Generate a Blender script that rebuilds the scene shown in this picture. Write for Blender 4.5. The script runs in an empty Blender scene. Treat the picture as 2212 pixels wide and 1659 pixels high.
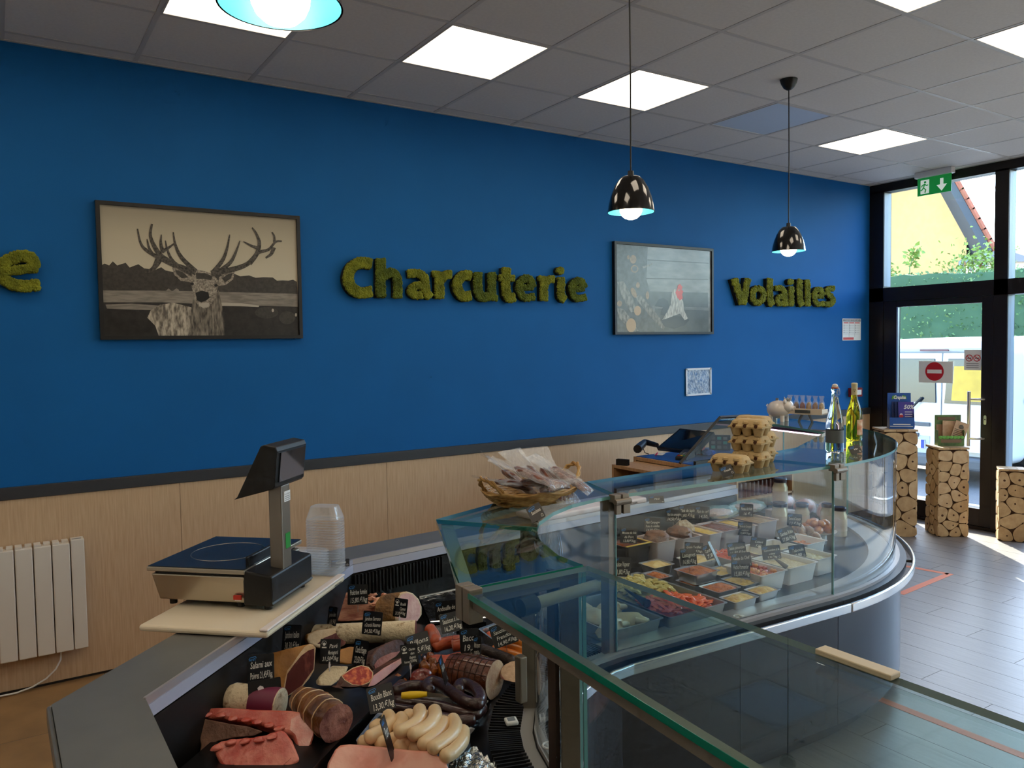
import bpy, bmesh, math, random
from mathutils import Vector, Matrix, noise
random.seed(7)
S = bpy.context.scene
COL = S.collection
PI = math.pi

# ------------------------------------------------------------------ camera
F_PX, IW, IH = 1702.63, 2212.0, 1659.0
CAM = Vector((-0.0836, -4.5629, 1.72))
CR = Vector((0.83637881, -0.54794994, -0.01487805))
CU = Vector((0.03844099, 0.03155687, 0.99876246))
CF = Vector((0.54680232, 0.83591568, -0.04745724))
cam_d = bpy.data.cameras.new('camera')
cam_d.sensor_width = 36.0
cam_d.lens = F_PX * 36.0 / IW
cam_d.clip_start = 0.02
cam = bpy.data.objects.new('camera', cam_d)
COL.objects.link(cam)
cam.matrix_world = Matrix(((CR.x, CU.x, -CF.x, CAM.x), (CR.y, CU.y, -CF.y, CAM.y), (CR.z, CU.z, -CF.z, CAM.z), (0, 0, 0, 1)))
S.camera = cam

# ------------------------------------------------------------------ world, sun, exposure
SUN_EL = math.radians(33)
SUN_TO = Vector((0.627 * math.cos(SUN_EL), 0.779 * math.cos(SUN_EL), math.sin(SUN_EL)))
w = bpy.data.worlds.new('world'); S.world = w; w.use_nodes = True
nt = w.node_tree; nt.nodes.clear()
sky = nt.nodes.new('ShaderNodeTexSky'); sky.sky_type = 'NISHITA'; sky.sun_disc = False
sky.sun_elevation = SUN_EL; sky.sun_rotation = math.atan2(SUN_TO.x, SUN_TO.y)
sky.air_density = 1.0; sky.dust_density = 1.0; sky.ozone_density = 1.5
bg = nt.nodes.new('ShaderNodeBackground'); bg.inputs['Strength'].default_value = 2.0
wo = nt.nodes.new('ShaderNodeOutputWorld')
nt.links.new(sky.outputs[0], bg.inputs[0]); nt.links.new(bg.outputs[0], wo.inputs[0])
sun_d = bpy.data.lights.new('sun', 'SUN'); sun_d.energy = 30.0; sun_d.angle = 0.009; sun_d.color = (1.0, 0.93, 0.82)
sun = bpy.data.objects.new('sun', sun_d); COL.objects.link(sun); sun.location = (12, 8, 9)
sun.rotation_euler = SUN_TO.to_track_quat('Z', 'Y').to_euler()
S.view_settings.view_transform = 'Standard'; S.view_settings.look = 'None'
S.view_settings.gamma = 1.0; S.view_settings.use_curve_mapping = False
S.view_settings.exposure = 0.0
PANEL_W = 4.6          # radiance of a lit ceiling panel
try:
    S.cycles.transparent_max_bounces = 24; S.cycles.max_bounces = 7; S.cycles.diffuse_bounces = 4; S.cycles.glossy_bounces = 4
    S.cycles.transmission_bounces = 6; S.cycles.use_adaptive_sampling = True; S.cycles.adaptive_threshold = 0.06; S.cycles.adaptive_min_samples = 12
    S.cycles.caustics_reflective = False; S.cycles.caustics_refractive = False
    S.cycles.sample_clamp_indirect = 6.0
except Exception:
    pass

# ------------------------------------------------------------------ helpers
def ray(px, py): return CF + CR * ((px - IW / 2) / F_PX) - CU * ((py - IH / 2) / F_PX)
def at(px, py, z):
    d = ray(px, py); return CAM + d * ((z - CAM.z) / d.z)
def atx(px, py, x):
    d = ray(px, py); return CAM + d * ((x - CAM.x) / d.x)
def aty(px, py, y):
    d = ray(px, py); return CAM + d * ((y - CAM.y) / d.y)
def lin(c):
    c = c / 255.0
    return c / 12.92 if c <= 0.04045 else ((c + 0.055) / 1.055) ** 2.4
def rgb(r, g, b): return (lin(r), lin(g), lin(b), 1.0)

MATS = {}
def mat(name, col=(128, 128, 128), rough=0.5, metal=0.0, var=0.0, scale=20.0, bump=0.0, bscale=None, col2=None, stretch=None,
        emit=None, estr=1.0, coat=0.0, sss=0.0, trans=0.0, spec=None, kind='noise', lo=0.35, hi=0.65, detail=4.0, alpha=None):
    """Principled material; a noise / wave / voronoi texture in object space mixes col with col2 and drives a bump."""
    if name in MATS: return MATS[name]
    m = bpy.data.materials.new(name); m.use_nodes = True; MATS[name] = m
    n = m.node_tree.nodes; L = m.node_tree.links
    b = n['Principled BSDF']
    c = rgb(*col)
    b.inputs['Base Color'].default_value = c
    b.inputs['Roughness'].default_value = rough; b.inputs['Metallic'].default_value = metal
    if coat: b.inputs['Coat Weight'].default_value = coat; b.inputs['Coat Roughness'].default_value = 0.12
    if sss:
        b.inputs['Subsurface Weight'].default_value = sss; b.inputs['Subsurface Radius'].default_value = (0.01, 0.004, 0.003)
        b.inputs['Subsurface Scale'].default_value = 2.0
    if trans: b.inputs['Transmission Weight'].default_value = trans
    if spec is not None: b.inputs['Specular IOR Level'].default_value = spec
    if alpha is not None: b.inputs['Alpha'].default_value = alpha
    if emit: b.inputs['Emission Color'].default_value = rgb(*emit); b.inputs['Emission Strength'].default_value = estr
    if var or col2 or bump:
        tc = n.new('ShaderNodeTexCoord'); mp = n.new('ShaderNodeMapping')
        L.new(tc.outputs['Object'], mp.inputs[0])
        if stretch: mp.inputs['Scale'].default_value = stretch
        if kind == 'wave':
            t = n.new('ShaderNodeTexWave'); t.inputs['Scale'].default_value = scale; t.inputs['Distortion'].default_value = 3.0
            t.inputs['Detail'].default_value = detail; fo = t.outputs['Fac']
        elif kind == 'voronoi':
            t = n.new('ShaderNodeTexVoronoi'); t.inputs['Scale'].default_value = scale; fo = t.outputs['Distance']
        else:
            t = n.new('ShaderNodeTexNoise'); t.inputs['Scale'].default_value = scale; t.inputs['Detail'].default_value = detail; fo = t.outputs['Fac']
        L.new(mp.outputs[0], t.inputs['Vector'])
        if var or col2:
            r = n.new('ShaderNodeValToRGB')
            r.color_ramp.elements[0].position = lo; r.color_ramp.elements[1].position = hi
            c2 = rgb(*col2) if col2 else tuple(min(1, x * (1 + var)) for x in c[:3]) + (1,)
            c1 = c if col2 else tuple(x * (1 - var) for x in c[:3]) + (1,)
            r.color_ramp.elements[0].color = c1; r.color_ramp.elements[1].color = c2
            L.new(fo, r.inputs[0]); L.new(r.outputs[0], b.inputs['Base Color'])
        if bump:
            t2 = t
            if bscale:
                t2 = n.new('ShaderNodeTexNoise'); t2.inputs['Scale'].default_value = bscale; t2.inputs['Detail'].default_value = 3
                L.new(mp.outputs[0], t2.inputs['Vector']); fo = t2.outputs['Fac']
            bp = n.new('ShaderNodeBump'); bp.inputs['Strength'].default_value = bump; bp.inputs['Distance'].default_value = 0.01
            L.new(fo, bp.inputs['Height']); L.new(bp.outputs[0], b.inputs['Normal'])
    return m

def glass_mat(name, tint=(240, 250, 247), ior=1.45, rough=0.0):
    if name in MATS: return MATS[name]
    m = bpy.data.materials.new(name); m.use_nodes = True; MATS[name] = m
    n = m.node_tree.nodes; L = m.node_tree.links; n.clear()
    o = n.new('ShaderNodeOutputMaterial'); mx = n.new('ShaderNodeMixShader'); t = n.new('ShaderNodeBsdfTransparent')
    g = n.new('ShaderNodeBsdfGlossy'); lw = n.new('ShaderNodeLayerWeight'); pw = n.new('ShaderNodeMath'); ml = n.new('ShaderNodeMath')
    t.inputs[0].default_value = rgb(*tint); g.inputs['Roughness'].default_value = rough; 
    f0 = ((ior - 1) / (ior + 1)) ** 2
    lw.inputs['Blend'].default_value = 0.5; pw.operation = 'POWER'; pw.inputs[1].default_value = 4.6; ml.operation = 'MULTIPLY_ADD'; ml.inputs[1].default_value = 1 - f0; ml.inputs[2].default_value = f0
    L.new(lw.outputs['Facing'], pw.inputs[0]); L.new(pw.outputs[0], ml.inputs[0]); L.new(ml.outputs[0], mx.inputs[0]); L.new(t.outputs[0], mx.inputs[1]); L.new(g.outputs[0], mx.inputs[2]); L.new(mx.outputs[0], o.inputs[0])
    return m

def film_mat(name, a=0.25, col=(235, 238, 240), rough=0.12, bump=0.6, bscale=60):
    """crinkled clear plastic film: mostly see-through with bright crinkles"""
    if name in MATS: return MATS[name]
    m = bpy.data.materials.new(name); m.use_nodes = True; MATS[name] = m
    n = m.node_tree.nodes; L = m.node_tree.links; n.clear()
    o = n.new('ShaderNodeOutputMaterial'); mx = n.new('ShaderNodeMixShader'); t = n.new('ShaderNodeBsdfTransparent')
    g = n.new('ShaderNodeBsdfPrincipled'); g.inputs['Base Color'].default_value = rgb(*col); g.inputs['Roughness'].default_value = rough
    g.inputs['Specular IOR Level'].default_value = 2.0
    tx = n.new('ShaderNodeTexNoise'); tx.inputs['Scale'].default_value = bscale; bp = n.new('ShaderNodeBump')
    bp.inputs['Strength'].default_value = bump; bp.inputs['Distance'].default_value = 0.01
    tc = n.new('ShaderNodeTexCoord'); L.new(tc.outputs['Object'], tx.inputs['Vector'])
    L.new(tx.outputs['Fac'], bp.inputs['Height']); L.new(bp.outputs[0], g.inputs['Normal'])
    mx.inputs[0].default_value = a
    L.new(t.outputs[0], mx.inputs[1]); L.new(g.outputs[0], mx.inputs[2]); L.new(mx.outputs[0], o.inputs[0])
    return m

class MB:
    """mesh builder: verts, faces, a material index per face"""
    def __init__(s): s.v = []; s.f = []; s.m = []; s.mi = 0; s.T = None
    def add(s, vs, fs):
        o = len(s.v)
        if s.T is not None: vs = [tuple(s.T @ Vector(v)) for v in vs]
        s.v += [tuple(v) for v in vs]; s.f += [tuple(i + o for i in f) for f in fs]; s.m += [s.mi] * len(fs); return s
    def bx(s, x0, x1, y0, y1, z0, z1):
        return s.add([(x0, y0, z0), (x1, y0, z0), (x1, y1, z0), (x0, y1, z0), (x0, y0, z1), (x1, y0, z1), (x1, y1, z1), (x0, y1, z1)],
                     [(3, 2, 1, 0), (4, 5, 6, 7), (0, 1, 5, 4), (1, 2, 6, 5), (2, 3, 7, 6), (3, 0, 4, 7)])
    def prism(s, poly, z0, z1, side=None):
        """poly: (x,y) list, extruded from z0 to z1; side: material index of the rim"""
        n = len(poly)
        a = sum(poly[i][0] * poly[(i + 1) % n][1] - poly[(i + 1) % n][0] * poly[i][1] for i in range(n))
        if a < 0: poly = poly[::-1]
        zf = z1 if callable(z1) else (lambda x, y: z1)
        zb = z0 if callable(z0) else (lambda x, y: z0)
        vs = [(x, y, zb(x, y)) for x, y in poly] + [(x, y, zf(x, y)) for x, y in poly]
        keep = s.mi
        s.add(vs, [tuple(range(n - 1, -1, -1)), tuple(range(n, 2 * n))])
        o = len(s.v) - 2 * n
        if side is not None: s.mi = side
        s.f += [(o + i, o + (i + 1) % n, o + n + (i + 1) % n, o + n + i) for i in range(n)]; s.m += [s.mi] * n
        s.mi = keep
        return s
    def wall(s, path, z0, z1, th, cap=True):
        """upright ribbon of thickness th along an (x,y) path (offset to the left of travel)"""
        n = len(path); off = []
        for i in range(n):
            a = Vector(path[max(i - 1, 0)]); b = Vector(path[min(i + 1, n - 1)]); d = (b - a).normalized()
            off.append((path[i][0] - d.y * th, path[i][1] + d.x * th))
        vs = []
        for (x, y), (u, v) in zip(path, off): vs += [(x, y, z0), (x, y, z1), (u, v, z0), (u, v, z1)]
        fs = []
        for i in range(n - 1):
            a = 4 * i; b = a + 4
            fs += [(a, b, b + 1, a + 1), (b + 2, a + 2, a + 3, b + 3), (a + 1, b + 1, b + 3, a + 3), (b, a, a + 2, b + 2)]
        fs += [(0, 1, 3, 2), (4 * n - 4, 4 * n - 2, 4 * n - 1, 4 * n - 3)]
        return s.add(vs, fs)
    def tube(s, pts, r, n=8, close=False, cap=True):
        """tube along pts; r number or list"""
        P = [Vector(p) for p in pts]; k = len(P)
        R = r if isinstance(r, (list, tuple)) else [r] * k
        vs = []; up = None
        for i in range(k):
            if close: t = (P[(i + 1) % k] - P[i - 1]).normalized()
            else: t = (P[min(i + 1, k - 1)] - P[max(i - 1, 0)]).normalized()
            if up is None:
                up = Vector((0, 0, 1)) if abs(t.z) < 0.9 else Vector((1, 0, 0))
            sd = t.cross(up).normalized(); up = sd.cross(t).normalized()
            for j in range(n):
                a = 2 * PI * j / n
                vs.append(P[i] + (sd * math.cos(a) + up * math.sin(a)) * R[i])
        fs = []
        for i in range(k if close else k - 1):
            i2 = (i + 1) % k
            for j in range(n):
                j2 = (j + 1) % n; fs.append((i * n + j, i * n + j2, i2 * n + j2, i2 * n + j))
        if cap and not close:
            fs += [tuple(range(n - 1, -1, -1)), tuple(range((k - 1) * n, k * n))]
        return s.add(vs, fs)
    def lathe(s, prof, n=24, c=(0, 0, 0), cap=True):
        """prof: (r,z) list from bottom up"""
        vs = []; fs = []; k = len(prof)
        for r, z in prof:
            for j in range(n):
                a = 2 * PI * j / n; vs.append((c[0] + r * math.cos(a), c[1] + r * math.sin(a), c[2] + z))
        for i in range(k - 1):
            for j in range(n):
                j2 = (j + 1) % n; fs.append((i * n + j, i * n + j2, (i + 1) * n + j2, (i + 1) * n + j))
        if cap:
            if prof[0][0] > 1e-5: fs.append(tuple(range(n - 1, -1, -1)))
            if prof[-1][0] > 1e-5: fs.append(tuple(range((k - 1) * n, k * n)))
        return s.add(vs, fs)
    def blob(s, c, r, n=10, m=7, amp=0.0, fr=1.0, seed=0.0, flat=None):
        """ellipsoid with noise; r (rx,ry,rz)"""
        vs = []; fs = []
        for i in range(m + 1):
            th = PI * i / m
            for j in range(n):
                a = 2 * PI * j / n
                d = Vector((math.sin(th) * math.cos(a), math.sin(th) * math.sin(a), -math.cos(th)))
                k = 1 + (amp * noise.noise(d * fr + Vector((seed, seed * 1.7, 3))) if amp else 0)
                z = d.z * r[2] * k
                if flat is not None: z = max(z, flat)
                vs.append((c[0] + d.x * r[0] * k, c[1] + d.y * r[1] * k, c[2] + z))
        for i in range(m):
            for j in range(n):
                j2 = (j + 1) % n; fs.append((i * n + j, i * n + j2, (i + 1) * n + j2, (i + 1) * n + j))
        return s.add(vs, fs)
    def loft(s, rings, cap=True):
        n = len(rings[0]); vs = [p for r in rings for p in r]; fs = []
        for i in range(len(rings) - 1):
            for j in range(n):
                j2 = (j + 1) % n; fs.append((i * n + j, i * n + j2, (i + 1) * n + j2, (i + 1) * n + j))
        if cap: fs += [tuple(range(n - 1, -1, -1)), tuple(range((len(rings) - 1) * n, len(rings) * n))]
        return s.add(vs, fs)
    def grid(s, fn, nu, nv):
        vs = [fn(i / nu, j / nv) for j in range(nv + 1) for i in range(nu + 1)]
        fs = [(j * (nu + 1) + i, j * (nu + 1) + i + 1, (j + 1) * (nu + 1) + i + 1, (j + 1) * (nu + 1) + i) for j in range(nv) for i in range(nu)]
        return s.add(vs, fs)
    def poly(s, pts): return s.add(pts, [tuple(range(len(pts)))])
    def mesh(s, name, smooth=False, shift=None, fix=False):
        me = bpy.data.meshes.new(name)
        vs = [(x - shift[0], y - shift[1], z - shift[2]) for x, y, z in s.v] if shift is not None else s.v
        me.from_pydata(vs, [], s.f); me.update()
        me.polygons.foreach_set('material_index', s.m)
        if smooth:
            me.polygons.foreach_set('use_smooth', [True] * len(me.polygons))
            try: me.set_sharp_from_angle(angle=math.radians(smooth if smooth is not True else 50))
            except Exception: pass
        if fix:
            b = bmesh.new(); b.from_mesh(me); bmesh.ops.recalc_face_normals(b, faces=b.faces); b.to_mesh(me); b.free()
        return me
    def build(s, name, mats, parent=None, smooth=False, bevel=0.0, world=True, loc=None, rz=0.0, seg=2, fix=False):
        """one object. world=True: coordinates are world coordinates (parent unrotated); else local to the parent (or placed at loc, rz)."""
        sh = None
        if world:
            if parent is not None: sh = Vector(parent.location); 
            else:
                xs = [v[0] for v in s.v]; ys = [v[1] for v in s.v]; zs = [v[2] for v in s.v]
                sh = Vector(((min(xs) + max(xs)) / 2, (min(ys) + max(ys)) / 2, min(zs)))
        me = s.mesh(name, smooth, sh, fix)
        for m in (mats if isinstance(mats, (list, tuple)) else [mats]): me.materials.append(m)
        o = bpy.data.objects.new(name, me); COL.objects.link(o)
        if parent is not None: o.parent = parent
        if world and parent is None: o.location = sh
        if loc is not None: o.location = loc
        if rz: o.rotation_euler.z = rz
        if bevel:
            md = o.modifiers.new('bevel', 'BEVEL'); md.width = bevel; md.segments = seg; md.limit_method = 'ANGLE'; md.angle_limit = 0.7
        return o

def tag(o, label=None, cat=None, group=None, kind=None):
    if label: o['label'] = label
    if cat: o['category'] = cat
    if group: o['group'] = group
    if kind: o['kind'] = kind
    return o
def thing(name, label, cat, loc=(0, 0, 0), rz=0.0, group=None):
    o = bpy.data.objects.new(name, None); COL.objects.link(o); o.location = loc; o.rotation_euler.z = rz
    o.empty_display_size = 0.05
    return tag(o, label, cat, group)
def struct(o): o['kind'] = 'structure'; return o
def dup(root, loc=None, rz=None, label=None, group=None):
    r = root.copy(); COL.objects.link(r)
    if loc is not None: r.location = loc
    if rz is not None: r.rotation_euler.z = rz
    if label: r['label'] = label
    if group: r['group'] = group
    for ch in list(root.children):
        c = ch.copy(); COL.objects.link(c); c.parent = r
        for g in ch.children:
            d = g.copy(); COL.objects.link(d); d.parent = c
    return r
def text_mesh(name, s, size, m, parent, M, ext=0.0, off=0.0, shear=0.0, align='LEFT', width=None, spacing=1.0):
    """lettering as mesh: M maps text plane (x right, y up, z out) into the parent's frame"""
    cu = bpy.data.curves.new(name, 'FONT'); cu.body = s; cu.size = size; cu.extrude = ext; cu.offset = off; cu.shear = shear
    cu.align_x = align; cu.resolution_u = 2; cu.space_character = spacing
    tmp = bpy.data.objects.new(name, cu)
    me = bpy.data.meshes.new_from_object(tmp)
    bpy.data.objects.remove(tmp); bpy.data.curves.remove(cu)
    if width and len(me.vertices):
        xs = [v.co.x for v in me.vertices]; w0 = max(xs) - min(xs)
        if w0 > 1e-6:
            k = width / w0
            for v in me.vertices: v.co.x *= k
    me.transform(M)
    me.materials.clear(); me.materials.append(m)
    o = bpy.data.objects.new(name, me); COL.objects.link(o)
    if parent is not None: o.parent = parent
    return o
def frame_M(o, x, y):
    """matrix with origin o, x and y axes, z = x cross y"""
    x = Vector(x).normalized(); y = Vector(y); z = x.cross(y).normalized(); y = z.cross(x); o = Vector(o)
    return Matrix(((x.x, y.x, z.x, o.x), (x.y, y.y, z.y, o.y), (x.z, y.z, z.z, o.z), (0, 0, 0, 1)))
# ------------------------------------------------------------------ the room
H = 3.27; YW = 0.13; XR = 7.30; XL = -3.0; YF = -8.4
m_blue = mat('blue_paint', (7, 92, 158), rough=0.7, spec=0.25, var=0.03, scale=3, bump=0.06, bscale=400)
m_white_wall = mat('white_paint', (228, 226, 220), rough=0.7, var=0.02, scale=4)
m_rail = mat('rail_grey', (52, 54, 58), rough=0.5)
m_oak = mat('oak_laminate', (204, 174, 140), rough=0.5, col2=(186, 154, 120), scale=9, stretch=(14, 14, 0.7), lo=0.3, hi=0.7, detail=6)
m_tile = mat('ceiling_tile', (218, 214, 208), rough=0.9, var=0.03, scale=60, bump=0.05, bscale=300)
m_tbar = mat('ceiling_bar', (196, 192, 186), rough=0.5)
m_void = mat('ceiling_void', (70, 68, 66), rough=0.9)
m_frame = mat('bronze_aluminium', (34, 26, 23), rough=0.38, metal=0.3)
m_jamb = mat('jamb_skylit', (132, 146, 162), rough=0.4)  # frame sides, paler because the skylight on them is put into the colour
m_pane = glass_mat('window_glass', (246, 250, 250), 1.35)
m_plank = mat('plank_greige', (112, 108, 104), rough=0.36, col2=(126, 121, 116), scale=7, stretch=(9, 0.8, 9), lo=0.3, hi=0.7, bump=0.03)
m_grout = mat('grout', (88, 82, 76), rough=0.8)
m_slab = mat('brown_floor_tile', (150, 116, 76), rough=0.55, var=0.16, scale=5)
m_white = mat('white_plastic', (226, 224, 220), rough=0.4)
m_black = mat('black_plastic', (16, 16, 17), rough=0.42)
m_steel = mat('brushed_steel', (196, 192, 188), rough=0.28, metal=1.0, bump=0.02, bscale=200, stretch=(1, 1, 30))
m_chrome = mat('chrome', (225, 226, 228), rough=0.08, metal=1.0)

# walls
o = struct(MB().bx(XL, XR + 0.2, YW, YW + 0.25, 1.05, H + 0.15).build('wall_back', m_blue)); tag(o, 'long blue painted wall behind the counter', 'wall')
o = struct(MB().bx(XL, XR + 0.2, YW + 0.004, YW + 0.25, 0, 1.05).build('wall_back_lower', m_white_wall)); tag(o, 'lower part of the wall behind the wood panels', 'wall')
x = XL
wr = tag(struct(MB().bx(XL, XR, YW - 0.002, YW + 0.003, 0.0, 0.03).build('baseboard_back', m_rail)), 'thin dark strip at the foot of the wood panelling', 'baseboard')
pan = thing('wall_panelling', 'pale oak laminate panelling along the lower back wall', 'panelling', (XL, YW, 0)); pan['kind'] = 'structure'
while x < XR - 0.01:
    x1 = min(x + 1.249, XR)
    MB().bx(x + 0.0006, x1 - 0.0006, YW - 0.016, YW - 0.001, 0.018, 0.99).build('panel', m_oak, pan)
    x = x1 + 0.001
o = struct(MB().bx(XL, XR, YW - 0.024, YW + 0.002, 0.988, 1.050).build('trim_1', m_rail, bevel=0.002)); tag(o, 'dark grey rail between the blue wall and the wood panels', 'trim')
o = struct(MB().bx(XL - 0.2, XL, YF, YW, 0, H + 0.15).build('wall_left', m_white_wall)); tag(o, 'plain white side wall of the shop', 'wall')
o = struct(MB().bx(XL - 0.2, XR + 0.2, YF - 0.2, YF, 0, H + 0.15).build('wall_front', mat('beige_paint', (150, 138, 122), rough=0.7))); tag(o, 'plain beige wall facing the counter', 'wall')

# ceiling: slab, bars, tiles, light panels
o = struct(MB().bx(XL - 0.2, XR + 0.25, YF - 0.2, YW + 0.25, H + 0.15, H + 0.25).build('roof_slab', m_void)); tag(o, 'concrete slab above the suspended ceiling', 'slab')
ceil = thing('ceiling', 'suspended ceiling of square pale grey tiles', 'ceiling', (XL, YF, H)); ceil['kind'] = 'structure'
xs = [0.6 * k for k in range(-5, 13)]
ys = [0.0 - 0.6 * k for k in range(0, 15)]
b = MB()
for xx in xs[1:]: b.bx(xx - 0.012, xx + 0.012, YF, YW, H - 0.001, H + 0.02)
for yy in ys[:-1]: b.bx(XL, XR, yy - 0.0115, yy + 0.0115, H - 0.0006, H + 0.0195)
b.bx(XL, XR, YW - 0.02, YW, H - 0.002, H + 0.02); b.bx(XR - 0.02, XR, YF, YW, H - 0.0025, H + 0.02)
b.build('ceiling_grid', m_tbar, ceil)
lit = {}
for r_ in (1, 4, 7, 10):
    for c_ in (-3, -1, 1, 3, 5, 7, 9): lit[(c_, r_)] = not (c_ == 7 and r_ == 1)
tile_me = {}
def tile(x0, x1, y0, y1):
    k = (round(x1 - x0, 3), round(y1 - y0, 3))
    if k not in tile_me:
        hx, hy = k[0] / 2 - 0.003, k[1] / 2 - 0.003; q = 0.010
        bb = MB()
        bb.add([(-hx, -hy, 0.006), (hx, -hy, 0.006), (hx, hy, 0.006), (-hx, hy, 0.006), (-hx + q, -hy + q, 0.001), (hx - q, -hy + q, 0.001), (hx - q, hy - q, 0.001), (-hx + q, hy - q, 0.001),
                (-hx, -hy, 0.02), (hx, -hy, 0.02), (hx, hy, 0.02), (-hx, hy, 0.02)],
               [(7, 6, 5, 4), (0, 4, 5, 1), (1, 5, 6, 2), (2, 6, 7, 3), (3, 7, 4, 0), (0, 1, 9, 8), (1, 2, 10, 9), (2, 3, 11, 10), (3, 0, 8, 11), (8, 9, 10, 11)])
        me = bb.mesh('tile'); me.materials.append(m_tile); tile_me[k] = me
    o = bpy.data.objects.new('tile', tile_me[k]); COL.objects.link(o); o.parent = ceil
    o.location = ((x0 + x1) / 2 - XL, (y0 + y1) / 2 - YF, 0)
XE = xs + [XR - 0.008]; YE = [YW - 0.008] + ys
for i in range(len(XE) - 1):
    for j in range(len(YE) - 1):
        if (i - 5, j - 1) in lit and j >= 1: continue
        tile(XE[i], XE[i + 1], YE[j + 1], YE[j])
m_led = mat('led_diffuser', (255, 250, 240), rough=0.5, emit=(255, 236, 210), estr=PANEL_W)
m_ledoff = mat('led_diffuser_off', (214, 224, 234), rough=0.15)
n_ = 0
for (c_, r_), on in lit.items():
    x0, y1 = 0.6 * c_, -0.6 * r_
    lab = ('lit square ceiling light panel set in the tile grid' if on else 'unlit bluish ceiling light panel beside the hanging lamp cord')
    t = thing('ceiling_light', lab, 'ceiling light', (x0 + 0.3, y1 - 0.3, H), group='ceiling light panels')
    bb = MB()
    for q in ((-0.29, 0.29, -0.29, -0.281), (-0.29, 0.29, 0.281, 0.29), (-0.29, -0.281, -0.281, 0.281), (0.281, 0.29, -0.281, 0.281)): bb.bx(q[0], q[1], q[2], q[3], -0.003, 0.012)
    bb.build('frame', m_tbar, t, world=False)
    MB().bx(-0.282, 0.282, -0.282, 0.282, 0.0, 0.006).build('diffuser', m_led if on else m_ledoff, t, world=False)
for o_ in [o for o in COL.objects if o.name.startswith('ceiling_light') and o.type == 'EMPTY']:
    x_, y_ = o_.location.x, o_.location.y
    names = {(0.9, -0.9): 'lit ceiling light panel behind the nearest hanging lamp bulb', (2.1, -0.9): 'large lit ceiling panel above the word Charcuterie',
             (3.3, -0.9): 'lit ceiling panel crossed by the middle lamp cord', (5.7, -0.9): 'lit ceiling panel nearest the exit sign',
             (3.3, -2.7): 'lit ceiling panel cut by the top edge of the picture', (4.5, -2.7): 'lit ceiling panel cut by the picture edge at upper right'}
    for (a, c2), l in names.items():
        if abs(x_ - a) < 0.05 and abs(y_ - c2) < 0.05: o_['label'] = l

# floor: planks in the shop, brown tiles behind the counter
flo = thing('floor', 'grey wood-look plank floor of the shop', 'floor', (0, 0, 0)); flo['kind'] = 'structure'
MB().bx(XL - 0.2, XR + 0.1, YF - 0.2, YW + 0.2, -0.05, -0.0025).build('subfloor', m_grout, flo)
PW, PL = 0.195, 1.2
pm = MB().bx(-PW / 2 + 0.0012, PW / 2 - 0.0012, -PL / 2 + 0.0012, PL / 2 - 0.0012, -0.006, 0.0).mesh('plank'); pm.materials.append(m_plank)
def on_counter(x, y): return (x < 1.0 and y > -4.6) or (x < 4.3 and y > -2.0)
k = 0; rest = MB()
nx = int((XR + 0.05 - XL) / PW)
for i in range(nx + 1):
    xc = 3.985 - PW / 2 + PW * 0 + (i - int((3.985 - XL) / PW)) * PW
    if xc < XL or xc > XR - 0.05: continue
    oy = ((i * 5) % 7) / 7 * PL
    y = YF - oy
    while y < YW:
        yc = y + PL / 2
        if YF < yc < YW - 0.2:
            near = (xc > 2.9 and yc > -5.5 and not (xc < 4.2 and yc > -1.6))
            if near and k < 290:
                o = bpy.data.objects.new('plank', pm); COL.objects.link(o); o.parent = flo; o.location = (xc, yc, 0); k += 1
            else:
                rest.bx(xc - PW / 2 + 0.0012, xc + PW / 2 - 0.0012, yc - PL / 2 + 0.0012, yc + PL / 2 - 0.0012, -0.006, 0.0)
        y += PL
o = rest.build('far_planks', m_plank, flo); o['kind'] = 'stuff'
bt = MB().bx(-0.298, 0.298, -0.298, 0.298, -0.006, 0.0).mesh('floor_tile'); bt.materials.append(m_slab)
for i in range(-5, 8):
    for j in range(0, 9):
        xc, yc = 0.6 * i + 0.04, YW - 0.3 - 0.6 * j
        if ((xc < 0.9 and yc > -4.6) or (xc < 3.3 and yc > -1.9)) and xc > XL + 0.3:
            o = bpy.data.objects.new('floor_tile', bt); COL.objects.link(o); o.parent = flo; o.location = (xc, yc, 0.0008)

# orange tape on the floor
m_tape = mat('orange_tape', (214, 110, 62), rough=0.5)
def strip(name, pts, wd, label, z=0.0012):
    bb = MB()
    for a, c in zip(pts[:-1], pts[1:]):
        a = Vector(a); c = Vector(c); d = (c - a).normalized(); q = Vector((-d.y, d.x)) * wd / 2
        bb.prism([tuple(a - q), tuple(c - q), tuple(c + q), tuple(a + q)], 0.0002, z); z += 0.0002
    tag(bb.build(name, m_tape), label, 'tape', kind='thing')
strip('floor_tape', [(5.655, -1.15), (5.72, -1.52)], 0.045, 'orange tape strip on the floor nearest the wooden stands')
strip('floor_tape', [(5.74, -1.52), (5.0, -1.575)], 0.05, 'orange tape strip running from the chevron tip towards the counter')
strip('floor_tape', [(3.41, -2.40), (3.40, -3.4)], 0.05, 'orange tape strip seen through the foreground glass shelf')

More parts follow.
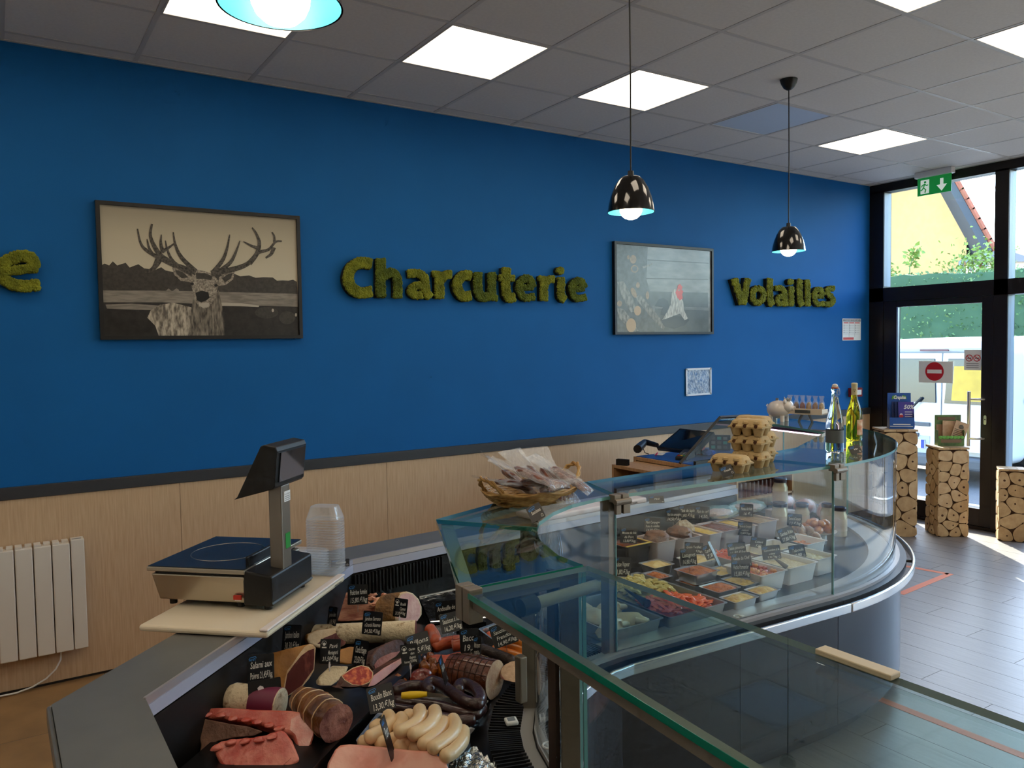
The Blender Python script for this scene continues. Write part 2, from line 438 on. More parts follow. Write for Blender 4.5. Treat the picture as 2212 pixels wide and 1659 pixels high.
# glazed right wall
def bar(bb, y0, y1, z0, z1, x0=XR, x1=XR + 0.13): bb.bx(x0, x1, min(y0, y1), max(y0, y1), z0, z1)
g = thing('window_1', 'dark bronze framed glazed shop front beside the door', 'window', (XR, -0.5, 0)); g['kind'] = 'structure'
MULL = [(-1.17, -1.055), (-2.45, -2.35), (-3.75, -3.65), (-5.05, -4.95), (-6.35, -6.25), (-7.65, -7.55)]
bb = MB(); bar(bb, YW, -0.02, 0, 3.2)
bb.build('frame_post', m_frame, g)
MB().bx(XR + 0.01, XR + 0.12, -0.022, -0.020, 2.26, 3.18).build('jamb', m_jamb, g)
for i, (a, c) in enumerate(MULL):
    bb = MB(); bar(bb, a, c, 0, 3.2); bb.build('mullion', m_frame, g)
    MB().bx(XR + 0.012, XR + 0.12, a - 0.002, a, 0.1, 3.18).build('jamb', m_jamb, g)
bb = MB(); bar(bb, YF, YW, 3.185, H + 0.15); bb.build('frame_head', m_frame, g)
bb = MB(); bar(bb, YF, YW, 2.11, 2.245); bb.build('transom', m_frame, g)
bb = MB(); bar(bb, YF, -1.1, 0.0, 0.10); bb.build('frame_sill', m_frame, g)
edges = [-0.02] + [v for m2 in MULL for v in (m2[1], m2[0])] + [YF]
for i in range(0, len(edges) - 1, 2):
    y1, y0 = edges[i], edges[i + 1]
    MB().bx(XR + 0.055, XR + 0.065, y0, y1, 2.245, 3.185).build('pane', m_pane, g)
    if i > 0: MB().bx(XR + 0.055, XR + 0.065, y0, y1, 0.10, 2.11).build('pane', m_pane, g)
d = thing('door_1', 'dark framed glass door with a long bar handle', 'door', (XR, -0.55, 0)); d['kind'] = 'structure'
bb = MB()
bb.bx(XR + 0.005, XR + 0.07, -0.16, -0.022, 0.03, 2.108); bb.bx(XR + 0.005, XR + 0.07, -1.052, -0.955, 0.03, 2.108)
bb.bx(XR + 0.006, XR + 0.069, -0.956, -0.159, 2.05, 2.108); bb.bx(XR + 0.006, XR + 0.069, -0.956, -0.159, 0.03, 0.19)
bb.build('leaf_frame', m_frame, d, bevel=0.003)
MB().bx(XR + 0.03, XR + 0.04, -0.957, -0.158, 0.188, 2.052).build('pane', m_pane, d)
MB().bx(XR + 0.0, XR + 0.1, -1.055, -0.02, 0.0, 0.028).build('threshold', m_frame, d)
MB().bx(XR + 0.004, XR + 0.03, -0.172, -0.158, 0.19, 2.05).build('edge_strip', mat('alu', (200, 204, 208), rough=0.3, metal=0.8), d)
h = MB().tube([(XR - 0.06, -0.885, 0.76), (XR - 0.06, -0.885, 1.255)], 0.014, 14).build('handle', m_steel, d, smooth=True)
for z in (0.83, 1.185):
    MB().tube([(XR - 0.06, -0.885, z), (XR - 0.055, -0.95, z), (XR + 0.01, -0.985, z)], 0.010, 10).build('handle_mount', m_steel, d, smooth=True)
lk = MB()
lk.prism([(0.012 * math.cos(a) - 1.0, (0.03 if math.sin(a) > 0 else -0.03) + 0.012 * math.sin(a)) for a in [2 * PI * i / 20 for i in range(20)]], 0, 0.008)
lk.v = [(XR - z2, x2, 1.0 + y2) for x2, y2, z2 in lk.v]
lk.build('lock_plate', m_steel, d)
MB().tube([(XR - 0.009, -1.0, 1.005), (XR - 0.0075, -1.0, 1.005)], 0.006, 10).build('keyhole', m_black, d)
# ------------------------------------------------------------------ outside
m_asph = mat('asphalt', (112, 110, 110), rough=0.9, var=0.1, scale=40)
m_ochre = mat('ochre_render', (222, 172, 112), rough=0.85, var=0.05, scale=6)
m_rooft = mat('clay_tile', (168, 98, 78), rough=0.8, var=0.15, scale=8)
m_slate = mat('dark_soffit', (74, 78, 86), rough=0.7)
m_zinc = mat('zinc_gutter', (128, 134, 142), rough=0.45, metal=0.5)
m_hedge = mat('hedge_leaf', (78, 112, 64), rough=0.6, col2=(122, 150, 92), scale=3)
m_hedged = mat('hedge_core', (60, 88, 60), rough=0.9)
m_leafy = mat('shrub_leaf', (150, 164, 70), rough=0.5, col2=(104, 136, 60), scale=6)
m_vanw = mat('van_white', (232, 236, 240), rough=0.25, coat=0.6)
m_vang = mat('van_glass', (38, 46, 54), rough=0.06, spec=0.8)
m_rub = mat('rubber', (30, 31, 33), rough=0.7)
m_bump = mat('bumper_grey', (84, 88, 94), rough=0.6)
m_mark = mat('road_paint', (225, 225, 222), rough=0.7)

o = struct(MB().bx(XR + 0.1, 60, -40, 40, -0.12, -0.06).build('ground_outside', m_asph)); tag(o, 'grey asphalt car park outside the door', 'asphalt')
for i, (a, c) in enumerate([((8.6, -0.6), (8.6, 2.6)), ((9.0, -3.5), (9.0, -0.9))]):
    bb = MB(); bb.prism([(a[0], a[1]), (a[0] + 0.1, a[1]), (c[0] + 0.1, c[1]), (c[0], c[1])], -0.0595, -0.055)
    tag(bb.build('parking_line', m_mark), ['white painted parking line seen under the van through the door', 'white painted parking line beyond the glazing next to the door'][i], 'road marking')

# white van
VX, VY = 9.70, -0.05
van = thing('van', 'white delivery van parked with its back to the glass door', 'van', (VX, VY, -0.06))
def ring(x, wy, z0, z1, sh, n=6):
    """rounded section of the van body at length x"""
    pts = []
    c = 0.875
    for (sx, sz, rr) in ((1, 0, 0.12), (1, 1, 0.22), (-1, 1, 0.22), (-1, 0, 0.12)):
        for i in range(n + 1):
            a = {(1, 0): -PI / 2, (1, 1): 0, (-1, 1): PI / 2, (-1, 0): PI}[(sx, sz)] + (PI / 2) * i / n
            yy = sx * (wy - rr) + rr * math.cos(a); zz = (z1 - rr if sz else z0 + rr) + rr * math.sin(a)
            tum = 1 - sh * max(0, (zz - 0.95)) ** 1.3
            pts.append((x, c + yy * tum, zz))
    return pts
secs = [(0.10, 0.80, 0.34, 1.60), (0.0, 0.86, 0.30, 1.68), (0.06, 0.875, 0.28, 1.765), (0.35, 0.885, 0.28, 1.80), (1.6, 0.89, 0.28, 1.82), (2.6, 0.89, 0.28, 1.80), (3.2, 0.885, 0.28, 1.45), (3.55, 0.87, 0.28, 1.08), (4.1, 0.82, 0.30, 0.92), (4.25, 0.70, 0.38, 0.80)]
bb = MB(); bb.loft([ring(x, wy, z0, z1, 0.12) for x, wy, z0, z1 in secs])
bb.build('body', m_vanw, van, smooth=40, world=False)
def vq(name, y0, y1, z0, z1, m, x=-0.004, th=0.02, top=0.0, bev=0.006):
    """panel on the van's back, leaning in with height"""
    b2 = MB(); 
    def lx(z): return 0.0 + max(0, z - 0.95) * 0.05 + x
    vs = []
    for dx in (0, th):
        for (yy, zz) in ((y0, z0), (y1, z0), (y1 - top, z1), (y0 + top, z1)): vs.append((lx(zz) + dx, yy, zz))
    b2.add(vs, [(0, 3, 2, 1), (4, 5, 6, 7), (0, 1, 5, 4), (1, 2, 6, 5), (2, 3, 7, 6), (3, 0, 4, 7)])
    return b2.build(name, m, van, world=False, bevel=bev)
dl = vq('rear_door', 0.74, 1.63, 0.42, 1.62, m_vanw, x=-0.012, th=0.03)
dr = vq('rear_door', 0.12, 0.725, 0.42, 1.62, m_vanw, x=-0.012, th=0.03)
w1 = vq('rear_window', 0.79, 1.58, 1.0, 1.55, m_vang, x=-0.02, th=0.02, top=0.03)
w2 = vq('rear_window', 0.17, 0.69, 1.0, 1.55, m_vang, x=-0.02, th=0.02, top=0.03)
vq('yellow_sheet', 0.19, 0.60, 1.04, 1.46, mat('yellow_sheet', (214, 176, 62), rough=0.5, var=0.1, scale=5), x=-0.024, th=0.006, top=0.02, bev=0)
vq('stop_light', 0.66, 1.02, 1.645, 1.685, mat('stop_light', (120, 74, 80), rough=0.3), x=-0.02, th=0.03)
wp = MB().tube([(-0.05, 1.08, 0.86), (-0.055, 1.10, 0.90), (-0.035, 0.96, 1.06)], 0.016, 6).build('wiper', m_rub, van, world=False)
vq('door_handle', 0.86, 1.16, 0.70, 0.75, m_bump, x=-0.035, th=0.03)
vq('plate_recess', 0.86, 1.52, 0.30, 0.58, mat('van_recess', (176, 182, 190), rough=0.5), x=-0.016, th=0.01)
vq('grip_bar', 1.0, 1.46, 0.56, 0.61, m_bump, x=-0.035, th=0.03)
pl = vq('number_plate', 0.92, 1.44, 0.42, 0.53, mat('plate_white', (232, 232, 226), rough=0.4), x=-0.03, th=0.012, bev=0)
text_mesh('plate_text', '-288-JV', 0.105, mat('plate_ink', (20, 22, 28), rough=0.6), van, frame_M((-0.0312, 1.41, 0.436), (0, -1, 0), (0, 0, 1)), off=0.002, width=0.37)
MB().bx(-0.034, -0.0305, 0.925, 0.965, 0.422, 0.528).build('plate_band', mat('plate_blue', (30, 60, 150), rough=0.5), van, world=False)
MB().prism([(-0.08, 0.0), (0.2, -0.02), (0.2, 1.77), (-0.08, 1.75)], 0.20, 0.36).build('bumper', m_bump, van, world=False, bevel=0.04, seg=3)
for sgn, yy in ((0, 0.02), (1, 1.73)):
    vq('tail_lamp', yy - 0.06 if sgn else yy - 0.0, yy + 0.0 if sgn else yy + 0.06, 0.72, 1.45, mat('tail_red', (120, 24, 22), rough=0.2), x=-0.01, th=0.05)
    for xx in (0.80, 3.45):
        wm = MB(); yc = 0.0 if not sgn else 1.75
        wm.tube([(xx, yc - 0.02 if not sgn else yc - 0.18, 0.31), (xx, yc + 0.18 if not sgn else yc + 0.02, 0.31)], 0.31, 24)
        t_ = wm.build('wheel', m_rub, van, world=False, smooth=40)
        MB().tube([(xx, yc - 0.025 if not sgn else yc + 0.025, 0.31), (xx, yc - 0.02 if not sgn else yc + 0.02, 0.31)], 0.19, 18).build('hubcap', m_steel, van, world=False)
MB().bx(0.5, 2.4, -0.022, -0.012, 1.02, 1.06).build('side_rail', m_bump, van, world=False)
MB().bx(1.5, 2.7, -0.014, 0.0, 0.98, 1.45).build('side_window', m_vang, van, world=False)

# hedge
def leaves(bb, n, fn, s0, s1, rnd):
    for _ in range(n):
        p = Vector(fn()); d = Vector((rnd.uniform(-1, 1), rnd.uniform(-1, 1), rnd.uniform(-0.6, 1))).normalized()
        q = d.cross(Vector((rnd.uniform(-1, 1), rnd.uniform(-1, 1), rnd.uniform(-1, 1)))).normalized()
        s = rnd.uniform(s0, s1)
        bb.add([p - q * s * 0.25, p + d * s * 0.5 - q * s * 0.32, p + d * s, p + d * s * 0.5 + q * s * 0.32], [(0, 1, 2, 3)])
rnd = random.Random(3)
hed = thing('hedge', 'clipped dark green hedge behind the parked van', 'hedge', (14.8, 0, -0.06))
def hedge_top(y): return 2.83 + 0.06 * noise.noise(Vector((y * 2, 1, 0))) + 0.03 * y
bb = MB()
def hp(u_, v_):
    y = -9 + 18 * u_; zt = hedge_top(y)
    if v_ < 0.7: q = v_ / 0.7; p = Vector((14.4, y, q * zt))
    else: q = (v_ - 0.7) / 0.3; p = Vector((14.4 + q * 0.8, y, zt))
    k = 0.10 * noise.noise(p * 2.2) + 0.05 * noise.noise(p * 7)
    return (p.x - k, p.y, p.z + 0.4 * k)
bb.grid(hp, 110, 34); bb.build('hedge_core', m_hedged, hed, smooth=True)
bb = MB()
def hf():
    y = rnd.uniform(-8.8, 8.8); zt = hedge_top(y)
    if rnd.random() < 0.7: return (14.37 + rnd.uniform(-0.05, 0.06), y, rnd.uniform(0.8, zt))
    return (14.4 + rnd.uniform(0, 0.8), y, zt + rnd.uniform(-0.03, 0.05))
leaves(bb, 9000, hf, 0.03, 0.08, rnd)
o = bb.build('foliage', m_hedge, hed); o['kind'] = 'stuff'
# shrubs beside the house
for i, (px, py, n, sx, sz, lab) in enumerate([(2118, 565, 900, 0.30, 0.45, 'pale green leafy shrub beside the house drainpipe'), (1912, 585, 200, 0.12, 0.2, 'yellow-green bush tip at the left edge of the upper window')]):
    c = atx(px, py, 15.9); t = thing('shrub', lab, 'shrub', (c.x, c.y, -0.06))
    bb = MB(); leaves(bb, n, lambda: (c.x + rnd.gauss(0, 0.12), c.y + rnd.gauss(0, sx), c.z - 0.1 + rnd.gauss(0, sz * 0.5)), 0.05, 0.10, rnd)
    bb.build('foliage', m_leafy, t)['kind'] = 'stuff'
    MB().tube([(c.x, c.y, -0.06), (c.x, c.y, c.z)], 0.03, 6).build('stem', m_rooft, t)
c = atx(1965, 575, 15.7); t = thing('shrub', 'single leafy sprig rising above the hedge against the ochre wall', 'shrub', (c.x, c.y, -0.06))
tip = atx(1982, 537, 15.7); bb = MB()
leaves(bb, 60, lambda: (lambda q: c.lerp(tip, q) + Vector((rnd.gauss(0, 0.04), rnd.gauss(0, 0.07), rnd.gauss(0, 0.04))))(rnd.random()), 0.08, 0.15, rnd)
bb.build('foliage', m_leafy, t)['kind'] = 'stuff'
MB().tube([(c.x, c.y, -0.06), c, tip], 0.012, 5).build('stem', m_hedge, t)

# ochre house
HX = 17.0
def hw(px, py, x=HX): q = atx(px, py, x); return (q.y, q.z)
ho = thing('house', 'ochre rendered house with a red tiled roof beyond the hedge', 'house', (HX, hw(1980, 560)[0], -0.06))
ridge = hw(1935, 240); eave = hw(2088, 520); left = (ridge[0] + (ridge[0] - eave[0]), eave[1])
poly = [(eave[0], -0.06), eave, ridge, left, (left[0], -0.06)]
bb = MB(); n = len(poly)
bb.add([(HX, y, z) for y, z in poly] + [(HX + 3, y + 2.6, z) for y, z in poly], [tuple(range(n)), tuple(range(2 * n - 1, n - 1, -1))] + [(i, i + n, (i + 1) % n + n, (i + 1) % n) for i in range(n)])
bb.build('gable_wall', m_ochre, ho, fix=True)
def slope(a, c, x0, x1, th, m, name, lift=0.0, par=ho):
    """sloping slab from (y,z)=a to c between x0 and x1"""
    a = Vector(a); c = Vector(c); d = (c - a).normalized(); nn = Vector((-d.y, d.x)); nn = nn if nn.y > 0 else -nn
    a = a + nn * lift; c = c + nn * lift; a2 = a + nn * th; c2 = c + nn * th
    x1 = min(x1, HX + 3.3); sk = lambda x: 0.87 * (x - HX)
    b2 = MB(); b2.add([(x, p.x + sk(x), p.y) for x in (x0, x1) for p in (a, c, c2, a2)], [(0, 1, 2, 3), (7, 6, 5, 4), (0, 4, 5, 1), (1, 5, 6, 2), (2, 6, 7, 3), (3, 7, 4, 0)])
    return b2.build(name, m, par, fix=True)
over = Vector(eave) + (Vector(eave) - Vector(ridge)).normalized() * 0.42
rf = slope(ridge, over, HX - 0.5, HX + 8.4, 0.14, m_slate, 'roof')
dd = (over - Vector(ridge)); N = 16
for i in range(N):
    a = Vector(ridge) + dd * (i / N); c2 = Vector(ridge) + dd * ((i + 1.12) / N)
    slope(a, c2, HX - 0.62, HX + 8.4, 0.05, m_rooft, 'roof_tile_course', lift=0.15 + 0.02 * 0)
slope(ridge, left, HX - 0.5, HX + 3.3, 0.16, m_rooft, 'roof_back')
MB().tube([(HX - 0.62, over[0] + 0.02 - 0.54, over[1] - 0.04), (HX + 3.2, over[0] + 0.02 + 0.87 * 3.2, over[1] - 0.04)], 0.075, 10).build('gutter', m_zinc, ho, smooth=True)
gp = [over + Vector((0.0, -0.1)), over + Vector((0.02, -0.25)), Vector(hw(2093, 556)), Vector(hw(2083, 566)), Vector(hw(2083, 600)), Vector((hw(2083, 600)[0], 0))]
MB().tube([(HX - 0.12, p[0], p[1]) for p in gp], 0.055, 8).build('drainpipe', m_zinc, ho, smooth=True)
# distant house
fx = 42.0
def fw_(px, py): q = atx(px, py, fx); return (q.y, q.z)
fh = thing('house', 'distant pale house with a grey roof and chimney', 'house', (fx, fw_(2170, 580)[0], -0.06))
a0 = fw_(2108, 566); a1 = fw_(2260, 562)
MB().bx(fx, fx + 8, a1[0], a0[0], -0.06, a0[1] + 0.1).build('wall', mat('far_wall', (232, 222, 208), rough=0.9), fh)
r0 = fw_(2104, 566); r1 = fw_(2135, 545); r2 = fw_(2182, 540); r3 = fw_(2262, 566)
bb = MB(); pts = [r0, fw_(2118, 546), r2, r3]
bb.add([(fx - 0.5, y, z) for y, z in pts] + [(fx + 8, y, z + 0.3) for y, z in pts], [(0, 1, 2, 3), (7, 6, 5, 4), (0, 4, 5, 1), (1, 5, 6, 2), (2, 6, 7, 3), (3, 7, 4, 0)])
bb.build('roof', mat('far_roof', (128, 128, 134), rough=0.9), fh, fix=True)
c0 = fw_(2133, 552); c1 = fw_(2144, 505)
MB().bx(fx - 1.2, fx - 0.4, c1[0], c0[0], c0[1] - 0.6, c1[1]).build('chimney', mat('far_chim', (150, 150, 156), rough=0.9), fh)

# ------------------------------------------------------------------ lamps
m_cord = mat('lamp_cord', (14, 14, 15), rough=0.6)
m_shade = mat('lamp_black_gloss', (12, 11, 10), rough=0.04, coat=1.0)
m_cyan = mat('lamp_cyan_inside', (70, 176, 206), rough=0.35)
m_bulb = mat('lit_bulb', (255, 250, 240), rough=0.4, emit=(255, 230, 196), estr=14.0)
def pendant(x, y, label, zr=2.262, rr=0.097):
    t = thing('pendant_lamp', label, 'pendant lamp', (x, y, H), group='black pendant lamps')
    z = zr - H
    MB().lathe([(0.001, -0.062), (0.014, -0.060), (0.030, -0.048), (0.045, -0.022), (0.050, -0.002), (0.050, 0)], 24).build('ceiling_rose', m_black, t, world=False, smooth=True)
    MB().tube([(0, 0, -0.05), (0.003, 0.0, (z + 0.14) / 2), (0, 0, z + 0.145)], 0.0032, 8).build('cord', m_cord, t, world=False)
    MB().lathe([(0.0, z + 0.168), (0.012, z + 0.168), (0.014, z + 0.140), (0.0, z + 0.139)][::-1], 16).build('cord_grip', m_black, t, world=False, smooth=True)
    prof = [(rr, z), (rr * 0.955, z + 0.028), (rr * 0.87, z + 0.062), (rr * 0.73, z + 0.098), (rr * 0.55, z + 0.128), (rr * 0.40, z + 0.1425), (rr * 0.34, z + 0.145), (0.002, z + 0.146)]
    sh = MB().lathe(prof, 48, cap=False).build('lamp_shade', m_shade, t, world=False, smooth=60)
    inn = [(max(r - 0.003, 0.001), zz - (0.003 if i else -0.0005)) for i, (r, zz) in enumerate(prof)]
    MB().lathe(inn[::-1], 48, cap=False).build('shade_lining', m_cyan, sh, world=False, smooth=60)
    MB().lathe([(0.0, z - 0.030), (0.012, z - 0.0285), (0.026, z - 0.023), (0.038, z - 0.012), (0.045, z + 0.003), (0.047, z + 0.018), (0.045, z + 0.032), (0.038, z + 0.047), (0.026, z + 0.062), (0.016, z + 0.078), (0.015, z + 0.10)], 28).build('bulb', m_bulb, t, world=False, smooth=True)
    return t
pendant(3.898, -1.511, 'black pendant lamp hanging nearest the exit door')
c = at(1363, 459, 2.262); pendant(c.x, c.y, 'black pendant lamp hanging in front of the rooster picture')
c = at(606, 14, 2.262); pendant(c.x, c.y, 'black pendant lamp nearest the camera, its cyan lining showing')

# exit sign
c = at(2018, 372, H - 0.02)
t = thing('exit_sign', 'green emergency exit sign hanging from the ceiling by the door', 'exit sign', (c.x, c.y, H))
m_green = mat('exit_green', (24, 138, 62), rough=0.3, emit=(24, 150, 66), estr=0.35)
m_pict = mat('exit_white', (240, 244, 240), rough=0.3, emit=(240, 255, 240), estr=0.4)
MB().bx(-0.03, 0.04, -0.17, 0.17, -0.055, 0.0).build('housing', m_white, t, world=False, bevel=0.006)
MB().bx(0.0, 0.006, -0.155, 0.155, -0.215, -0.05).build('sign_plate', m_green, t, world=False)
pic = MB()
X = -0.0012
def sq(y0, y1, z0, z1): pic.add([(X, y0, z0), (X, y1, z0), (X, y1, z1), (X, y0, z1)], [(0, 3, 2, 1)])
sq(0.045, 0.125, -0.200, -0.075)                              # doorway block
pic.add([(X, y, z) for y, z in ((-0.055, -0.085), (-0.085, -0.085), (-0.085, -0.140), (-0.118, -0.140), (-0.070, -0.198), (-0.022, -0.140), (-0.055, -0.140))], [tuple(range(7))])
pic.build('pictogram', m_pict, t, world=False)
man = MB()
man.lathe([(0.011, 0), (0.011, 0.0005)], 12); man.v = [(X - 0.001 - v[2], 0.082 + v[0], -0.096 + v[1]) for v in man.v]
for q in ([(0.085, -0.110), (0.096, -0.145)], [(0.096, -0.145), (0.075, -0.165), (0.082, -0.192)], [(0.096, -0.145), (0.112, -0.165), (0.122, -0.168)], [(0.086, -0.115), (0.064, -0.130), (0.054, -0.122)], [(0.087, -0.115), (0.108, -0.122), (0.114, -0.138)]):
    man.tube([(X - 0.0015, a, b2) for a, b2 in q], 0.0055, 6)
man.build('running_figure', m_green, t, world=False)

# notices on the door glass
def notice(name, px0, py0, px1, py1, x, label, cat='sign'):
    a = atx(px0, py0, x); c = atx(px1, py1, x)
    y1, y0 = max(a.y, c.y), min(a.y, c.y); z1, z0 = max(a.z, c.z), min(a.z, c.z)
    t = thing(name, label, cat, (x, (y0 + y1) / 2, z0))
    return t, y0, y1, z0, z1
DX = XR + 0.022
m_paper = mat('paper', (236, 236, 232), rough=0.7)
m_red = mat('sign_red', (200, 28, 34), rough=0.5)
t, y0, y1, z0, z1 = notice('no_entry_sign', 1985, 780, 2058, 828, DX, 'white sheet with a red no-entry sign taped on the door glass')
MB().bx(DX, DX + 0.004, y0, y1, z0, z1).build('sheet', m_paper, t)
yc, zc, R = y0 + (y1 - y0) * 0.53, (z0 + z1) / 2 + 0.005, (z1 - z0) * 0.43
bb = MB().tube([(DX - 0.0015, yc, zc), (DX - 0.0002, yc, zc)], R, 40); bb.build('red_disc', m_red, t)
MB().bx(DX - 0.0025, DX - 0.0018, yc - R * 0.78, yc + R * 0.78, zc - R * 0.2, zc + R * 0.2).build('white_bar', m_paper, t)
t, y0, y1, z0, z1 = notice('no_smoking_sign', 2083, 756, 2119, 800, DX, 'white sheet with two red-ringed prohibition symbols beside the door handle')
MB().bx(DX, DX + 0.003, y0, y1, z0, z1).build('sheet', m_paper, t)
for k in (0.3, 0.76):
    yc, zc, R = y1 - (y1 - y0) * k, z1 - (z1 - z0) * 0.40, (y1 - y0) * 0.19
    MB().tube([(DX - 0.001, yc + R * math.cos(a), zc + R * math.sin(a)) for a in [2 * PI * i / 24 for i in range(24)]], 0.0035, 6, close=True).build('red_ring', m_red, t)
    MB().tube([(DX - 0.001, yc + R * 0.7, zc + R * 0.7), (DX - 0.001, yc - R * 0.7, zc - R * 0.7)], 0.003, 6).build('red_bar', m_red, t)
    MB().bx(DX - 0.0012, DX - 0.0002, yc - R * 0.6, yc + R * 0.55, zc - R * 0.16, zc + R * 0.12).build('cigarette' if k < 0.5 else 'vaper', m_black, t)
bb = MB()
for i in range(3): bb.bx(DX - 0.0006, DX - 0.0001, y0 + 0.02, y1 - 0.02, z0 + 0.02 + 0.018 * i, z0 + 0.027 + 0.018 * i)
bb.build('printed_lines', mat('grey_ink', (150, 150, 150), rough=0.7), t)
# ------------------------------------------------------------------ pictures on the blue wall
def sky_mat(name, stops, z0, z1):
    """print tone running with height on the sheet (flat print)"""
    m = bpy.data.materials.new(name); m.use_nodes = True; n = m.node_tree.nodes; L = m.node_tree.links
    b = n['Principled BSDF']; b.inputs['Roughness'].default_value = 0.35
    tc = n.new('ShaderNodeTexCoord'); sp = n.new('ShaderNodeSeparateXYZ'); mr = n.new('ShaderNodeMapRange'); cr = n.new('ShaderNodeValToRGB')
    L.new(tc.outputs['Object'], sp.inputs[0]); L.new(sp.outputs['Z'], mr.inputs['Value'])
    mr.inputs['From Min'].default_value = z0; mr.inputs['From Max'].default_value = z1
    while len(cr.color_ramp.elements) < len(stops): cr.color_ramp.elements.new(0.5)
    for e, (p, c) in zip(cr.color_ramp.elements, stops): e.position = p; e.color = rgb(*c)
    L.new(mr.outputs[0], cr.inputs[0]); L.new(cr.outputs[0], b.inputs['Base Color'])
    return m
m_pframe = mat('picture_frame', (20, 20, 21), rough=0.45)
def picture(name, x0, x1, z0, z1, label, base):
    t = thing(name, label, 'picture', (x0, YW, z0)); fw = 0.02; d0 = 0.034
    for q in ((x0, x1, z0, z0 + fw), (x0, x1, z1 - fw, z1), (x0, x0 + fw, z0 + fw, z1 - fw), (x1 - fw, x1, z0 + fw, z1 - fw)):
        MB().bx(q[0], q[1], YW - d0, YW - 0.002, q[2], q[3]).build('frame_rail', m_pframe, t)
    pr = MB().bx(x0 + fw, x1 - fw, YW - 0.022, YW - 0.004, z0 + fw, z1 - fw).build('print', base, t)
    return t, pr
YP = YW - 0.022
def art(pr, polys, mats, name, sc, ox, oy, layer=1):
    """flat printed shapes; coordinates are those of a photo detail, laid on the sheet plane"""
    o0 = Vector(pr.parent.location)
    for i, (mi, pts) in enumerate(polys):
        y = YP - 0.0003 * (layer + i * 0.25)
        bb = MB(); bb.poly([tuple(aty(ox + a / sc, oy + b2 / sc, YP) * 1.0)[:1] + (y,) + (aty(ox + a / sc, oy + b2 / sc, YP).z,) for a, b2 in pts])
        me = bb.mesh(name, shift=o0, fix=False); me.materials.append(mats[mi])
        o = bpy.data.objects.new(name, me); COL.objects.link(o); o.parent = pr
def stroke(pts, ws):
    """2-D tapered stroke polygon"""
    L_, R_ = [], []
    # smooth the line
    P = []
    for i in range(len(pts) - 1):
        p0 = pts[max(i - 1, 0)]; p1 = pts[i]; p2 = pts[i + 1]; p3 = pts[min(i + 2, len(pts) - 1)]
        for k in range(5):
            t_ = k / 5
            P.append(tuple(0.5 * (2 * p1[j] + (p2[j] - p0[j]) * t_ + (2 * p0[j] - 5 * p1[j] + 4 * p2[j] - p3[j]) * t_ ** 2 + (3 * p1[j] - p0[j] - 3 * p2[j] + p3[j]) * t_ ** 3) for j in (0, 1)))
    P.append(pts[-1])
    for i, p in enumerate(P):
        a = P[max(i - 1, 0)]; b2 = P[min(i + 1, len(P) - 1)]; dx, dy = b2[0] - a[0], b2[1] - a[1]; l = math.hypot(dx, dy) or 1
        w_ = ws[0] + (ws[1] - ws[0]) * i / (len(P) - 1)
        L_.append((p[0] - dy / l * w_, p[1] + dx / l * w_)); R_.append((p[0] + dy / l * w_, p[1] - dx / l * w_))
    return L_ + R_[::-1]
def ell(cx, cy, rx, ry, n=18, a0=0.0): return [(cx + rx * math.cos(2 * PI * i / n) * math.cos(a0) - ry * math.sin(2 * PI * i / n) * math.sin(a0), cy + rx * math.cos(2 * PI * i / n) * math.sin(a0) + ry * math.sin(2 * PI * i / n) * math.cos(a0)) for i in range(n)]
sx0, sx1, sz0, sz1 = 0.383, 1.468, 1.788, 2.517
m_sky = sky_mat('stag_sky', [(0.0, (24, 22, 21)), (0.30, (40, 37, 35)), (0.38, (120, 112, 103)), (0.48, (196, 186, 164)), (0.75, (180, 170, 148)), (1.0, (140, 131, 114))], 0.0, sz1 - sz0)
t, pr = picture('framed_picture', sx0, sx1, sz0, sz1, 'black framed black-and-white photograph of an antlered stag', m_sky)
pm_ = [mat('print_trees', (58, 54, 50), rough=0.35, var=0.25, scale=60), mat('print_field', (128, 120, 110), rough=0.35, var=0.25, scale=14, stretch=(1, 1, 6)), mat('print_ground', (36, 33, 31), rough=0.35, var=0.4, scale=30),
       mat('print_fur', (92, 84, 75), rough=0.35, col2=(190, 178, 160), scale=70, stretch=(1, 1, 0.35)), mat('print_neck', (50, 45, 41), rough=0.35, col2=(140, 130, 116), scale=90, stretch=(1, 1, 0.2)),
       mat('print_antler', (34, 31, 29), rough=0.35, col2=(92, 86, 78), scale=90), mat('print_face', (96, 88, 79), rough=0.35, col2=(168, 157, 142), scale=110), mat('print_black', (14, 13, 12), rough=0.35), mat('print_pale', (176, 166, 152), rough=0.35)]
A = []
A.append((0, [(688, 548), (715, 535), (745, 548), (770, 520), (800, 548), (830, 538), (858, 530), (885, 562), (915, 550), (945, 540), (985, 568), (1020, 572), (1060, 578), (1100, 560), (1130, 582), (1180, 592), (1300, 602), (1500, 614), (1600, 605), (1640, 622), (1700, 616), (1745, 632), (1800, 628), (1862, 630), (1890, 652), (1930, 650), (1970, 652), (2000, 645), (2026, 660), (2030, 742), (1500, 728), (1100, 720), (690, 718)]))
A.append((1, [(690, 718), (1100, 720), (1500, 728), (2030, 742), (2033, 830), (1500, 815), (1100, 800), (690, 800)]))
A.append((2, [(690, 800), (1100, 800), (1500, 815), (2033, 830), (2037, 1029), (684, 1044)]))
A.append((1, [(720, 815), (900, 808), (1290, 838), (1290, 856), (900, 850), (730, 842)])); A.append((8, [(1500, 802), (1650, 806), (1770, 822), (1765, 832), (1640, 826), (1500, 824)]))
A.append((0, ell(1820, 870, 80, 40))); A.append((0, ell(1960, 905, 55, 45))); A.append((8, ell(1862, 855, 8, 12))); A.append((8, ell(2020, 885, 7, 12)))
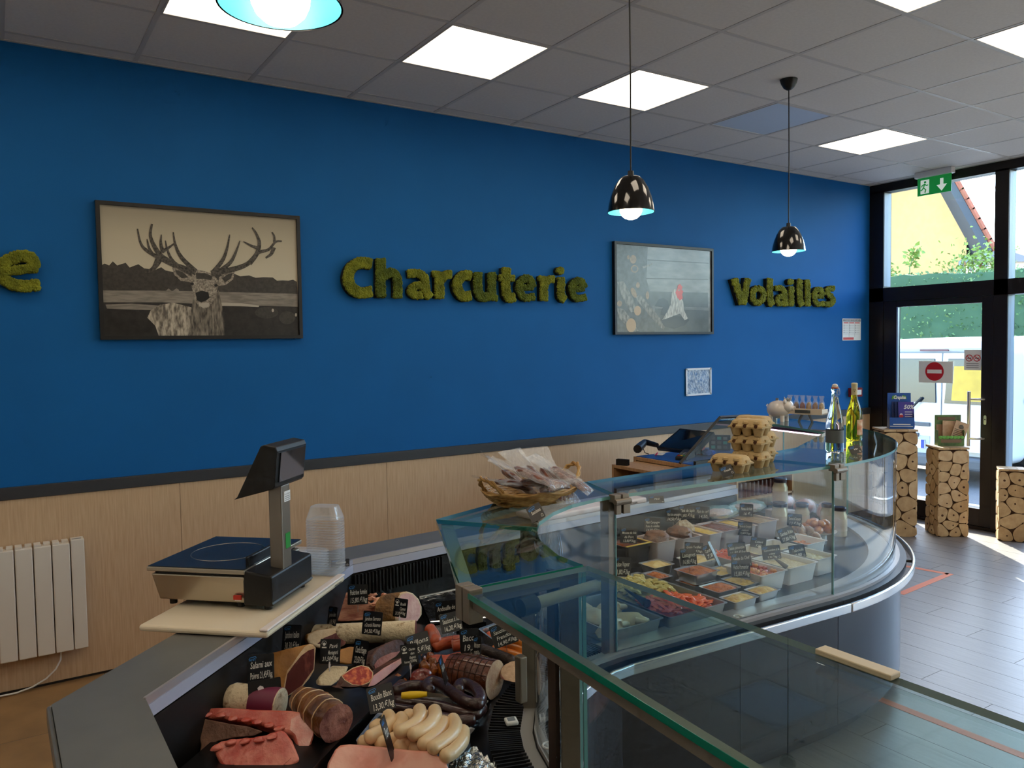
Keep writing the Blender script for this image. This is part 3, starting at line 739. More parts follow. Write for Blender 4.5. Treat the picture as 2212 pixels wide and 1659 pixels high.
A.append((1, [(1128, 725), (1150, 705), (1175, 725), (1205, 704), (1222, 715), (1216, 750), (1240, 760), (1215, 800), (1180, 812), (1142, 790)]))
A.append((3, [(1030, 852), (1090, 817), (1180, 802), (1300, 832), (1340, 850), (1320, 1030), (1085, 1034), (1060, 960), (1005, 905)]))
A.append((4, [(1316, 780), (1440, 820), (1492, 715), (1515, 820), (1530, 930), (1533, 1028), (1290, 1031), (1298, 905)]))
A.append((6, [(1174, 560), (1230, 570), (1300, 612), (1308, 664), (1232, 652), (1188, 612)])); A.append((0, [(1195, 578), (1245, 592), (1288, 630), (1240, 636), (1205, 606)]))
A.append((6, [(1495, 628), (1560, 592), (1603, 580), (1592, 642), (1542, 680), (1490, 690)])); A.append((0, [(1515, 636), (1562, 604), (1588, 600), (1575, 638), (1535, 664)]))
A.append((6, [(1335, 575), (1400, 588), (1450, 606), (1490, 650), (1490, 695), (1476, 735), (1470, 775), (1440, 806), (1428, 832), (1392, 846), (1354, 826), (1330, 785), (1310, 705), (1298, 655), (1310, 610)]))
A.append((0, [(1335, 600), (1400, 600), (1450, 622), (1440, 650), (1390, 640), (1340, 640)]))
A.append((7, [(1333, 735), (1378, 720), (1422, 732), (1430, 770), (1402, 790), (1372, 800), (1345, 786)])); A.append((8, [(1352, 800), (1372, 806), (1402, 800), (1428, 804), (1424, 828), (1390, 838), (1360, 824)]))
A.append((7, ell(1311, 673, 12, 9))); A.append((7, ell(1474, 684, 12, 9)))
for p_, w_ in [([(1335, 595), (1180, 540), (1080, 492), (1000, 445), (960, 395), (938, 298)], (20, 5)), ([(1200, 548), (1105, 490), (1055, 420), (1026, 345), (1037, 265)], (22, 7)),
               ([(1335, 590), (1240, 495), (1198, 410), (1182, 320)], (18, 4)), ([(1310, 605), (1225, 562), (1170, 505), (1142, 440), (1128, 378)], (17, 4)), ([(1112, 460), (1098, 400), (1101, 338)], (16, 4)),
               ([(1105, 455), (1158, 422), (1192, 394)], (14, 3)), ([(1040, 470), (1018, 430), (1003, 368)], (12, 4)), ([(1085, 505), (1050, 565), (992, 598)], (26, 6)),
               ([(1440, 605), (1530, 588), (1640, 560), (1705, 525), (1762, 462), (1832, 440), (1880, 388), (1924, 383)], (22, 5)), ([(1872, 388), (1872, 350), (1856, 320)], (9, 4)), ([(1455, 595), (1520, 510), (1550, 430), (1567, 338)], (17, 4)),
               ([(1485, 595), (1570, 530), (1610, 455), (1637, 380)], (17, 4)), ([(1700, 535), (1752, 468), (1770, 395), (1748, 330), (1720, 290)], (19, 4)), ([(1760, 430), (1712, 412), (1660, 384)], (12, 3)), ([(1868, 425), (1850, 470), (1812, 497)], (16, 6))]:
    A.append((5, stroke(p_, w_)))
art(pr, A, pm_, 'printed_shape', 3.16, 0, 400)
rx0, rx1, rz0, rz1 = 3.924, 5.015, 1.80, 2.518
m_rbg = mat('rooster_backdrop', (134, 138, 140), rough=0.2, col2=(108, 114, 118), scale=6, stretch=(1, 1, 3))  # greyed: the haze reflected by the picture glass is put into the colour
t, pr = picture('framed_picture', rx0, rx1, rz0, rz1, 'black framed photograph of a red-combed rooster beside a log pile', m_rbg)
rm = [mat('rp_dark', (80, 86, 90), rough=0.22, var=0.25, scale=25), mat('rp_line', (70, 74, 76), rough=0.22), mat('rp_log', (150, 126, 100), rough=0.22, var=0.2, scale=60), mat('rp_bark', (78, 80, 80), rough=0.22, col2=(150, 148, 142), scale=50, stretch=(1, 1, 0.5)),  # print tones lifted towards grey with the same reflected haze
      mat('rp_hackle', (128, 128, 124), rough=0.22, col2=(206, 204, 196), scale=90, stretch=(1, 1, 0.2)), mat('rp_red', (204, 54, 56), rough=0.22), mat('rp_tail', (60, 70, 80), rough=0.22), mat('rp_ground', (84, 92, 96), rough=0.22, var=0.15, scale=10), mat('rp_knot', (182, 152, 118), rough=0.22)]
A = [(0, [(272, 92), (508, 110), (498, 350), (520, 430), (545, 570), (630, 690), (620, 742), (272, 744)]), (7, [(560, 565), (955, 582), (955, 738), (560, 742)]),
     (1, [(505, 205), (955, 230), (955, 238), (505, 213)]), (1, [(492, 342), (952, 350), (952, 356), (492, 349)]), (7, [(500, 440), (950, 450), (950, 560), (540, 545)])]
for cx_, cy_, a_, b_ in ((400, 205, 24, 32), (365, 190, 9, 16), (410, 275, 28, 28), (435, 395, 14, 22), (505, 470, 12, 30), (300, 530, 18, 22)): A.append((2, ell(cx_, cy_, a_, b_)))
A += [(0, ell(412, 275, 20, 20)), (3, [(285, 372), (330, 366), (402, 500), (424, 585), (384, 596), (318, 480)]), (3, [(420, 482), (452, 464), (560, 590), (636, 688), (622, 726), (540, 640), (432, 512)]), (3, [(276, 560), (330, 570), (380, 640), (440, 730), (400, 740), (300, 640)]),
      (2, ell(404, 450, 18, 40, 18, -0.4)), (8, ell(432, 582, 26, 36)), (8, ell(385, 690, 36, 52)), (3, stroke([(470, 265), (515, 250), (543, 236)], (8, 5)))]
A += [(6, [(558, 550), (588, 498), (620, 488), (655, 510), (668, 560), (640, 620), (600, 610), (620, 555)]), (6, [(600, 650), (640, 610), (780, 630), (812, 650), (780, 690), (700, 715), (630, 700)]),
      (4, [(690, 432), (716, 418), (752, 480), (768, 520), (772, 575), (803, 642), (778, 652), (744, 604), (704, 618), (648, 640), (612, 650), (648, 592), (674, 540), (680, 470)]),
      (5, [(710, 448), (724, 420), (728, 396), (744, 386), (762, 408), (756, 428), (768, 440), (760, 462), (764, 494), (742, 506), (724, 486)]), (4, ell(737, 432, 8, 5))]
art(pr, A, rm, 'printed_shape', 3.403, 1250, 500)

# ------------------------------------------------------------------ moss lettering
m_moss = mat('moss', (92, 98, 14), rough=0.95, col2=(130, 134, 30), scale=16, bump=0.5, bscale=150)
m_moss2 = mat('moss_dark', (66, 80, 14), rough=0.95, col2=(96, 108, 22), scale=16, bump=0.5, bscale=150)
m_lblack = mat('letter_backing', (20, 22, 14), rough=0.8)
def moss_letter(ch, strokes, sc, ox, oy, label, dark=False, seed=0, th=0.034):
    """a letter as thick strokes (traced on the wall), black upstand filled with moss tufts"""
    yf = YW - 0.04
    def W(a, b2): q = aty(ox + a / sc, oy + b2 / sc, yf); return (q.x, q.z)
    polys = []; samp = []; rn = random.Random(seed)
    for pts, hw in strokes:
        if len(pts) == 1: pts = [(pts[0][0], pts[0][1]), (pts[0][0] + 0.5, pts[0][1] + 0.5)]; dot = True
        else: dot = False
        pl = ell(pts[0][0], pts[0][1], hw, hw, 20) if dot else stroke(pts, (hw, hw))
        polys.append([W(*p) for p in pl])
        L_ = sum(math.hypot(b2[0] - a[0], b2[1] - a[1]) for a, b2 in zip(pts[:-1], pts[1:])) + hw
        k = int(L_ * hw * 2 / (sc * sc) * 0.40) + 8
        m_ = len(pl) // 2
        for _ in range(k):
            if dot: a_ = rn.uniform(0, 2 * PI); r_ = hw * 0.8 * math.sqrt(rn.random()); samp.append(W(pts[0][0] + r_ * math.cos(a_), pts[0][1] + r_ * math.sin(a_)))
            else:
                i_ = rn.uniform(0.15, m_ - 1.15); j = int(i_); f_ = i_ - j; e_ = rn.uniform(0.1, 0.9)
                A_ = [pl[j][q] * (1 - f_) + pl[j + 1][q] * f_ for q in (0, 1)]; n_ = len(pl) - 1; B_ = [pl[n_ - j][q] * (1 - f_) + pl[n_ - j - 1][q] * f_ for q in (0, 1)]
                samp.append(W(A_[0] * e_ + B_[0] * (1 - e_), A_[1] * e_ + B_[1] * (1 - e_)))
    xs_ = [p[0] for pl in polys for p in pl]; zs_ = [p[1] for pl in polys for p in pl]; x0 = (min(xs_) + max(xs_)) / 2; zb = min(zs_)
    t = thing('moss_letter', label, 'letter', (x0, YW, zb), group='moss letters on the blue wall')
    bb = MB()
    for i, pl in enumerate(polys):
        n = len(pl); d = th + 0.0006 * i
        b3 = MB(); b3.prism([(p[0] - x0, p[1] - zb) for p in pl], 0.0, d); bb.add([(x, -z - 0.001, y) for x, y, z in b3.v], [f[::-1] for f in b3.f])
    bb.build('backing', m_lblack, t, world=False, fix=True)
    bb = MB()
    for i, p in enumerate(samp):
        r = rn.uniform(0.0075, 0.0125)
        bb.blob((p[0] - x0, -th - 0.001, p[1] - zb), (r, r * 1.2, r), 7, 5, amp=0.35, fr=2.2, seed=i * 0.37 + seed)
    bb.build('moss', m_moss2 if dark else m_moss, t, world=False, smooth=True)
CH = [('capital letter C', [([(348, 240), (270, 230), (205, 265), (178, 340), (200, 412), (265, 450), (350, 442)], 42)], 0),
      ('letter h', [([(418, 199), (418, 485)], 37), ([(440, 330), (490, 303), (535, 330), (543, 400), (543, 485)], 34)], 1),
      ('letter a', [([(620, 315), (690, 308), (738, 335), (748, 400), (755, 450), (780, 482)], 30), ([(735, 405), (685, 395), (642, 432), (665, 468), (720, 465)], 28)], 0),
      ('first letter r', [([(850, 300), (850, 492)], 36), ([(802, 312), (850, 315)], 20), ([(865, 352), (895, 320), (936, 318)], 30)], 0),
      ('letter c', [([(1080, 328), (1030, 322), (983, 370), (985, 430), (1025, 478), (1080, 472)], 37)], 0),
      ('letter u', [([(1132, 304), (1132, 420), (1160, 482), (1215, 475)], 34), ([(1235, 304), (1235, 495)], 32), ([(1235, 482), (1275, 490)], 22)], 1),
      ('letter t', [([(1340, 268), (1340, 430), (1360, 486), (1402, 484)], 34), ([(1290, 340), (1402, 345)], 22)], 0),
      ('first letter e', [([(1445, 415), (1540, 408)], 20), ([(1536, 405), (1520, 358), (1480, 345), (1440, 382), (1440, 435), (1475, 485), (1550, 478)], 27)], 1),
      ('second letter r', [([(1618, 338), (1618, 508)], 30), ([(1582, 345), (1618, 348)], 18), ([(1635, 378), (1660, 350), (1692, 352)], 25)], 0),
      ('letter i', [([(1745, 340), (1745, 470), (1772, 500)], 29), ([(1738, 290)], 31)], 0),
      ('last letter e', [([(1825, 425), (1915, 418)], 19), ([(1912, 412), (1898, 372), (1865, 362), (1828, 392), (1825, 442), (1858, 492), (1928, 482)], 25)], 1)]
for i, (l, st, dk) in enumerate(CH): moss_letter(l, st, 3.403, 700, 500, f"green moss {l} of the wall word Charcuterie", dk, seed=i)
VO = [('capital letter V', [([(1146, 346), (1203, 535)], 27), ([(1246, 346), (1208, 535)], 26)]), ('letter o', [([(1318, 415), (1355, 440), (1355, 500), (1318, 528), (1285, 500), (1284, 440), (1318, 415)], 21)]),
      ('first letter l', [([(1408, 345), (1408, 500), (1426, 540)], 24)]), ('letter a', [([(1450, 420), (1490, 415), (1514, 445), (1518, 500), (1522, 546)], 19), ([(1510, 480), (1475, 482), (1462, 512), (1480, 532), (1512, 520)], 17)]),
      ('letter i', [([(1565, 405), (1565, 548)], 21), ([(1560, 370)], 24)]), ('second letter l', [([(1626, 350), (1628, 500), (1644, 542)], 22)]), ('third letter l', [([(1684, 353), (1686, 550)], 22)]),
      ('letter e', [([(1737, 482), (1800, 476)], 14), ([(1797, 472), (1785, 432), (1759, 424), (1737, 452), (1736, 497), (1760, 535), (1806, 528)], 18)]), ('letter s', [([(1882, 422), (1846, 420), (1830, 446), (1852, 472), (1872, 500), (1858, 534), (1815, 534)], 20)])]
for i, (l, st) in enumerate(VO): moss_letter(l, st, 3.403, 1250, 500, f"green moss {l} of the wall word Volailles", False, seed=30 + i)
moss_letter('e', [([(20, 590), (250, 565)], 26), ([(238, 560), (212, 498), (130, 486), (35, 525), (5, 595), (50, 660), (150, 688), (264, 680)], 38)], 3.16, 0, 400, 'green moss letter e cut by the picture edge beside the stag', False, seed=60)

# ------------------------------------------------------------------ small notices, alarm box
def wall_rect(px0, py0, px1, py1, y=YW - 0.004):
    a = aty(px0, py0, y); c = aty(px1, py1, y); return a.x, c.x, c.z, a.z
m_film = film_mat('clear_film', 0.22, bscale=50)
x0, x1, z0, z1 = wall_rect(1481, 797, 1535, 851)
t = thing('plastic_notice', 'crinkled plastic-covered notice taped below the rooster picture', 'notice', (x0, YW, z0))
MB().grid(lambda u_, v_: (x0 + (x1 - x0) * u_, YW - 0.004 - 0.006 * (0.5 + 0.5 * math.sin(u_ * 9 + 2 * math.sin(v_ * 5))), z0 + (z1 - z0) * v_), 16, 10).build('sleeve', mat('foil_sheet', (196, 204, 212), rough=0.3, col2=(96, 124, 160), scale=26, stretch=(3, 1, 1.2), metal=0.4, bump=0.9, bscale=60), t, smooth=True)
for q in ((x0, x1, z0 - 0.004, z0 + 0.012), (x0, x1, z1 - 0.012, z1 + 0.004), (x0 - 0.004, x0 + 0.012, z0, z1), (x1 - 0.012, x1 + 0.004, z0, z1)):
    MB().bx(q[0], q[1], YW - 0.013, YW - 0.0115, q[2], q[3]).build('tape', mat('white_tape', (214, 220, 226), rough=0.4), t)
x0, x1, z0, z1 = wall_rect(1820, 688, 1859, 735)
t = thing('safety_notice', 'white safety instruction notice with red headings by the door frame', 'notice', (x0, YW, z0))
MB().bx(x0, x1, YW - 0.006, YW - 0.0005, z0, z1).build('sheet', m_paper, t)
W_, H_ = x1 - x0, z1 - z0
def nb(u0, u1, v0, v1, m, nm, d_=0.0072): MB().bx(x0 + W_ * u0, x0 + W_ * u1, YW - d_, YW - 0.006, z0 + H_ * v0, z0 + H_ * v1).build(nm, m, t)
m_g1 = mat('notice_grey', (120, 124, 128), rough=0.6); m_g2 = mat('notice_line', (176, 178, 182), rough=0.6); m_nred = mat('notice_red', (206, 84, 84), rough=0.6)
nb(0.03, 0.97, 0.86, 0.97, m_g1, 'header'); nb(0.03, 0.60, 0.03, 0.14, m_nred, 'footer')
text_mesh('header_text', 'CONSIGNES DE SECURITE', 0.02, m_paper, t, frame_M((W_ * 0.08, -0.0076, H_ * 0.89), (1, 0, 0), (0, 0, 1)), width=W_ * 0.84)
for k in range(3):
    u0 = 0.05 + 0.31 * k; nb(u0, u0 + 0.26, 0.78, 0.83, m_nred, 'heading')
    for q in range(5): nb(u0 + 0.0, u0 + 0.05, 0.68 - 0.085 * q, 0.71 - 0.085 * q, m_g1, 'bullet'); nb(u0 + 0.07, u0 + 0.25, 0.685 - 0.085 * q, 0.70 - 0.085 * q, m_g2, 'text_line')
for k in (0.345, 0.655): nb(k - 0.004, k + 0.004, 0.16, 0.84, m_g2, 'rule')
nb(0.03, 0.97, 0.29, 0.30, m_g2, 'rule')
x0, x1, z0, z1 = wall_rect(1833, 838, 1852, 856)
t = thing('alarm_call_point', 'small dark red alarm box on the blue wall behind the bottles', 'alarm', (x0, YW, z0))
MB().bx(x0, x1, YW - 0.06, YW, z0, z1).build('box', mat('alarm_red', (130, 24, 26), rough=0.4), t, bevel=0.004)
MB().bx(x0 + 0.02, x1 - 0.02, YW - 0.062, YW - 0.058, z0 + 0.02, z1 - 0.02).build('press_plate', m_paper, t)

# ------------------------------------------------------------------ radiator
m_rad = mat('radiator_white', (214, 206, 194), rough=0.45)
ry = YW - 0.10
def rx(px): return aty(px, 1270, ry).x
zt, zb = aty(120, 1172, ry).z, aty(120, 1412, ry).z
t = thing('radiator', 'white electric panel radiator on the wood panelling', 'radiator', (rx(90), YW, zb))
ed = [-48, -8, 33.7, 74.8, 115, 155.5]
for a, c in zip(ed[:-1], ed[1:]):
    f_ = MB().bx(rx(a) + 0.0022, rx(c) - 0.0022, ry, YW - 0.03, zb, zt - 0.012).build('fin', m_rad, t, bevel=0.005)
    MB().bx(rx(a) + 0.004, rx(a) + 0.034, ry + 0.004, YW - 0.032, zt - 0.013, zt).build('grille_tooth', m_rad, f_, world=False) if False else None
    for k in (0.004, 0.046): MB().bx(rx(a) + k, min(rx(a) + k + 0.03, rx(c) - 0.004), ry + 0.004 + (0.02 if k > 0.02 else 0), YW - 0.032, zt - 0.013, zt).build('grille_tooth', m_rad, t, bevel=0.002)
e = MB().bx(rx(155.5) + 0.0022, rx(186), ry, YW - 0.028, zb, zt + 0.002).build('control_box', m_rad, t, bevel=0.004)
MB().bx(rx(160), rx(180), ry + 0.015, ry + 0.028, zt + 0.0015, zt + 0.003).build('display', m_g1, t)
for px in (20, 140): MB().bx(rx(px) - 0.02, rx(px) + 0.02, YW - 0.03, YW, zt - 0.2, zt - 0.15).build('bracket', m_rad, t)
pts = [aty(px, py, YW - 0.05) for px, py in ((133, 1408), (131, 1425), (121, 1445), (100, 1466), (70, 1484), (35, 1497), (0, 1504), (-40, 1508))]
pts[0].z = zb + 0.01
tag(MB().tube(pts, 0.0045, 8).build('power_cable', m_white, smooth=True), 'white power cable drooping under the radiator', 'cable')
# ------------------------------------------------------------------ display counter
ZT = 1.20; ZG = 0.645; ZW = 0.88; ZD = 0.615
m_glass = glass_mat('shelf_glass', (238, 249, 247), 1.55)
m_fglass = glass_mat('case_glass', (247, 251, 250), 1.40)
m_edge = mat('glass_edge_green', (20, 122, 100), rough=0.1, spec=0.8)
m_edge2 = mat('glass_edge_teal', (96, 150, 146), rough=0.1, spec=0.8)
m_taupe = mat('taupe_profile', (128, 118, 104), rough=0.4, metal=0.4)
m_base = mat('charcoal_panel', (44, 44, 46), rough=0.22, var=0.04, scale=3)
m_deck = mat('black_deck', (12, 12, 14), rough=0.28)
m_rearw = mat('black_liner', (9, 9, 10), rough=0.5)
m_slat = mat('vent_slat', (20, 20, 22), rough=0.5)
m_lip = mat('lip_aluminium', (206, 200, 204), rough=0.28, metal=0.7)
m_band = mat('lip_band', (188, 190, 210), rough=0.35, metal=0.3)  # aluminium band with the lavender LED light put into its colour
m_wtop = mat('worktop_steel', (132, 132, 128), rough=0.42, metal=0.6, var=0.06, scale=6)
m_sill = mat('sill_grey', (168, 164, 162), rough=0.35, metal=0.3)
m_bumper = mat('bumper_steel', (206, 206, 206), rough=0.2, metal=0.9)
m_gasket = mat('gasket', (20, 20, 22), rough=0.45)

def arc(cx, cy, r, a0, a1, n): return [(cx + r * math.cos(math.radians(a0 + (a1 - a0) * i / n)), cy + r * math.sin(math.radians(a0 + (a1 - a0) * i / n))) for i in range(n + 1)]
def offset(path, d):
    """offset an open path to the left of travel by d"""
    out = []; n = len(path)
    for i in range(n):
        a = Vector(path[max(i - 1, 0)]); b2 = Vector(path[min(i + 1, n - 1)]); t_ = (b2 - a).normalized()
        out.append((path[i][0] - t_.y * d, path[i][1] + t_.x * d))
    return out
# front lines, running from the wall side of the far end round to the camera end; the case is on their left... travel: B -> corner -> A -> end -> C
FB = [(1.058, -4.45), (1.062, -3.12)]
FC = [(1.064, -3.10), (1.068, -3.001), (1.118, -2.855), (1.157, -2.781), (1.244, -2.669), (1.36, -2.581), (1.479, -2.523), (1.60, -2.494), (1.70, -2.487)]
FA = [(1.70, -2.487), (2.86, -2.541)]
FE = [(2.86, -2.541)] + arc(2.90, -0.99, 1.55, -88, -25, 18)
FCC = arc(2.90, -0.99, 1.55, -25, -2.5, 7)
RB = [(0.20, -4.45), (0.186, -2.502)]; RD = [(0.186, -2.502), (1.072, -1.612)]; RA = [(1.072, -1.612), (1.504, -1.565), (2.86, -1.455)]; RE = [(2.86, -1.455), (3.56, -1.41)]

def shelf(name, poly, parent, edge):
    bb = MB(); bb.mi = 0; bb.prism(poly, ZT - 0.012, ZT, side=1); return bb.build(name, [m_glass, edge], parent)
def case(name, label, front, rear, opts):
    """one refrigerated case: base panels, bumper, rail, glass, deck, rear wall"""
    c = (sum(p[0] for p in front + rear) / len(front + rear), sum(p[1] for p in front + rear) / len(front + rear))
    t = thing(name, label, 'display case', (c[0], c[1], 0))
    # travel of front has the inside of the case on its LEFT
    out = lambda d: offset(front, -d)
    inn = lambda d: offset(front, d)
    pn = opts.get('split', 1); L_ = len(front) - 1
    if L_ < 2:
        for i in range(pn):
            a = Vector(out(0.02)[0]).lerp(Vector(out(0.02)[-1]), i / pn + 0.0015); b2 = Vector(out(0.02)[0]).lerp(Vector(out(0.02)[-1]), (i + 1) / pn - 0.0015)
            MB().wall([tuple(a), tuple(b2)], 0.09, 0.60, 0.02).build('base_panel', m_base, t)
    else:
        MB().wall(out(0.02), 0.09, 0.60, 0.02).build('base_panel', m_base, t, smooth=30)
    MB().wall(inn(0.05), 0.0, 0.09, 0.02).build('toe_kick', m_gasket, t, smooth=30)
    MB().wall(out(0.045), 0.598, 0.632, 0.075).build('rail_channel', m_gasket, t, smooth=30)
    MB().wall(out(0.015), 0.632, ZG, 0.03).build('glass_rail', opts.get('railm', m_sill), t, smooth=30)
    MB().wall(out(0.085), 0.592, 0.630, 0.014).build('bumper_bar', m_bumper, t, smooth=30, bevel=0.004)
    bb = MB(); 
    for q in (0.15, 0.5, 0.85):
        k = min(int(q * L_), L_ - 1); p = Vector(front[k]).lerp(Vector(front[k + 1]), q * L_ - k); o_ = Vector(out(0.075)[k]).lerp(Vector(out(0.075)[k + 1]), q * L_ - k)
        bb.tube([(p.x, p.y, 0.606), (o_.x, o_.y, 0.606)], 0.008, 6)
    bb.build('bumper_brackets', m_gasket, t)
    gl = MB(); gl.wall(inn(0.004), ZG, ZT - 0.0125, 0.008); gl.build('front_glass', m_fglass, t, smooth=30)
    for p, q in ((inn(0.003)[0], inn(0.013)[0]), (inn(0.003)[-1], inn(0.013)[-1])):
        d = (Vector(q) - Vector(p)); n_ = Vector((-d.y, d.x)).normalized() * 0.0015
        e = MB(); e.prism([tuple(Vector(p) - n_), tuple(Vector(q) - n_), tuple(Vector(q) + n_), tuple(Vector(p) + n_)], ZG, ZT - 0.013)
        e.build('glass_edge', m_edge2, t)
    if opts.get('sill', True): MB().wall(inn(0.02), ZD + 0.001, ZD + 0.018, opts.get('sw', 0.11)).build('front_sill', m_sill, t, smooth=30)
    dk = inn(0.012) + rear[::-1]
    MB().prism(dk, ZD - 0.03, ZD).build('deck', m_deck, t)
    return t
cB = case('display_case', 'straight glass display case running towards the camera', FB, RB, dict(split=2))
cC = case('display_case', 'inner corner display case with a concave curved glass front and meats', FC, RD, dict(sw=0.045))
cA = case('display_case', 'straight glass display case of cooked dishes between two clamps', FA, RA, dict(split=2))
cE = case('display_case', 'rounded end display case with a convex curved glass front', FE, RE, dict())
cW = case('display_case', 'last display case turning towards the blue wall under the piggy bank', FCC, [(4.04, -1.42), (4.06, -1.06)], dict())
# deck gap fill and tiers in the corner
# rear liners, lips
def rear(t, path, grille=True):
    ro = offset(path, 0.02)
    MB().wall(path, ZD - 0.03, ZW - 0.06, 0.02).build('rear_liner', m_rearw, t, smooth=30)
    MB().wall(offset(path, -0.006), ZW - 0.052, ZW - 0.018, 0.02).build('lip_band', m_band, t)
    if grille:
        L_ = sum((Vector(b2) - Vector(a)).length for a, b2 in zip(path[:-1], path[1:])); n = int(L_ / 0.016)
        me = None
        for i in range(n):
            s_ = (i + 0.5) / n * L_
            for a, b2 in zip(path[:-1], path[1:]):
                l = (Vector(b2) - Vector(a)).length
                if s_ <= l: break
                s_ -= l
            d = (Vector(b2) - Vector(a)).normalized(); p = Vector(a) + d * s_
            if me is None:
                me = MB().bx(-0.003, 0.003, -0.012, 0.0, ZW - 0.15, ZW - 0.062).mesh('grille_slat'); me.materials.append(m_slat)
            o = bpy.data.objects.new('grille_slat', me); COL.objects.link(o); o.parent = t
            o.location = (p.x - t.location.x, p.y - t.location.y, 0); o.rotation_euler.z = math.atan2(d.y, d.x)
rear(cC, RD, False); rear(cC, RA[:2], True); rear(cA, RA[1:], False); rear(cE, RE, False); rear(cB, RB, False)
# service side back panels
m_back = mat('service_panel', (150, 150, 150), rough=0.35, metal=0.6)
bp = offset(RB + RD[1:] + RA[1:], 0.12)
for t, pth in ((cB, offset(RB, 0.11)), (cC, offset(RD, 0.11)), (cA, offset(RA[1:], 0.11))):
    MB().wall(pth, 0.0, ZW - 0.05, 0.03).build('back_panel', m_back, t)
# worktops
wt = thing('worktop', 'grey steel worktop bending round behind the meat display', 'worktop', (0.3, -2.2, ZW))
inner = [(0.20, -4.45), (0.186, -2.502), (1.072, -1.612), (1.504, -1.565), (3.55, -1.41)]
outer = [(0.005, -4.45), (-0.003, -2.405), (0.985, -1.425), (1.48, -1.375), (3.56, -1.22)]
bb = MB(); bb.prism(inner + outer[::-1], ZW - 0.018, ZW); bb.build('top', m_wtop, wt)
MB().wall(outer, ZW - 0.05, ZW - 0.004, 0.012).build('rolled_edge', m_wtop, wt, bevel=0.005)
lp = offset(inner, -0.004)
MB().wall(lp[1:], ZW - 0.017, ZW + 0.003, 0.008).build('front_lip', m_lip, wt)
MB().wall(lp[:2], ZW - 0.017, ZW - 0.001, 0.004).build('side_lip', m_wtop, wt)
# white cabinet edge behind the worktop bend
tag(MB().bx(-0.10, -0.05, -4.3, -2.72, 0.0, 0.80).build('cutting_table', m_white, bevel=0.02, seg=3), 'white table edge behind the bend of the worktop', 'table')

# glass shelves
def gshelf(label, poly, edge):
    t = thing('glass_shelf', label, 'glass shelf', (poly[0][0], poly[0][1], ZT - 0.012)); shelf('pane', poly, t, edge); return t
sB = gshelf('foreground glass counter shelf with a thick green edge', [(0.735, -3.115), (0.628, -4.45), (1.062, -4.45), (1.068, -3.118)], mat('glass_edge_pale', (150, 168, 158), rough=0.15, spec=0.7))
bb = MB(); bb.prism([(0.7342, -3.1158), (0.6272, -4.4500), (0.6282, -4.45), (0.7352, -3.1150)], ZT - 0.0121, ZT + 0.0001); bb.build('green_edge', m_edge, sB)
gshelf('corner glass shelf piece nearest the foreground shelf', [(0.735, -3.103), (1.064, -3.106), (1.066, -3.04), (1.068, -3.001), (1.118, -2.855), (1.157, -2.781), (1.196, -2.726), (1.013, -2.455)], m_edge)
gshelf('corner glass shelf piece carrying the wicker basket', [(1.016, -2.450), (1.200, -2.722), (1.244, -2.669), (1.36, -2.581), (1.479, -2.523), (1.60, -2.494), (1.698, -2.488), (1.785, -2.21), (1.621, -2.239), (1.365, -2.32)], m_edge2)
gshelf('straight glass shelf carrying the egg boxes', [(1.704, -2.488), (2.858, -2.542), (2.765, -2.140), (2.405, -2.177), (1.79, -2.21)], m_edge2)
gshelf('rounded glass shelf carrying the two bottles', [(2.862, -2.542)] + arc(2.90, -0.99, 1.552, -88, -25, 18) + [(3.89, -1.77), (3.208, -2.085), (2.77, -2.138)], m_edge2)
gshelf('far glass shelf in front of the piggy bank', arc(2.90, -0.99, 1.552, -24.8, -2.5, 7) + [(4.08, -1.06), (4.03, -1.40), (3.895, -1.765)], m_edge2)

# posts, clamps, arms, rails of the glass
def post(x, y, par, w_=0.026, d_=0.04, rz=0.0, z1=ZT - 0.013):
    bb = MB(); bb.T = Matrix.Translation((x, y, 0)) @ Matrix.Rotation(rz, 4, 'Z'); bb.bx(-w_ / 2, w_ / 2, -d_ / 2, d_ / 2, ZD, z1)
    return bb.build('post', m_taupe, par, bevel=0.002)
def clamp(x, y, rz, par, name='glass_clamp'):
    bb = MB(); bb.T = Matrix.Translation((x, y, 0)) @ Matrix.Rotation(rz, 4, 'Z')
    bb.bx(-0.032, -0.003, -0.020, 0.012, ZT - 0.022, ZT + 0.006); bb.bx(0.003, 0.032, -0.020, 0.012, ZT - 0.022, ZT + 0.006)
    bb.tube([(-0.034, -0.024, ZT - 0.018), (0.034, -0.024, ZT - 0.018)], 0.011, 10)
    bb.bx(-0.026, -0.004, -0.022, -0.008, ZT - 0.062, ZT - 0.015); bb.bx(0.005, 0.036, -0.022, -0.008, ZT - 0.062, ZT - 0.015)
    return bb.build(name, m_taupe, par, bevel=0.002)
post(1.685, -2.455, cA, 0.028, 0.045); post(1.232, -2.632, cC, 0.052, 0.03, math.radians(-33)); post(1.036, -3.085, cB, 0.045, 0.030, math.radians(-33))
clamp(1.702, -2.495, -0.04, cA); clamp(2.860, -2.545, -0.04, cE)
MB().bx(1.000, 1.012, -3.075, -3.045, ZD, ZT - 0.013).build('post_dark_strip', mat('dark_brown', (52, 38, 32), rough=0.5), cB)  # narrow dark brown strip beside the post
MB().bx(1.178, 1.204, -2.655, -2.625, 0.66, 0.80).build('catch_box', m_taupe, cC, bevel=0.004)
for yy in (-3.090, -3.122):
    MB().bx(0.733, 0.768, yy - 0.014, yy + 0.014, ZT - 0.068, ZT + 0.007).build('end_clamp', m_taupe, cB, bevel=0.002)
MB().bx(0.745, 1.04, -3.085, -3.062, ZT - 0.05, ZT - 0.0125).build('shelf_arm', m_taupe, cB, bevel=0.002)
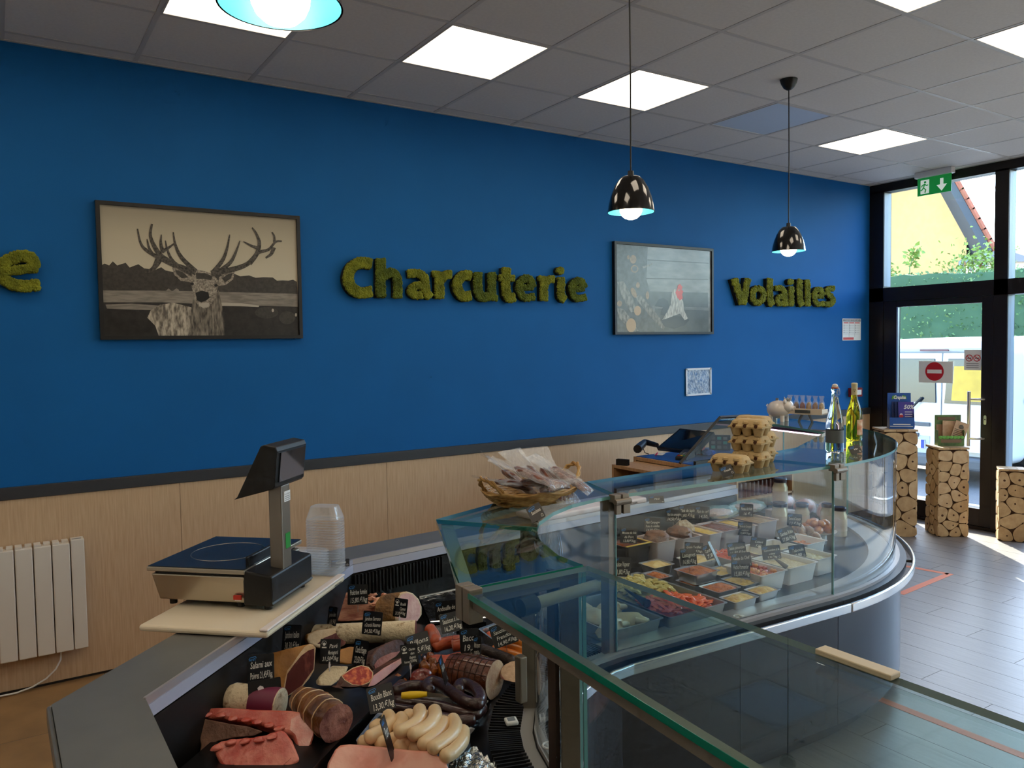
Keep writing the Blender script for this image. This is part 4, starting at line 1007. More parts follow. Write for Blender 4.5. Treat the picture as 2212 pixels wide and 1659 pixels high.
MB().tube([(0.88, -3.17, ZT - 0.04), (1.06, -3.16, ZT - 0.035)], 0.014, 14).build('gas_strut', mat('beige_tube', (160, 152, 132), rough=0.35), cB, smooth=40)
MB().tube([(0.84, -3.172, ZT - 0.042), (0.88, -3.17, ZT - 0.04)], 0.020, 12).build('strut_joint', m_gasket, cB, smooth=40)
bb = MB(); bb.prism([(0.742, -3.135), (0.632, -4.45), (0.660, -4.45), (0.770, -3.135)], ZT - 0.034, ZT - 0.0125); bb.build('shelf_rail', m_taupe, cB)
bb = MB(); bb.prism([(1.040, -3.755), (1.068, -3.755), (1.068, -3.888), (1.040, -3.888)], ZT + 0.0002, ZT + 0.010); bb.build('edge_clip', mat('beige_clip', (196, 182, 152), rough=0.4), sB, bevel=0.002)
# lamp rail under corner shelf rear edge
for a, c2 in (((0.75, -3.06), (1.02, -2.475)), ((1.03, -2.462), (1.60, -2.262))):
    a = Vector(a); c2 = Vector(c2); d = (c2 - a).normalized(); q = Vector((-d.y, d.x)) * -0.035
    MB().prism([tuple(a), tuple(c2), tuple(c2 + q), tuple(a + q)], ZT - 0.030, ZT - 0.0125).build('lamp_rail', mat('pale_rail', (150, 160, 150), rough=0.4, metal=0.3), cC)
# tier of the meat display
e0 = at(640, 1700, 0.66); e1 = at(892, 1443, 0.66)
TIER = 0.665
dv = (e1 - e0).normalized(); far_ = e1 + dv * 0.35
bb = MB(); bb.prism([(e0.x, e0.y), (far_.x, far_.y), (1.10, -1.63), (0.20, -2.53), (0.215, -2.98)], ZD, TIER)
bb.build('rear_tier', m_deck, cC)
# front vent along the concave glass
me = MB().bx(-0.0025, 0.0025, -0.045, 0.045, 0.0, 0.012).mesh('vent_slat'); me.materials.append(m_slat)
vp = offset(FC, 0.10); 
for i in range(80):
    s_ = i / 79 * (len(vp) - 1); k = min(int(s_), len(vp) - 2); p = Vector(vp[k]).lerp(Vector(vp[k + 1]), s_ - k); d = (Vector(vp[k + 1]) - Vector(vp[k])).normalized()
    o = bpy.data.objects.new('vent_slat', me); COL.objects.link(o); o.parent = cC; o.location = (p.x - cC.location.x, p.y - cC.location.y, ZD + 0.012); o.rotation_euler.z = math.atan2(d.y, d.x)
# ------------------------------------------------------------------ price tags
m_card = mat('slate_card', (20, 22, 26), rough=0.32)
m_cardb = mat('slate_card_back', (12, 12, 13), rough=0.5)
m_chalk = mat('chalk_white', (226, 224, 216), rough=0.8)
m_logo = mat('logo_blue', (52, 132, 206), rough=0.6)
m_pin = mat('pin_metal', (170, 168, 164), rough=0.35, metal=0.9)
m_fork = mat('white_fork', (216, 206, 204), rough=0.4)
_tagn = [0]
def price_tag(px, py, zc, zb, lines, label, w_=0.075, h_=0.062, turn=0.0, lean=15.0, roll=0.0, holder='pin', seal=False, back=False, ypl=None):
    """card centred where the photo shows it at height zc; stands on a pin down to zb"""
    c = at(px, py, zc) if ypl is None else aty(px, py, ypl)
    if ypl is not None: zc = c.z
    d = (CAM - c); yaw = math.atan2(d.y, d.x) + math.radians(turn)      # facing heading
    t = thing('price_tag', label, 'price tag', (c.x, c.y, zb), group='slate price tags')
    n = Vector((math.cos(yaw) * math.cos(math.radians(lean)), math.sin(yaw) * math.cos(math.radians(lean)), math.sin(math.radians(lean))))
    x = Vector((0, 0, 1)).cross(n).normalized(); y = n.cross(x)
    a = math.radians(roll); x, y = x * math.cos(a) + y * math.sin(a), y * math.cos(a) - x * math.sin(a)
    o = Vector((0, 0, zc - zb)); M = frame_M(o, x, y)
    hw, hh, r = w_ / 2, h_ / 2, 0.004
    out = []
    for sx, sy, a0 in ((1, 1, 0), (-1, 1, 90), (-1, -1, 180), (1, -1, 270)):
        for k in range(4): q = math.radians(a0 + 30 * k); out.append((sx * (hw - r) + r * math.cos(q), sy * (hh - r) + r * math.sin(q)))
    bb = MB(); bb.T = M; bb.prism(out, -0.0012, 0.0); bb.build('card', m_cardb if back else m_card, t, world=False)
    if not back:
        L2 = MB(); L2.T = M
        ox, oy = -hw + 0.005, hh - 0.018
        for p in ([(0, 0.004), (0.004, 0.009), (0.012, 0.011), (0.020, 0.012), (0.021, 0.007)], [(0.001, 0.0), (0.004, 0.005), (0.006, 0.0)], [(0.008, 0.0), (0.008, 0.005), (0.012, 0.005), (0.012, 0.001)], [(0.014, 0.001), (0.014, 0.006), (0.018, 0.006), (0.018, 0.001)]):
            if seal: continue
            pl = stroke([(ox + u_, oy + v_) for u_, v_ in p], (0.0008, 0.0008)); L2.poly([(u_, v_, 0.0004) for u_, v_ in pl])
        if seal:
            pl = stroke([(ox + 0.008 + 0.008 * math.cos(q), oy + 0.002 + 0.010 * math.sin(q)) for q in [PI * k / 10 for k in range(11)]], (0.0006, 0.0006)); L2.poly([(u_, v_, 0.0004) for u_, v_ in pl])
            L2.poly([(ox + 0.008 + 0.005 * math.cos(q), oy + 0.002 + 0.005 * math.sin(q), 0.0004) for q in [2 * PI * k / 12 for k in range(12)]])
            L2.poly([(ox + u_, oy + v_, 0.0004) for u_, v_ in ((0.001, -0.010), (0.016, -0.010), (0.016, -0.006), (0.001, -0.006))])
        if L2.f: L2.build('logo', m_chalk if seal else m_logo, t, world=False)
        nl = len(lines); y0 = hh - (0.016 if not seal else 0.012)
        for i, s_ in enumerate(lines):
            sz = (h_ - 0.018) / max(nl, 2) * 0.92
            wd = min(w_ - 0.014 - (0.02 if seal and i < nl - 1 else 0), 0.0065 * len(s_) * (sz / 0.017))
            M2 = M @ Matrix.Translation(((0.008 if seal and i < nl - 1 else 0.0) - wd / 2 + 0.002, y0 - sz * 0.9 - i * sz * 1.12, 0.0005)) @ Matrix.Rotation(math.radians(4), 4, 'Z')
            text_mesh('writing', s_, sz, m_chalk, t, M2, off=0.0002, shear=0.25, width=wd)
        if not seal:
            ic = MB(); ic.T = M; u0, v0 = hw - 0.012, -hh + 0.006
            for p in ([(0, 0), (0.008, 0)], [(0.001, 0.002), (0.002, 0.007), (0.004, 0.009), (0.006, 0.007), (0.007, 0.002)]):
                ic.poly([(a_, b_, 0.0004) for a_, b_ in stroke([(u0 + q[0], v0 + q[1]) for q in p], (0.0005, 0.0005))])
            ic.build('scale_icon', m_chalk, t, world=False)
    ft = o - y * hh
    if holder == 'pin': MB().tube([ft + y * 0.006 - n * 0.002, (ft.x, ft.y, 0.0)], 0.0008, 5).build('pin', m_pin, t, world=False)
    elif holder == 'fork':
        MB().tube([ft + y * 0.006 - n * 0.003, ft - y * 0.012], [0.004, 0.003], 6).build('holder', m_fork, t, world=False)
        MB().tube([ft - y * 0.010, (ft.x, ft.y, 0.0)], 0.0016, 5).build('spike', m_fork, t, world=False)
    elif holder == 'arm':
        b2 = MB(); b2.T = M; b2.prism([(-0.020, 0.010), (-0.012, 0.016), (-0.004, 0.012), (0.010, -hh - 0.004), (-0.004, -hh - 0.006)], 0.0004, 0.003); b2.build('holder', m_fork, t, world=False)
        MB().tube([ft - n * 0.002, (ft.x, ft.y, 0.0)], 0.0012, 5).build('spike', m_pin, t, world=False)
    return t

# ------------------------------------------------------------------ scale on its white board
q45 = math.radians(46)
BO = Vector((0.545, -2.285, 0))
t = thing('cutting_board', 'white plastic cutting board under the weighing scale', 'cutting board', (BO.x, BO.y, ZW), q45)
bb = MB(); bb.prism([(0, 0), (0.57, 0), (0.57, 0.42), (0, 0.42)], 0.002, 0.022); bb.build('board', mat('board_plastic', (226, 212, 186), rough=0.5), t, world=False, bevel=0.009, seg=3)
MB().bx(-0.0, 0.57, -0.002, 0.026, 0.0225, 0.030).build('raised_lip', mat('board_lip', (224, 214, 210), rough=0.45), t, world=False, bevel=0.004)
text_mesh('brand_mark', 'CRIOCABIN', 0.011, m_black, t, frame_M((0.475, -0.0026, 0.008), (1, 0, 0), (0, 0, 1)), off=0.0003)
SO = Vector((0.610, -2.120, ZW + 0.031))
t = thing('weighing_scale', 'shop weighing scale with a display on a post', 'scale', tuple(SO), q45)
m_ss = mat('scale_steel', (188, 178, 160), rough=0.3, metal=0.9, bump=0.02, bscale=300)
m_plate = mat('scale_plate', (34, 38, 44), rough=0.22)
bb = MB(); zz0, zz1 = 0.012, 0.098
a0, a1, b0, b1 = 0.0, 0.37, 0.085, 0.42
bb.add([(a0 + 0.012, b0, zz0), (a1 - 0.02, b0, zz0), (a1 - 0.02, b1 - 0.02, zz0), (a0 + 0.012, b1 - 0.02, zz0), (a0, b0, zz1), (a1, b0, zz1), (a1, b1, zz1), (a0, b1, zz1)], [(3, 2, 1, 0), (4, 5, 6, 7), (0, 1, 5, 4), (1, 2, 6, 5), (2, 3, 7, 6), (3, 0, 4, 7)])
bb.build('body', m_ss, t, world=False, bevel=0.004)
MB().bx(0.008, 0.36, 0.10, 0.41, 0.098, 0.106).build('plate_support', m_black, t, world=False)
MB().bx(-0.002, 0.40, 0.092, 0.435, 0.106, 0.120).build('pan', m_ss, t, world=False, bevel=0.003)
MB().bx(0.001, 0.397, 0.095, 0.432, 0.1195, 0.1225).build('pan_mat', m_plate, t, world=False, bevel=0.001)
MB().tube([(0.20 + 0.12 * math.cos(2 * PI * i / 40), 0.265 + 0.12 * math.sin(2 * PI * i / 40), 0.1225) for i in range(40)], 0.0008, 4, close=True).build('pan_ring', m_ss, t, world=False)
bb = MB(); bb.prism([(0.0, 0.0), (0.285, 0.0), (0.285, 0.10), (0.0, 0.10)], 0.008, lambda x, y: 0.118 if y > 0.05 else 0.104); bb.build('printer_box', m_black, t, world=False, bevel=0.006)
MB().bx(0.04, 0.22, 0.10, 0.112, 0.10, 0.152).build('rear_guard', m_black, t, world=False, bevel=0.004)
MB().bx(0.002, 0.283, -0.002, 0.004, 0.016, 0.022).build('trim_strip', mat('trim_blue', (110, 130, 150), rough=0.3, metal=0.5), t, world=False)
for p in ((0.04, 0.13), (0.26, 0.13), (0.04, 0.37), (0.32, 0.37), (0.03, 0.03), (0.26, 0.03)):
    MB().tube([(p[0], p[1], -0.008), (p[0], p[1], 0.014)], 0.012, 12).build('foot', m_black, t, world=False)
MB().bx(-0.0005, 0.0006, 0.108, 0.128, 0.022, 0.034).build('sticker', mat('sticker_white', (230, 228, 224), rough=0.5), t, world=False)
bb = MB(); bb.bx(-0.003, 0.004, 0.106, 0.132, 0.026, 0.040); bb.build('red_label', mat('red_label', (190, 44, 28), rough=0.4), t, world=False)
m_post = mat('scale_post', (140, 130, 118), rough=0.35, metal=0.6)
MB().bx(0.085, 0.145, 0.004, 0.050, 0.10, 0.375).build('post', m_post, t, world=False, bevel=0.004)
MB().bx(0.105, 0.135, 0.0025, 0.0045, 0.165, 0.215).build('green_label', mat('green_label', (40, 150, 60), rough=0.5), t, world=False)
pl = MB().bx(0.100, 0.142, 0.0020, 0.0042, 0.318, 0.352).build('paper_label', m_paper, t, world=False)
text_mesh('label_text', 'Fermeuil Pesage', 0.006, m_black, t, frame_M((0.102, 0.0016, 0.341), (1, 0, 0), (0, 0, 1)), width=0.036)
for k in range(3): MB().bx(0.106, 0.138, 0.0017, 0.0021, 0.322 + 0.006 * k, 0.324 + 0.006 * k).build('label_line', m_g1, t, world=False)
# display head: wedge housing, customer screen facing the shop, keyboard side sloping back
hd = MB()
prof = [(-0.045, 0.375), (0.0, 0.372), (0.055, 0.490), (0.048, 0.502), (0.0, 0.50), (-0.005, 0.495)]
prof = [(0.128, 0.345), (0.140, 0.336), (0.005, 0.372), (-0.003, 0.380), (-0.015, 0.492), (-0.009, 0.506), (0.030, 0.512), (0.042, 0.508)]
n = len(prof)
hd.add([(0.03, y, z) for y, z in prof] + [(0.235, y, z) for y, z in prof], [tuple(range(n)), tuple(range(2 * n - 1, n - 1, -1))] + [(i, i + n, (i + 1) % n + n, (i + 1) % n) for i in range(n)])
hd.build('display_head', m_black, t, world=False, bevel=0.004, fix=True)
bb = MB(); bb.add([(0.050, -0.0085, 0.392), (0.222, -0.0085, 0.392), (0.222, -0.0185, 0.486), (0.050, -0.0185, 0.486), (0.050, 0.0, 0.392), (0.222, 0.0, 0.392), (0.222, -0.010, 0.486), (0.050, -0.010, 0.486)], [(0, 1, 2, 3), (7, 6, 5, 4), (0, 4, 5, 1), (1, 5, 6, 2), (2, 6, 7, 3), (3, 7, 4, 0)])
bb.build('customer_screen', mat('screen_glass', (40, 48, 56), rough=0.05, spec=0.9), t, world=False)

# clear tubs stacked beside the scale
m_clear = film_mat('clear_tub', 0.32, col=(226, 232, 238), rough=0.08, bump=0.1)
c = Vector((0.90, -1.80, ZW)); t = thing('tub_stack', 'tall stack of clear plastic tubs beside the scale post', 'tubs', tuple(c), q45)
for k in range(22):
    z = 0.026 + k * 0.0095
    bb = MB(); 
    def rr_(w1, d1, z1, r1=0.02):
        o_ = []
        for sx, sy, a0 in ((1, 1, 0), (-1, 1, 90), (-1, -1, 180), (1, -1, 270)):
            for j in range(4): q = math.radians(a0 + 30 * j); o_.append((sx * (w1 - r1) + r1 * math.cos(q), sy * (d1 - r1) + r1 * math.sin(q), z1))
        return o_
    if k == 21: bb.loft([rr_(0.040, 0.055, z), rr_(0.046, 0.061, z + 0.0), rr_(0.034, 0.048, z + 0.045)])
    else: bb.loft([rr_(0.040, 0.055, z + 0.006), rr_(0.047, 0.062, z + 0.004), rr_(0.047, 0.062, z), rr_(0.038, 0.053, z)], cap=False)
    bb.build('tub', m_clear, t, world=False, smooth=30)
bb = MB(); bb.loft([rr_(0.036, 0.05, 0.004), rr_(0.040, 0.055, 0.03)]); bb.build('tub', m_clear, t, world=False)
t = thing('lid_stack', 'low stack of clear plastic lids behind the scale pan', 'lids', (0.84, -1.63, ZW), q45)
for k in range(7):
    bb = MB(); bb.loft([rr_(0.075, 0.11, 0.001 + k * 0.011), rr_(0.068, 0.10, 0.010 + k * 0.011)]); bb.build('lid', m_clear, t, world=False)
c = at(735, 1218, ZW); t = price_tag(735, 1216, ZW + 0.008, ZW, ['Rosette'], 'blue-lit price tag lying on the worktop beside the tubs', 0.07, 0.05, lean=70, holder='none')

# ------------------------------------------------------------------ things on the glass shelves
# wicker basket
m_wick = mat('wicker', (196, 158, 96), rough=0.6, col2=(164, 122, 66), scale=40)
BX, BY = 1.415, -2.385
t = thing('wicker_basket', 'oval wicker basket with twisted handles on the corner glass shelf', 'basket', (BX, BY, ZT), math.radians(10))
def oval(k, a, b, n=40, ph=0.0): return [(a * math.cos(2 * PI * i / n + ph), b * math.sin(2 * PI * i / n + ph)) for i in range(n)]
for k in range(9):
    f_ = k / 8; a, b2 = 0.140 + 0.045 * f_, 0.095 + 0.042 * f_
    for s_ in (0, 1):
        MB().tube([(x + 0, y, 0.006 + 0.040 * f_ + 0.004 * math.sin(i * PI / 2.5 + s_ * PI + k)) for i, (x, y) in enumerate(oval(0, a + s_ * 0.004, b2 + s_ * 0.004))], 0.0042, 6, close=True).build('wicker_strand', m_wick, t, world=False, smooth=True)
bb = MB(); bb.prism(oval(0, 0.128, 0.088), 0.001, 0.006); bb.build('base', m_wick, t, world=False)
for sgn in (1, -1):
    base = 0.165 * sgn
    for ph in (0, PI):
        pts = []
        for i in range(15):
            a = PI * i / 14; x = base + sgn * 0.055 * math.sin(a); y = 0.045 * math.cos(a); z = 0.043 + 0.058 * math.sin(a)
            pts.append((x + 0.005 * math.cos(i * 1.3 + ph), y, z + 0.005 * math.sin(i * 1.3 + ph)))
        MB().tube(pts, 0.0048, 6).build('handle_strand', m_wick, t, world=False, smooth=True)
# bags of dried sausages
m_bag = film_mat('bag_film', 0.20, bscale=45, bump=0.9, rough=0.08)
m_dry = mat('dry_sausage', (92, 42, 26), rough=0.5, col2=(130, 70, 46), scale=50, bump=0.4)
rs = random.Random(11)
def bag(px, py, z, ang, tilt, label, ln=0.17, wd=0.075, nst=4):
    c = at(px, py, z); t = thing('sausage_bag', label, 'bag', tuple(c), ang, group='bags of dried sausages in the basket')
    t.rotation_euler = (0, -math.radians(tilt), ang)
    def pil(u_, v_, s_):
        x = (u_ - 0.42) * ln; w2 = wd * (0.5 if u_ < 0.68 else 0.5 + 0.5 * (u_ - 0.68)) ; th = 0.021 * math.sin(PI * min(u_ / 0.66, 1.0)) ** 0.6 * math.sin(PI * v_) ** 0.6 if u_ < 0.66 else 0.0015
        z_ = 0.022 + s_ * th + 0.007 * noise.noise(Vector((u_ * 7, v_ * 5, px * 0.1 + s_)))
        return (x, (v_ - 0.5) * 2 * w2, z_)
    b2 = MB(); b2.grid(lambda a, b3: pil(a, b3, 1), 18, 8); b2.grid(lambda a, b3: pil(a, 1 - b3, -1), 18, 8); b2.build('film', m_bag, t, world=False, smooth=True)
    for k in range(nst):
        y = (k - (nst - 1) / 2) * wd * 0.19 ; x0 = -0.40 * ln * rs.uniform(0.8, 1.0); x1 = 0.22 * ln * rs.uniform(0.8, 1.1); zz = 0.022 + 0.004 * (k % 2)
        MB().tube([(x0, y, zz), (x0 + 0.012, y, zz + 0.001), ((x0 + x1) / 2, y + 0.004 * rs.uniform(-1, 1), zz + 0.003), (x1 - 0.01, y, zz), (x1, y, zz)], [0.003, 0.0085, 0.0095, 0.0085, 0.002], 8).build('sausage', m_dry, t, world=False, smooth=True)
bag(1105, 1050, ZT + 0.055, math.radians(165), 42, 'bag of dried sausages leaning out of the basket over the far handle', 0.25, 0.095)
bag(1150, 1045, ZT + 0.05, math.radians(110), 40, 'bag of dried sausages standing up at the back of the basket', 0.25, 0.10)
bag(1190, 1045, ZT + 0.055, math.radians(95), 42, 'bag of dried sausages with its clear top highest in the basket', 0.25, 0.10)
bag(1215, 1042, ZT + 0.06, math.radians(128), 30, 'bag of dark dried sausages nearest the ring handle', 0.24, 0.095, nst=3)
bag(1160, 1060, ZT + 0.055, math.radians(160), 6, 'bag of dried sausages lying along the front rim of the basket', 0.23, 0.09)
bag(1135, 1040, ZT + 0.09, math.radians(140), 24, 'bag of dried sausages lying on top in the middle of the basket', 0.23, 0.095)

bag(1100, 1062, ZT + 0.05, math.radians(188), 18, 'bag of dried sausages at the far end of the basket', 0.22, 0.09)
bag(1200, 1062, ZT + 0.05, math.radians(20), 4, 'short bag of dried sausages at the front of the basket below the ring handle', 0.17, 0.08, nst=3)

# egg boxes
m_pulp = mat('egg_pulp', (188, 160, 112), rough=0.9, var=0.08, scale=60, bump=0.25, bscale=350)
m_hole = mat('egg_hole', (84, 48, 26), rough=0.9)
def egg_box_parts(t):
    b2 = MB()
    for i in range(3):
        for j in range(2):
            cx_, cy_ = (i - 1) * 0.048, (j - 0.5) * 0.048
            b2.lathe([(0.012, 0.0), (0.0165, 0.001), (0.0255, 0.030), (0.0268, 0.036)], 10, (cx_, cy_, 0))
    b2.bx(-0.076, 0.076, -0.052, 0.052, 0.034, 0.038)
    b2.build('tray', m_pulp, t, world=False, smooth=40)
    def ringr(w1, d1, z1, r1): return rr_(w1, d1, z1, r1)
    b3 = MB(); b3.loft([ringr(0.0765, 0.0525, 0.038, 0.01), ringr(0.0765, 0.0525, 0.041, 0.01), ringr(0.072, 0.048, 0.043, 0.014), ringr(0.066, 0.040, 0.062, 0.018), ringr(0.060, 0.032, 0.068, 0.018)])
    lid = b3.build('lid', m_pulp, t, world=False, smooth=50)
    for i in range(3):
        for sgn in (1, -1):
            MB().lathe([(0.0, 0.0), (0.012, 0.002), (0.017, 0.010), (0.014, 0.018), (0.0, 0.022)], 10, ((i - 1) * 0.046, sgn * 0.034, 0.043)).build('lid_bump', m_pulp, lid, world=False, smooth=True)
            MB().tube([((i - 1) * 0.048, sgn * 0.046, 0.042), ((i - 1) * 0.048, sgn * 0.0528, 0.042)], 0.0075, 8).build('vent_hole', m_hole, t, world=False)
    MB().bx(0.066, 0.0772, -0.012, 0.012, 0.040, 0.052).build('latch', m_pulp, t, world=False, bevel=0.002)
eb = None
ez = math.radians(-76)
spots = [(2.395, -2.385, 0, 'single brown egg box in front of the two egg box stacks'), (2.565, -2.345, 0, 'bottom egg box of the nearer stack of three'), (2.565, -2.342, 1, 'middle egg box of the nearer stack of three'), (2.560, -2.345, 2, 'top egg box of the nearer stack of three'),
         (2.700, -2.265, 0, 'bottom egg box of the farther stack of three'), (2.700, -2.268, 1, 'middle egg box of the farther stack of three'), (2.690, -2.255, 2, 'top egg box of the farther stack of three')]
for i, (x, y, k, lab) in enumerate(spots):
    loc = (x, y, ZT + 0.0005 + k * 0.066)
    if eb is None:
        eb = thing('egg_box', lab, 'egg box', loc, ez, group='brown egg boxes on the glass shelf'); egg_box_parts(eb)
    else: dup(eb, loc, ez + math.radians(rs.uniform(-3, 3)), lab)

# bottles
m_bglass = mat('bottle_clear', (236, 242, 246), rough=0.0, trans=1.0)
m_wine = mat('wine_glass', (226, 212, 40), rough=0.0, trans=1.0)
m_water = mat('lemonade', (170, 190, 205), rough=0.03, trans=0.9)
b_ = at(1803, 976, ZT); t = thing('swing_top_bottle', 'clear swing-top glass bottle with a grey label', 'bottle', (b_.x, b_.y, ZT))
pf = [(0.030, 0.0), (0.0385, 0.003), (0.0400, 0.010), (0.0400, 0.130), (0.0385, 0.150), (0.030, 0.190), (0.0185, 0.235), (0.0150, 0.260), (0.0150, 0.285), (0.0170, 0.288), (0.0170, 0.300), (0.0130, 0.302)]
MB().lathe(pf, 32).build('glass', m_bglass, t, world=False, smooth=50)
MB().lathe([(0.0404, 0.045), (0.0404, 0.105)], 32, cap=False).build('label', mat('label_grey', (86, 92, 92), rough=0.5), t, world=False, smooth=True)
MB().lathe([(0.006, 0.300), (0.012, 0.301), (0.014, 0.308), (0.012, 0.318), (0.004, 0.322)], 18).build('stopper', mat('stopper_white', (220, 214, 206), rough=0.3), t, world=False, smooth=True)
MB().lathe([(0.0155, 0.299), (0.0160, 0.303), (0.0150, 0.306)], 18).build('rubber_ring', mat('rubber_orange', (190, 84, 40), rough=0.6), t, world=False, smooth=True)
for sgn in (1, -1):
    MB().tube([(0.0, 0.014 * sgn, 0.312), (0.006, 0.020 * sgn, 0.300), (0.010, 0.0185 * sgn, 0.275), (0.018, 0.010 * sgn, 0.268), (0.018, 0.0, 0.266)], 0.0011, 6).build('wire_bail', m_steel, t, world=False, smooth=True)
b_ = at(1845, 950, ZT); t = thing('wine_bottle', 'yellow-green bottle of white wine with a cream capsule', 'bottle', (b_.x, b_.y, ZT))
pf = [(0.028, 0.004), (0.0370, 0.0), (0.0395, 0.006), (0.0400, 0.014), (0.0398, 0.125), (0.0375, 0.150), (0.028, 0.185), (0.018, 0.215), (0.0150, 0.240), (0.0145, 0.296)]
MB().lathe(pf, 32).build('glass', m_wine, t, world=False, smooth=50)
MB().lathe([(0.0152, 0.238), (0.0154, 0.285), (0.0162, 0.288), (0.0162, 0.299), (0.012, 0.302)], 24).build('capsule', mat('capsule_cream', (206, 194, 152), rough=0.45), t, world=False, smooth=50)
lb = MB()
yaw = math.atan2(CAM.y - b_.y, CAM.x - b_.x) + 1.25
lb.add([(0.0403 * math.cos(yaw + a), 0.0403 * math.sin(yaw + a), z) for z in (0.030, 0.110) for a in [(-0.9 + 1.8 * i / 10) for i in range(11)]], [(i, i + 1, i + 12, i + 11) for i in range(10)])
lb.build('label', mat('wine_label', (222, 196, 160), rough=0.6, col2=(200, 120, 70), scale=30), t, world=False, smooth=True)
yv = yaw - 1.25
tri = MB(); e1, e2 = Vector((-math.sin(yv), math.cos(yv), 0)), Vector((0, 0, 1)); cc = Vector((math.cos(yv), math.sin(yv), 0)) * 0.0166 + Vector((0, 0, 0.262))
for a, b2 in (((-0.007, 0.006), (0.007, 0.006)), ((0.007, 0.006), (0.0, -0.008)), ((0.0, -0.008), (-0.007, 0.006)), ((0, 0.002), (0, -0.006))): tri.tube([cc + e1 * a[0] + e2 * a[1], cc + e1 * b2[0] + e2 * b2[1]], 0.0007, 4)
tri.build('emblem', mat('emblem', (120, 100, 60), rough=0.5), t, world=False)
# tags on the glass
price_tag(1157, 1107, ZT + 0.028, ZT + 0.001, ['Saucisses'], 'pale price tag tipped over in front of the basket', 0.045, 0.055, lean=38, roll=35, turn=-20, holder='pin')
price_tag(1570, 1017, ZT + 0.022, ZT + 0.001, ['Oeufs'], 'pale price tag tipped over in front of the egg boxes', 0.05, 0.05, lean=45, roll=28, turn=-10, holder='pin')
price_tag(1847, 971, ZT + 0.018, ZT + 0.001, ['Vin'], 'pale price tag tipped over in front of the wine bottle', 0.05, 0.05, lean=45, roll=22, holder='pin')
price_tag(1891, 948, ZT + 0.028, ZT + 0.001, [''], 'price tag seen edge-on near the rounded glass end', 0.05, 0.06, lean=10, turn=82, roll=25, back=True)
price_tag(1418, 1079, ZW + 0.012, ZW, ['Pâté'], 'price tag lying on the worktop behind the cooked dishes', 0.08, 0.06, lean=62, roll=5, holder='pin')
# second board on the far worktop
t = thing('cutting_board', 'white cutting board lying on the worktop behind the concave glass', 'cutting board', (2.60, -1.46, ZW), math.radians(4))
MB().bx(-0.55, 0.18, -0.03, 0.17, 0.001, 0.03).build('board', mat('board_plastic2', (224, 206, 204), rough=0.5), t, world=False, bevel=0.01, seg=3)
text_mesh('brand_mark', 'CRIOCABIN', 0.014, m_black, t, frame_M((0.03, -0.0306, 0.008), (1, 0, 0), (0, 0, 1)), off=0.0003)
# ------------------------------------------------------------------ meats in the corner display
def mm(name, c1, c2, sc=25, rough=0.45, bump=0.3, bs=80, lo=0.35, hi=0.65, stretch=None, coat=0.0, kind='noise'):
    return mat(name, c1, rough=rough, col2=c2, scale=sc, bump=bump, bscale=bs, lo=lo, hi=hi, stretch=stretch, coat=coat, kind=kind)
m_rawred = mm('raw_red', (182, 66, 52), (214, 128, 108), 18, 0.3, 0.35, 60, coat=0.3)
m_rawpink = mm('raw_pink', (206, 120, 108), (226, 176, 162), 22, 0.3, 0.35, 70, coat=0.3)
m_fat = mm('fat_cream', (224, 196, 158), (206, 168, 124), 20, 0.45, 0.2)
m_hamred = mm('ham_red', (92, 32, 30), (176, 104, 88), 22, 0.35, 0.2, 60, lo=0.52, hi=0.72, stretch=(1, 1, 0.4))
m_hampink = mm('ham_pink', (212, 146, 138), (228, 178, 166), 18, 0.35, 0.1)
m_rind = mm('rind_gold', (188, 130, 62), (126, 78, 34), 10, 0.45, 0.3, 40)
m_smoke = mm('smoked_brown', (134, 66, 38), (88, 42, 24), 14, 0.4, 0.4, 60)
m_dark = mm('dried_dark', (62, 34, 28), (98, 58, 46), 18, 0.45, 0.5, 50)
m_flour = mm('floury_rind', (224, 206, 172), (150, 116, 78), 55, 0.85, 0.4, 90, lo=0.55, hi=0.75)
m_chor = mm('chorizo_cut', (160, 30, 20), (224, 116, 66), 70, 0.35, 0.15, lo=0.45, hi=0.62)
m_blackp = mm('black_pudding', (44, 22, 22), (64, 36, 34), 12, 0.3, 0.25, 60, coat=0.4)
m_white_s = mm('white_sausage', (222, 186, 138), (232, 202, 160), 10, 0.35, 0.05, coat=0.25)
m_frank = mm('frankfurter', (226, 120, 30), (238, 144, 52), 9, 0.3, 0.05, coat=0.4)
m_garlic = mm('garlic_sausage', (176, 72, 40), (196, 96, 58), 30, 0.35, 0.1, coat=0.3)
m_garcut = mm('garlic_cut', (168, 84, 70), (196, 128, 110), 90, 0.4, 0.1)
m_caramel = mm('rillon', (170, 92, 30), (104, 50, 18), 20, 0.25, 0.5, 70, coat=0.5)
m_net = mat('roast_net', (58, 26, 16), rough=0.6)
m_tray = mat('foil_tray', (198, 198, 196), rough=0.25, metal=0.9)
m_foil = mat('foil', (206, 206, 206), rough=0.22, metal=1.0, bump=1.0, bscale=50)
m_dfilm = mat('dark_film', (24, 24, 26), rough=0.12, bump=1.0, bscale=26, coat=0.5)

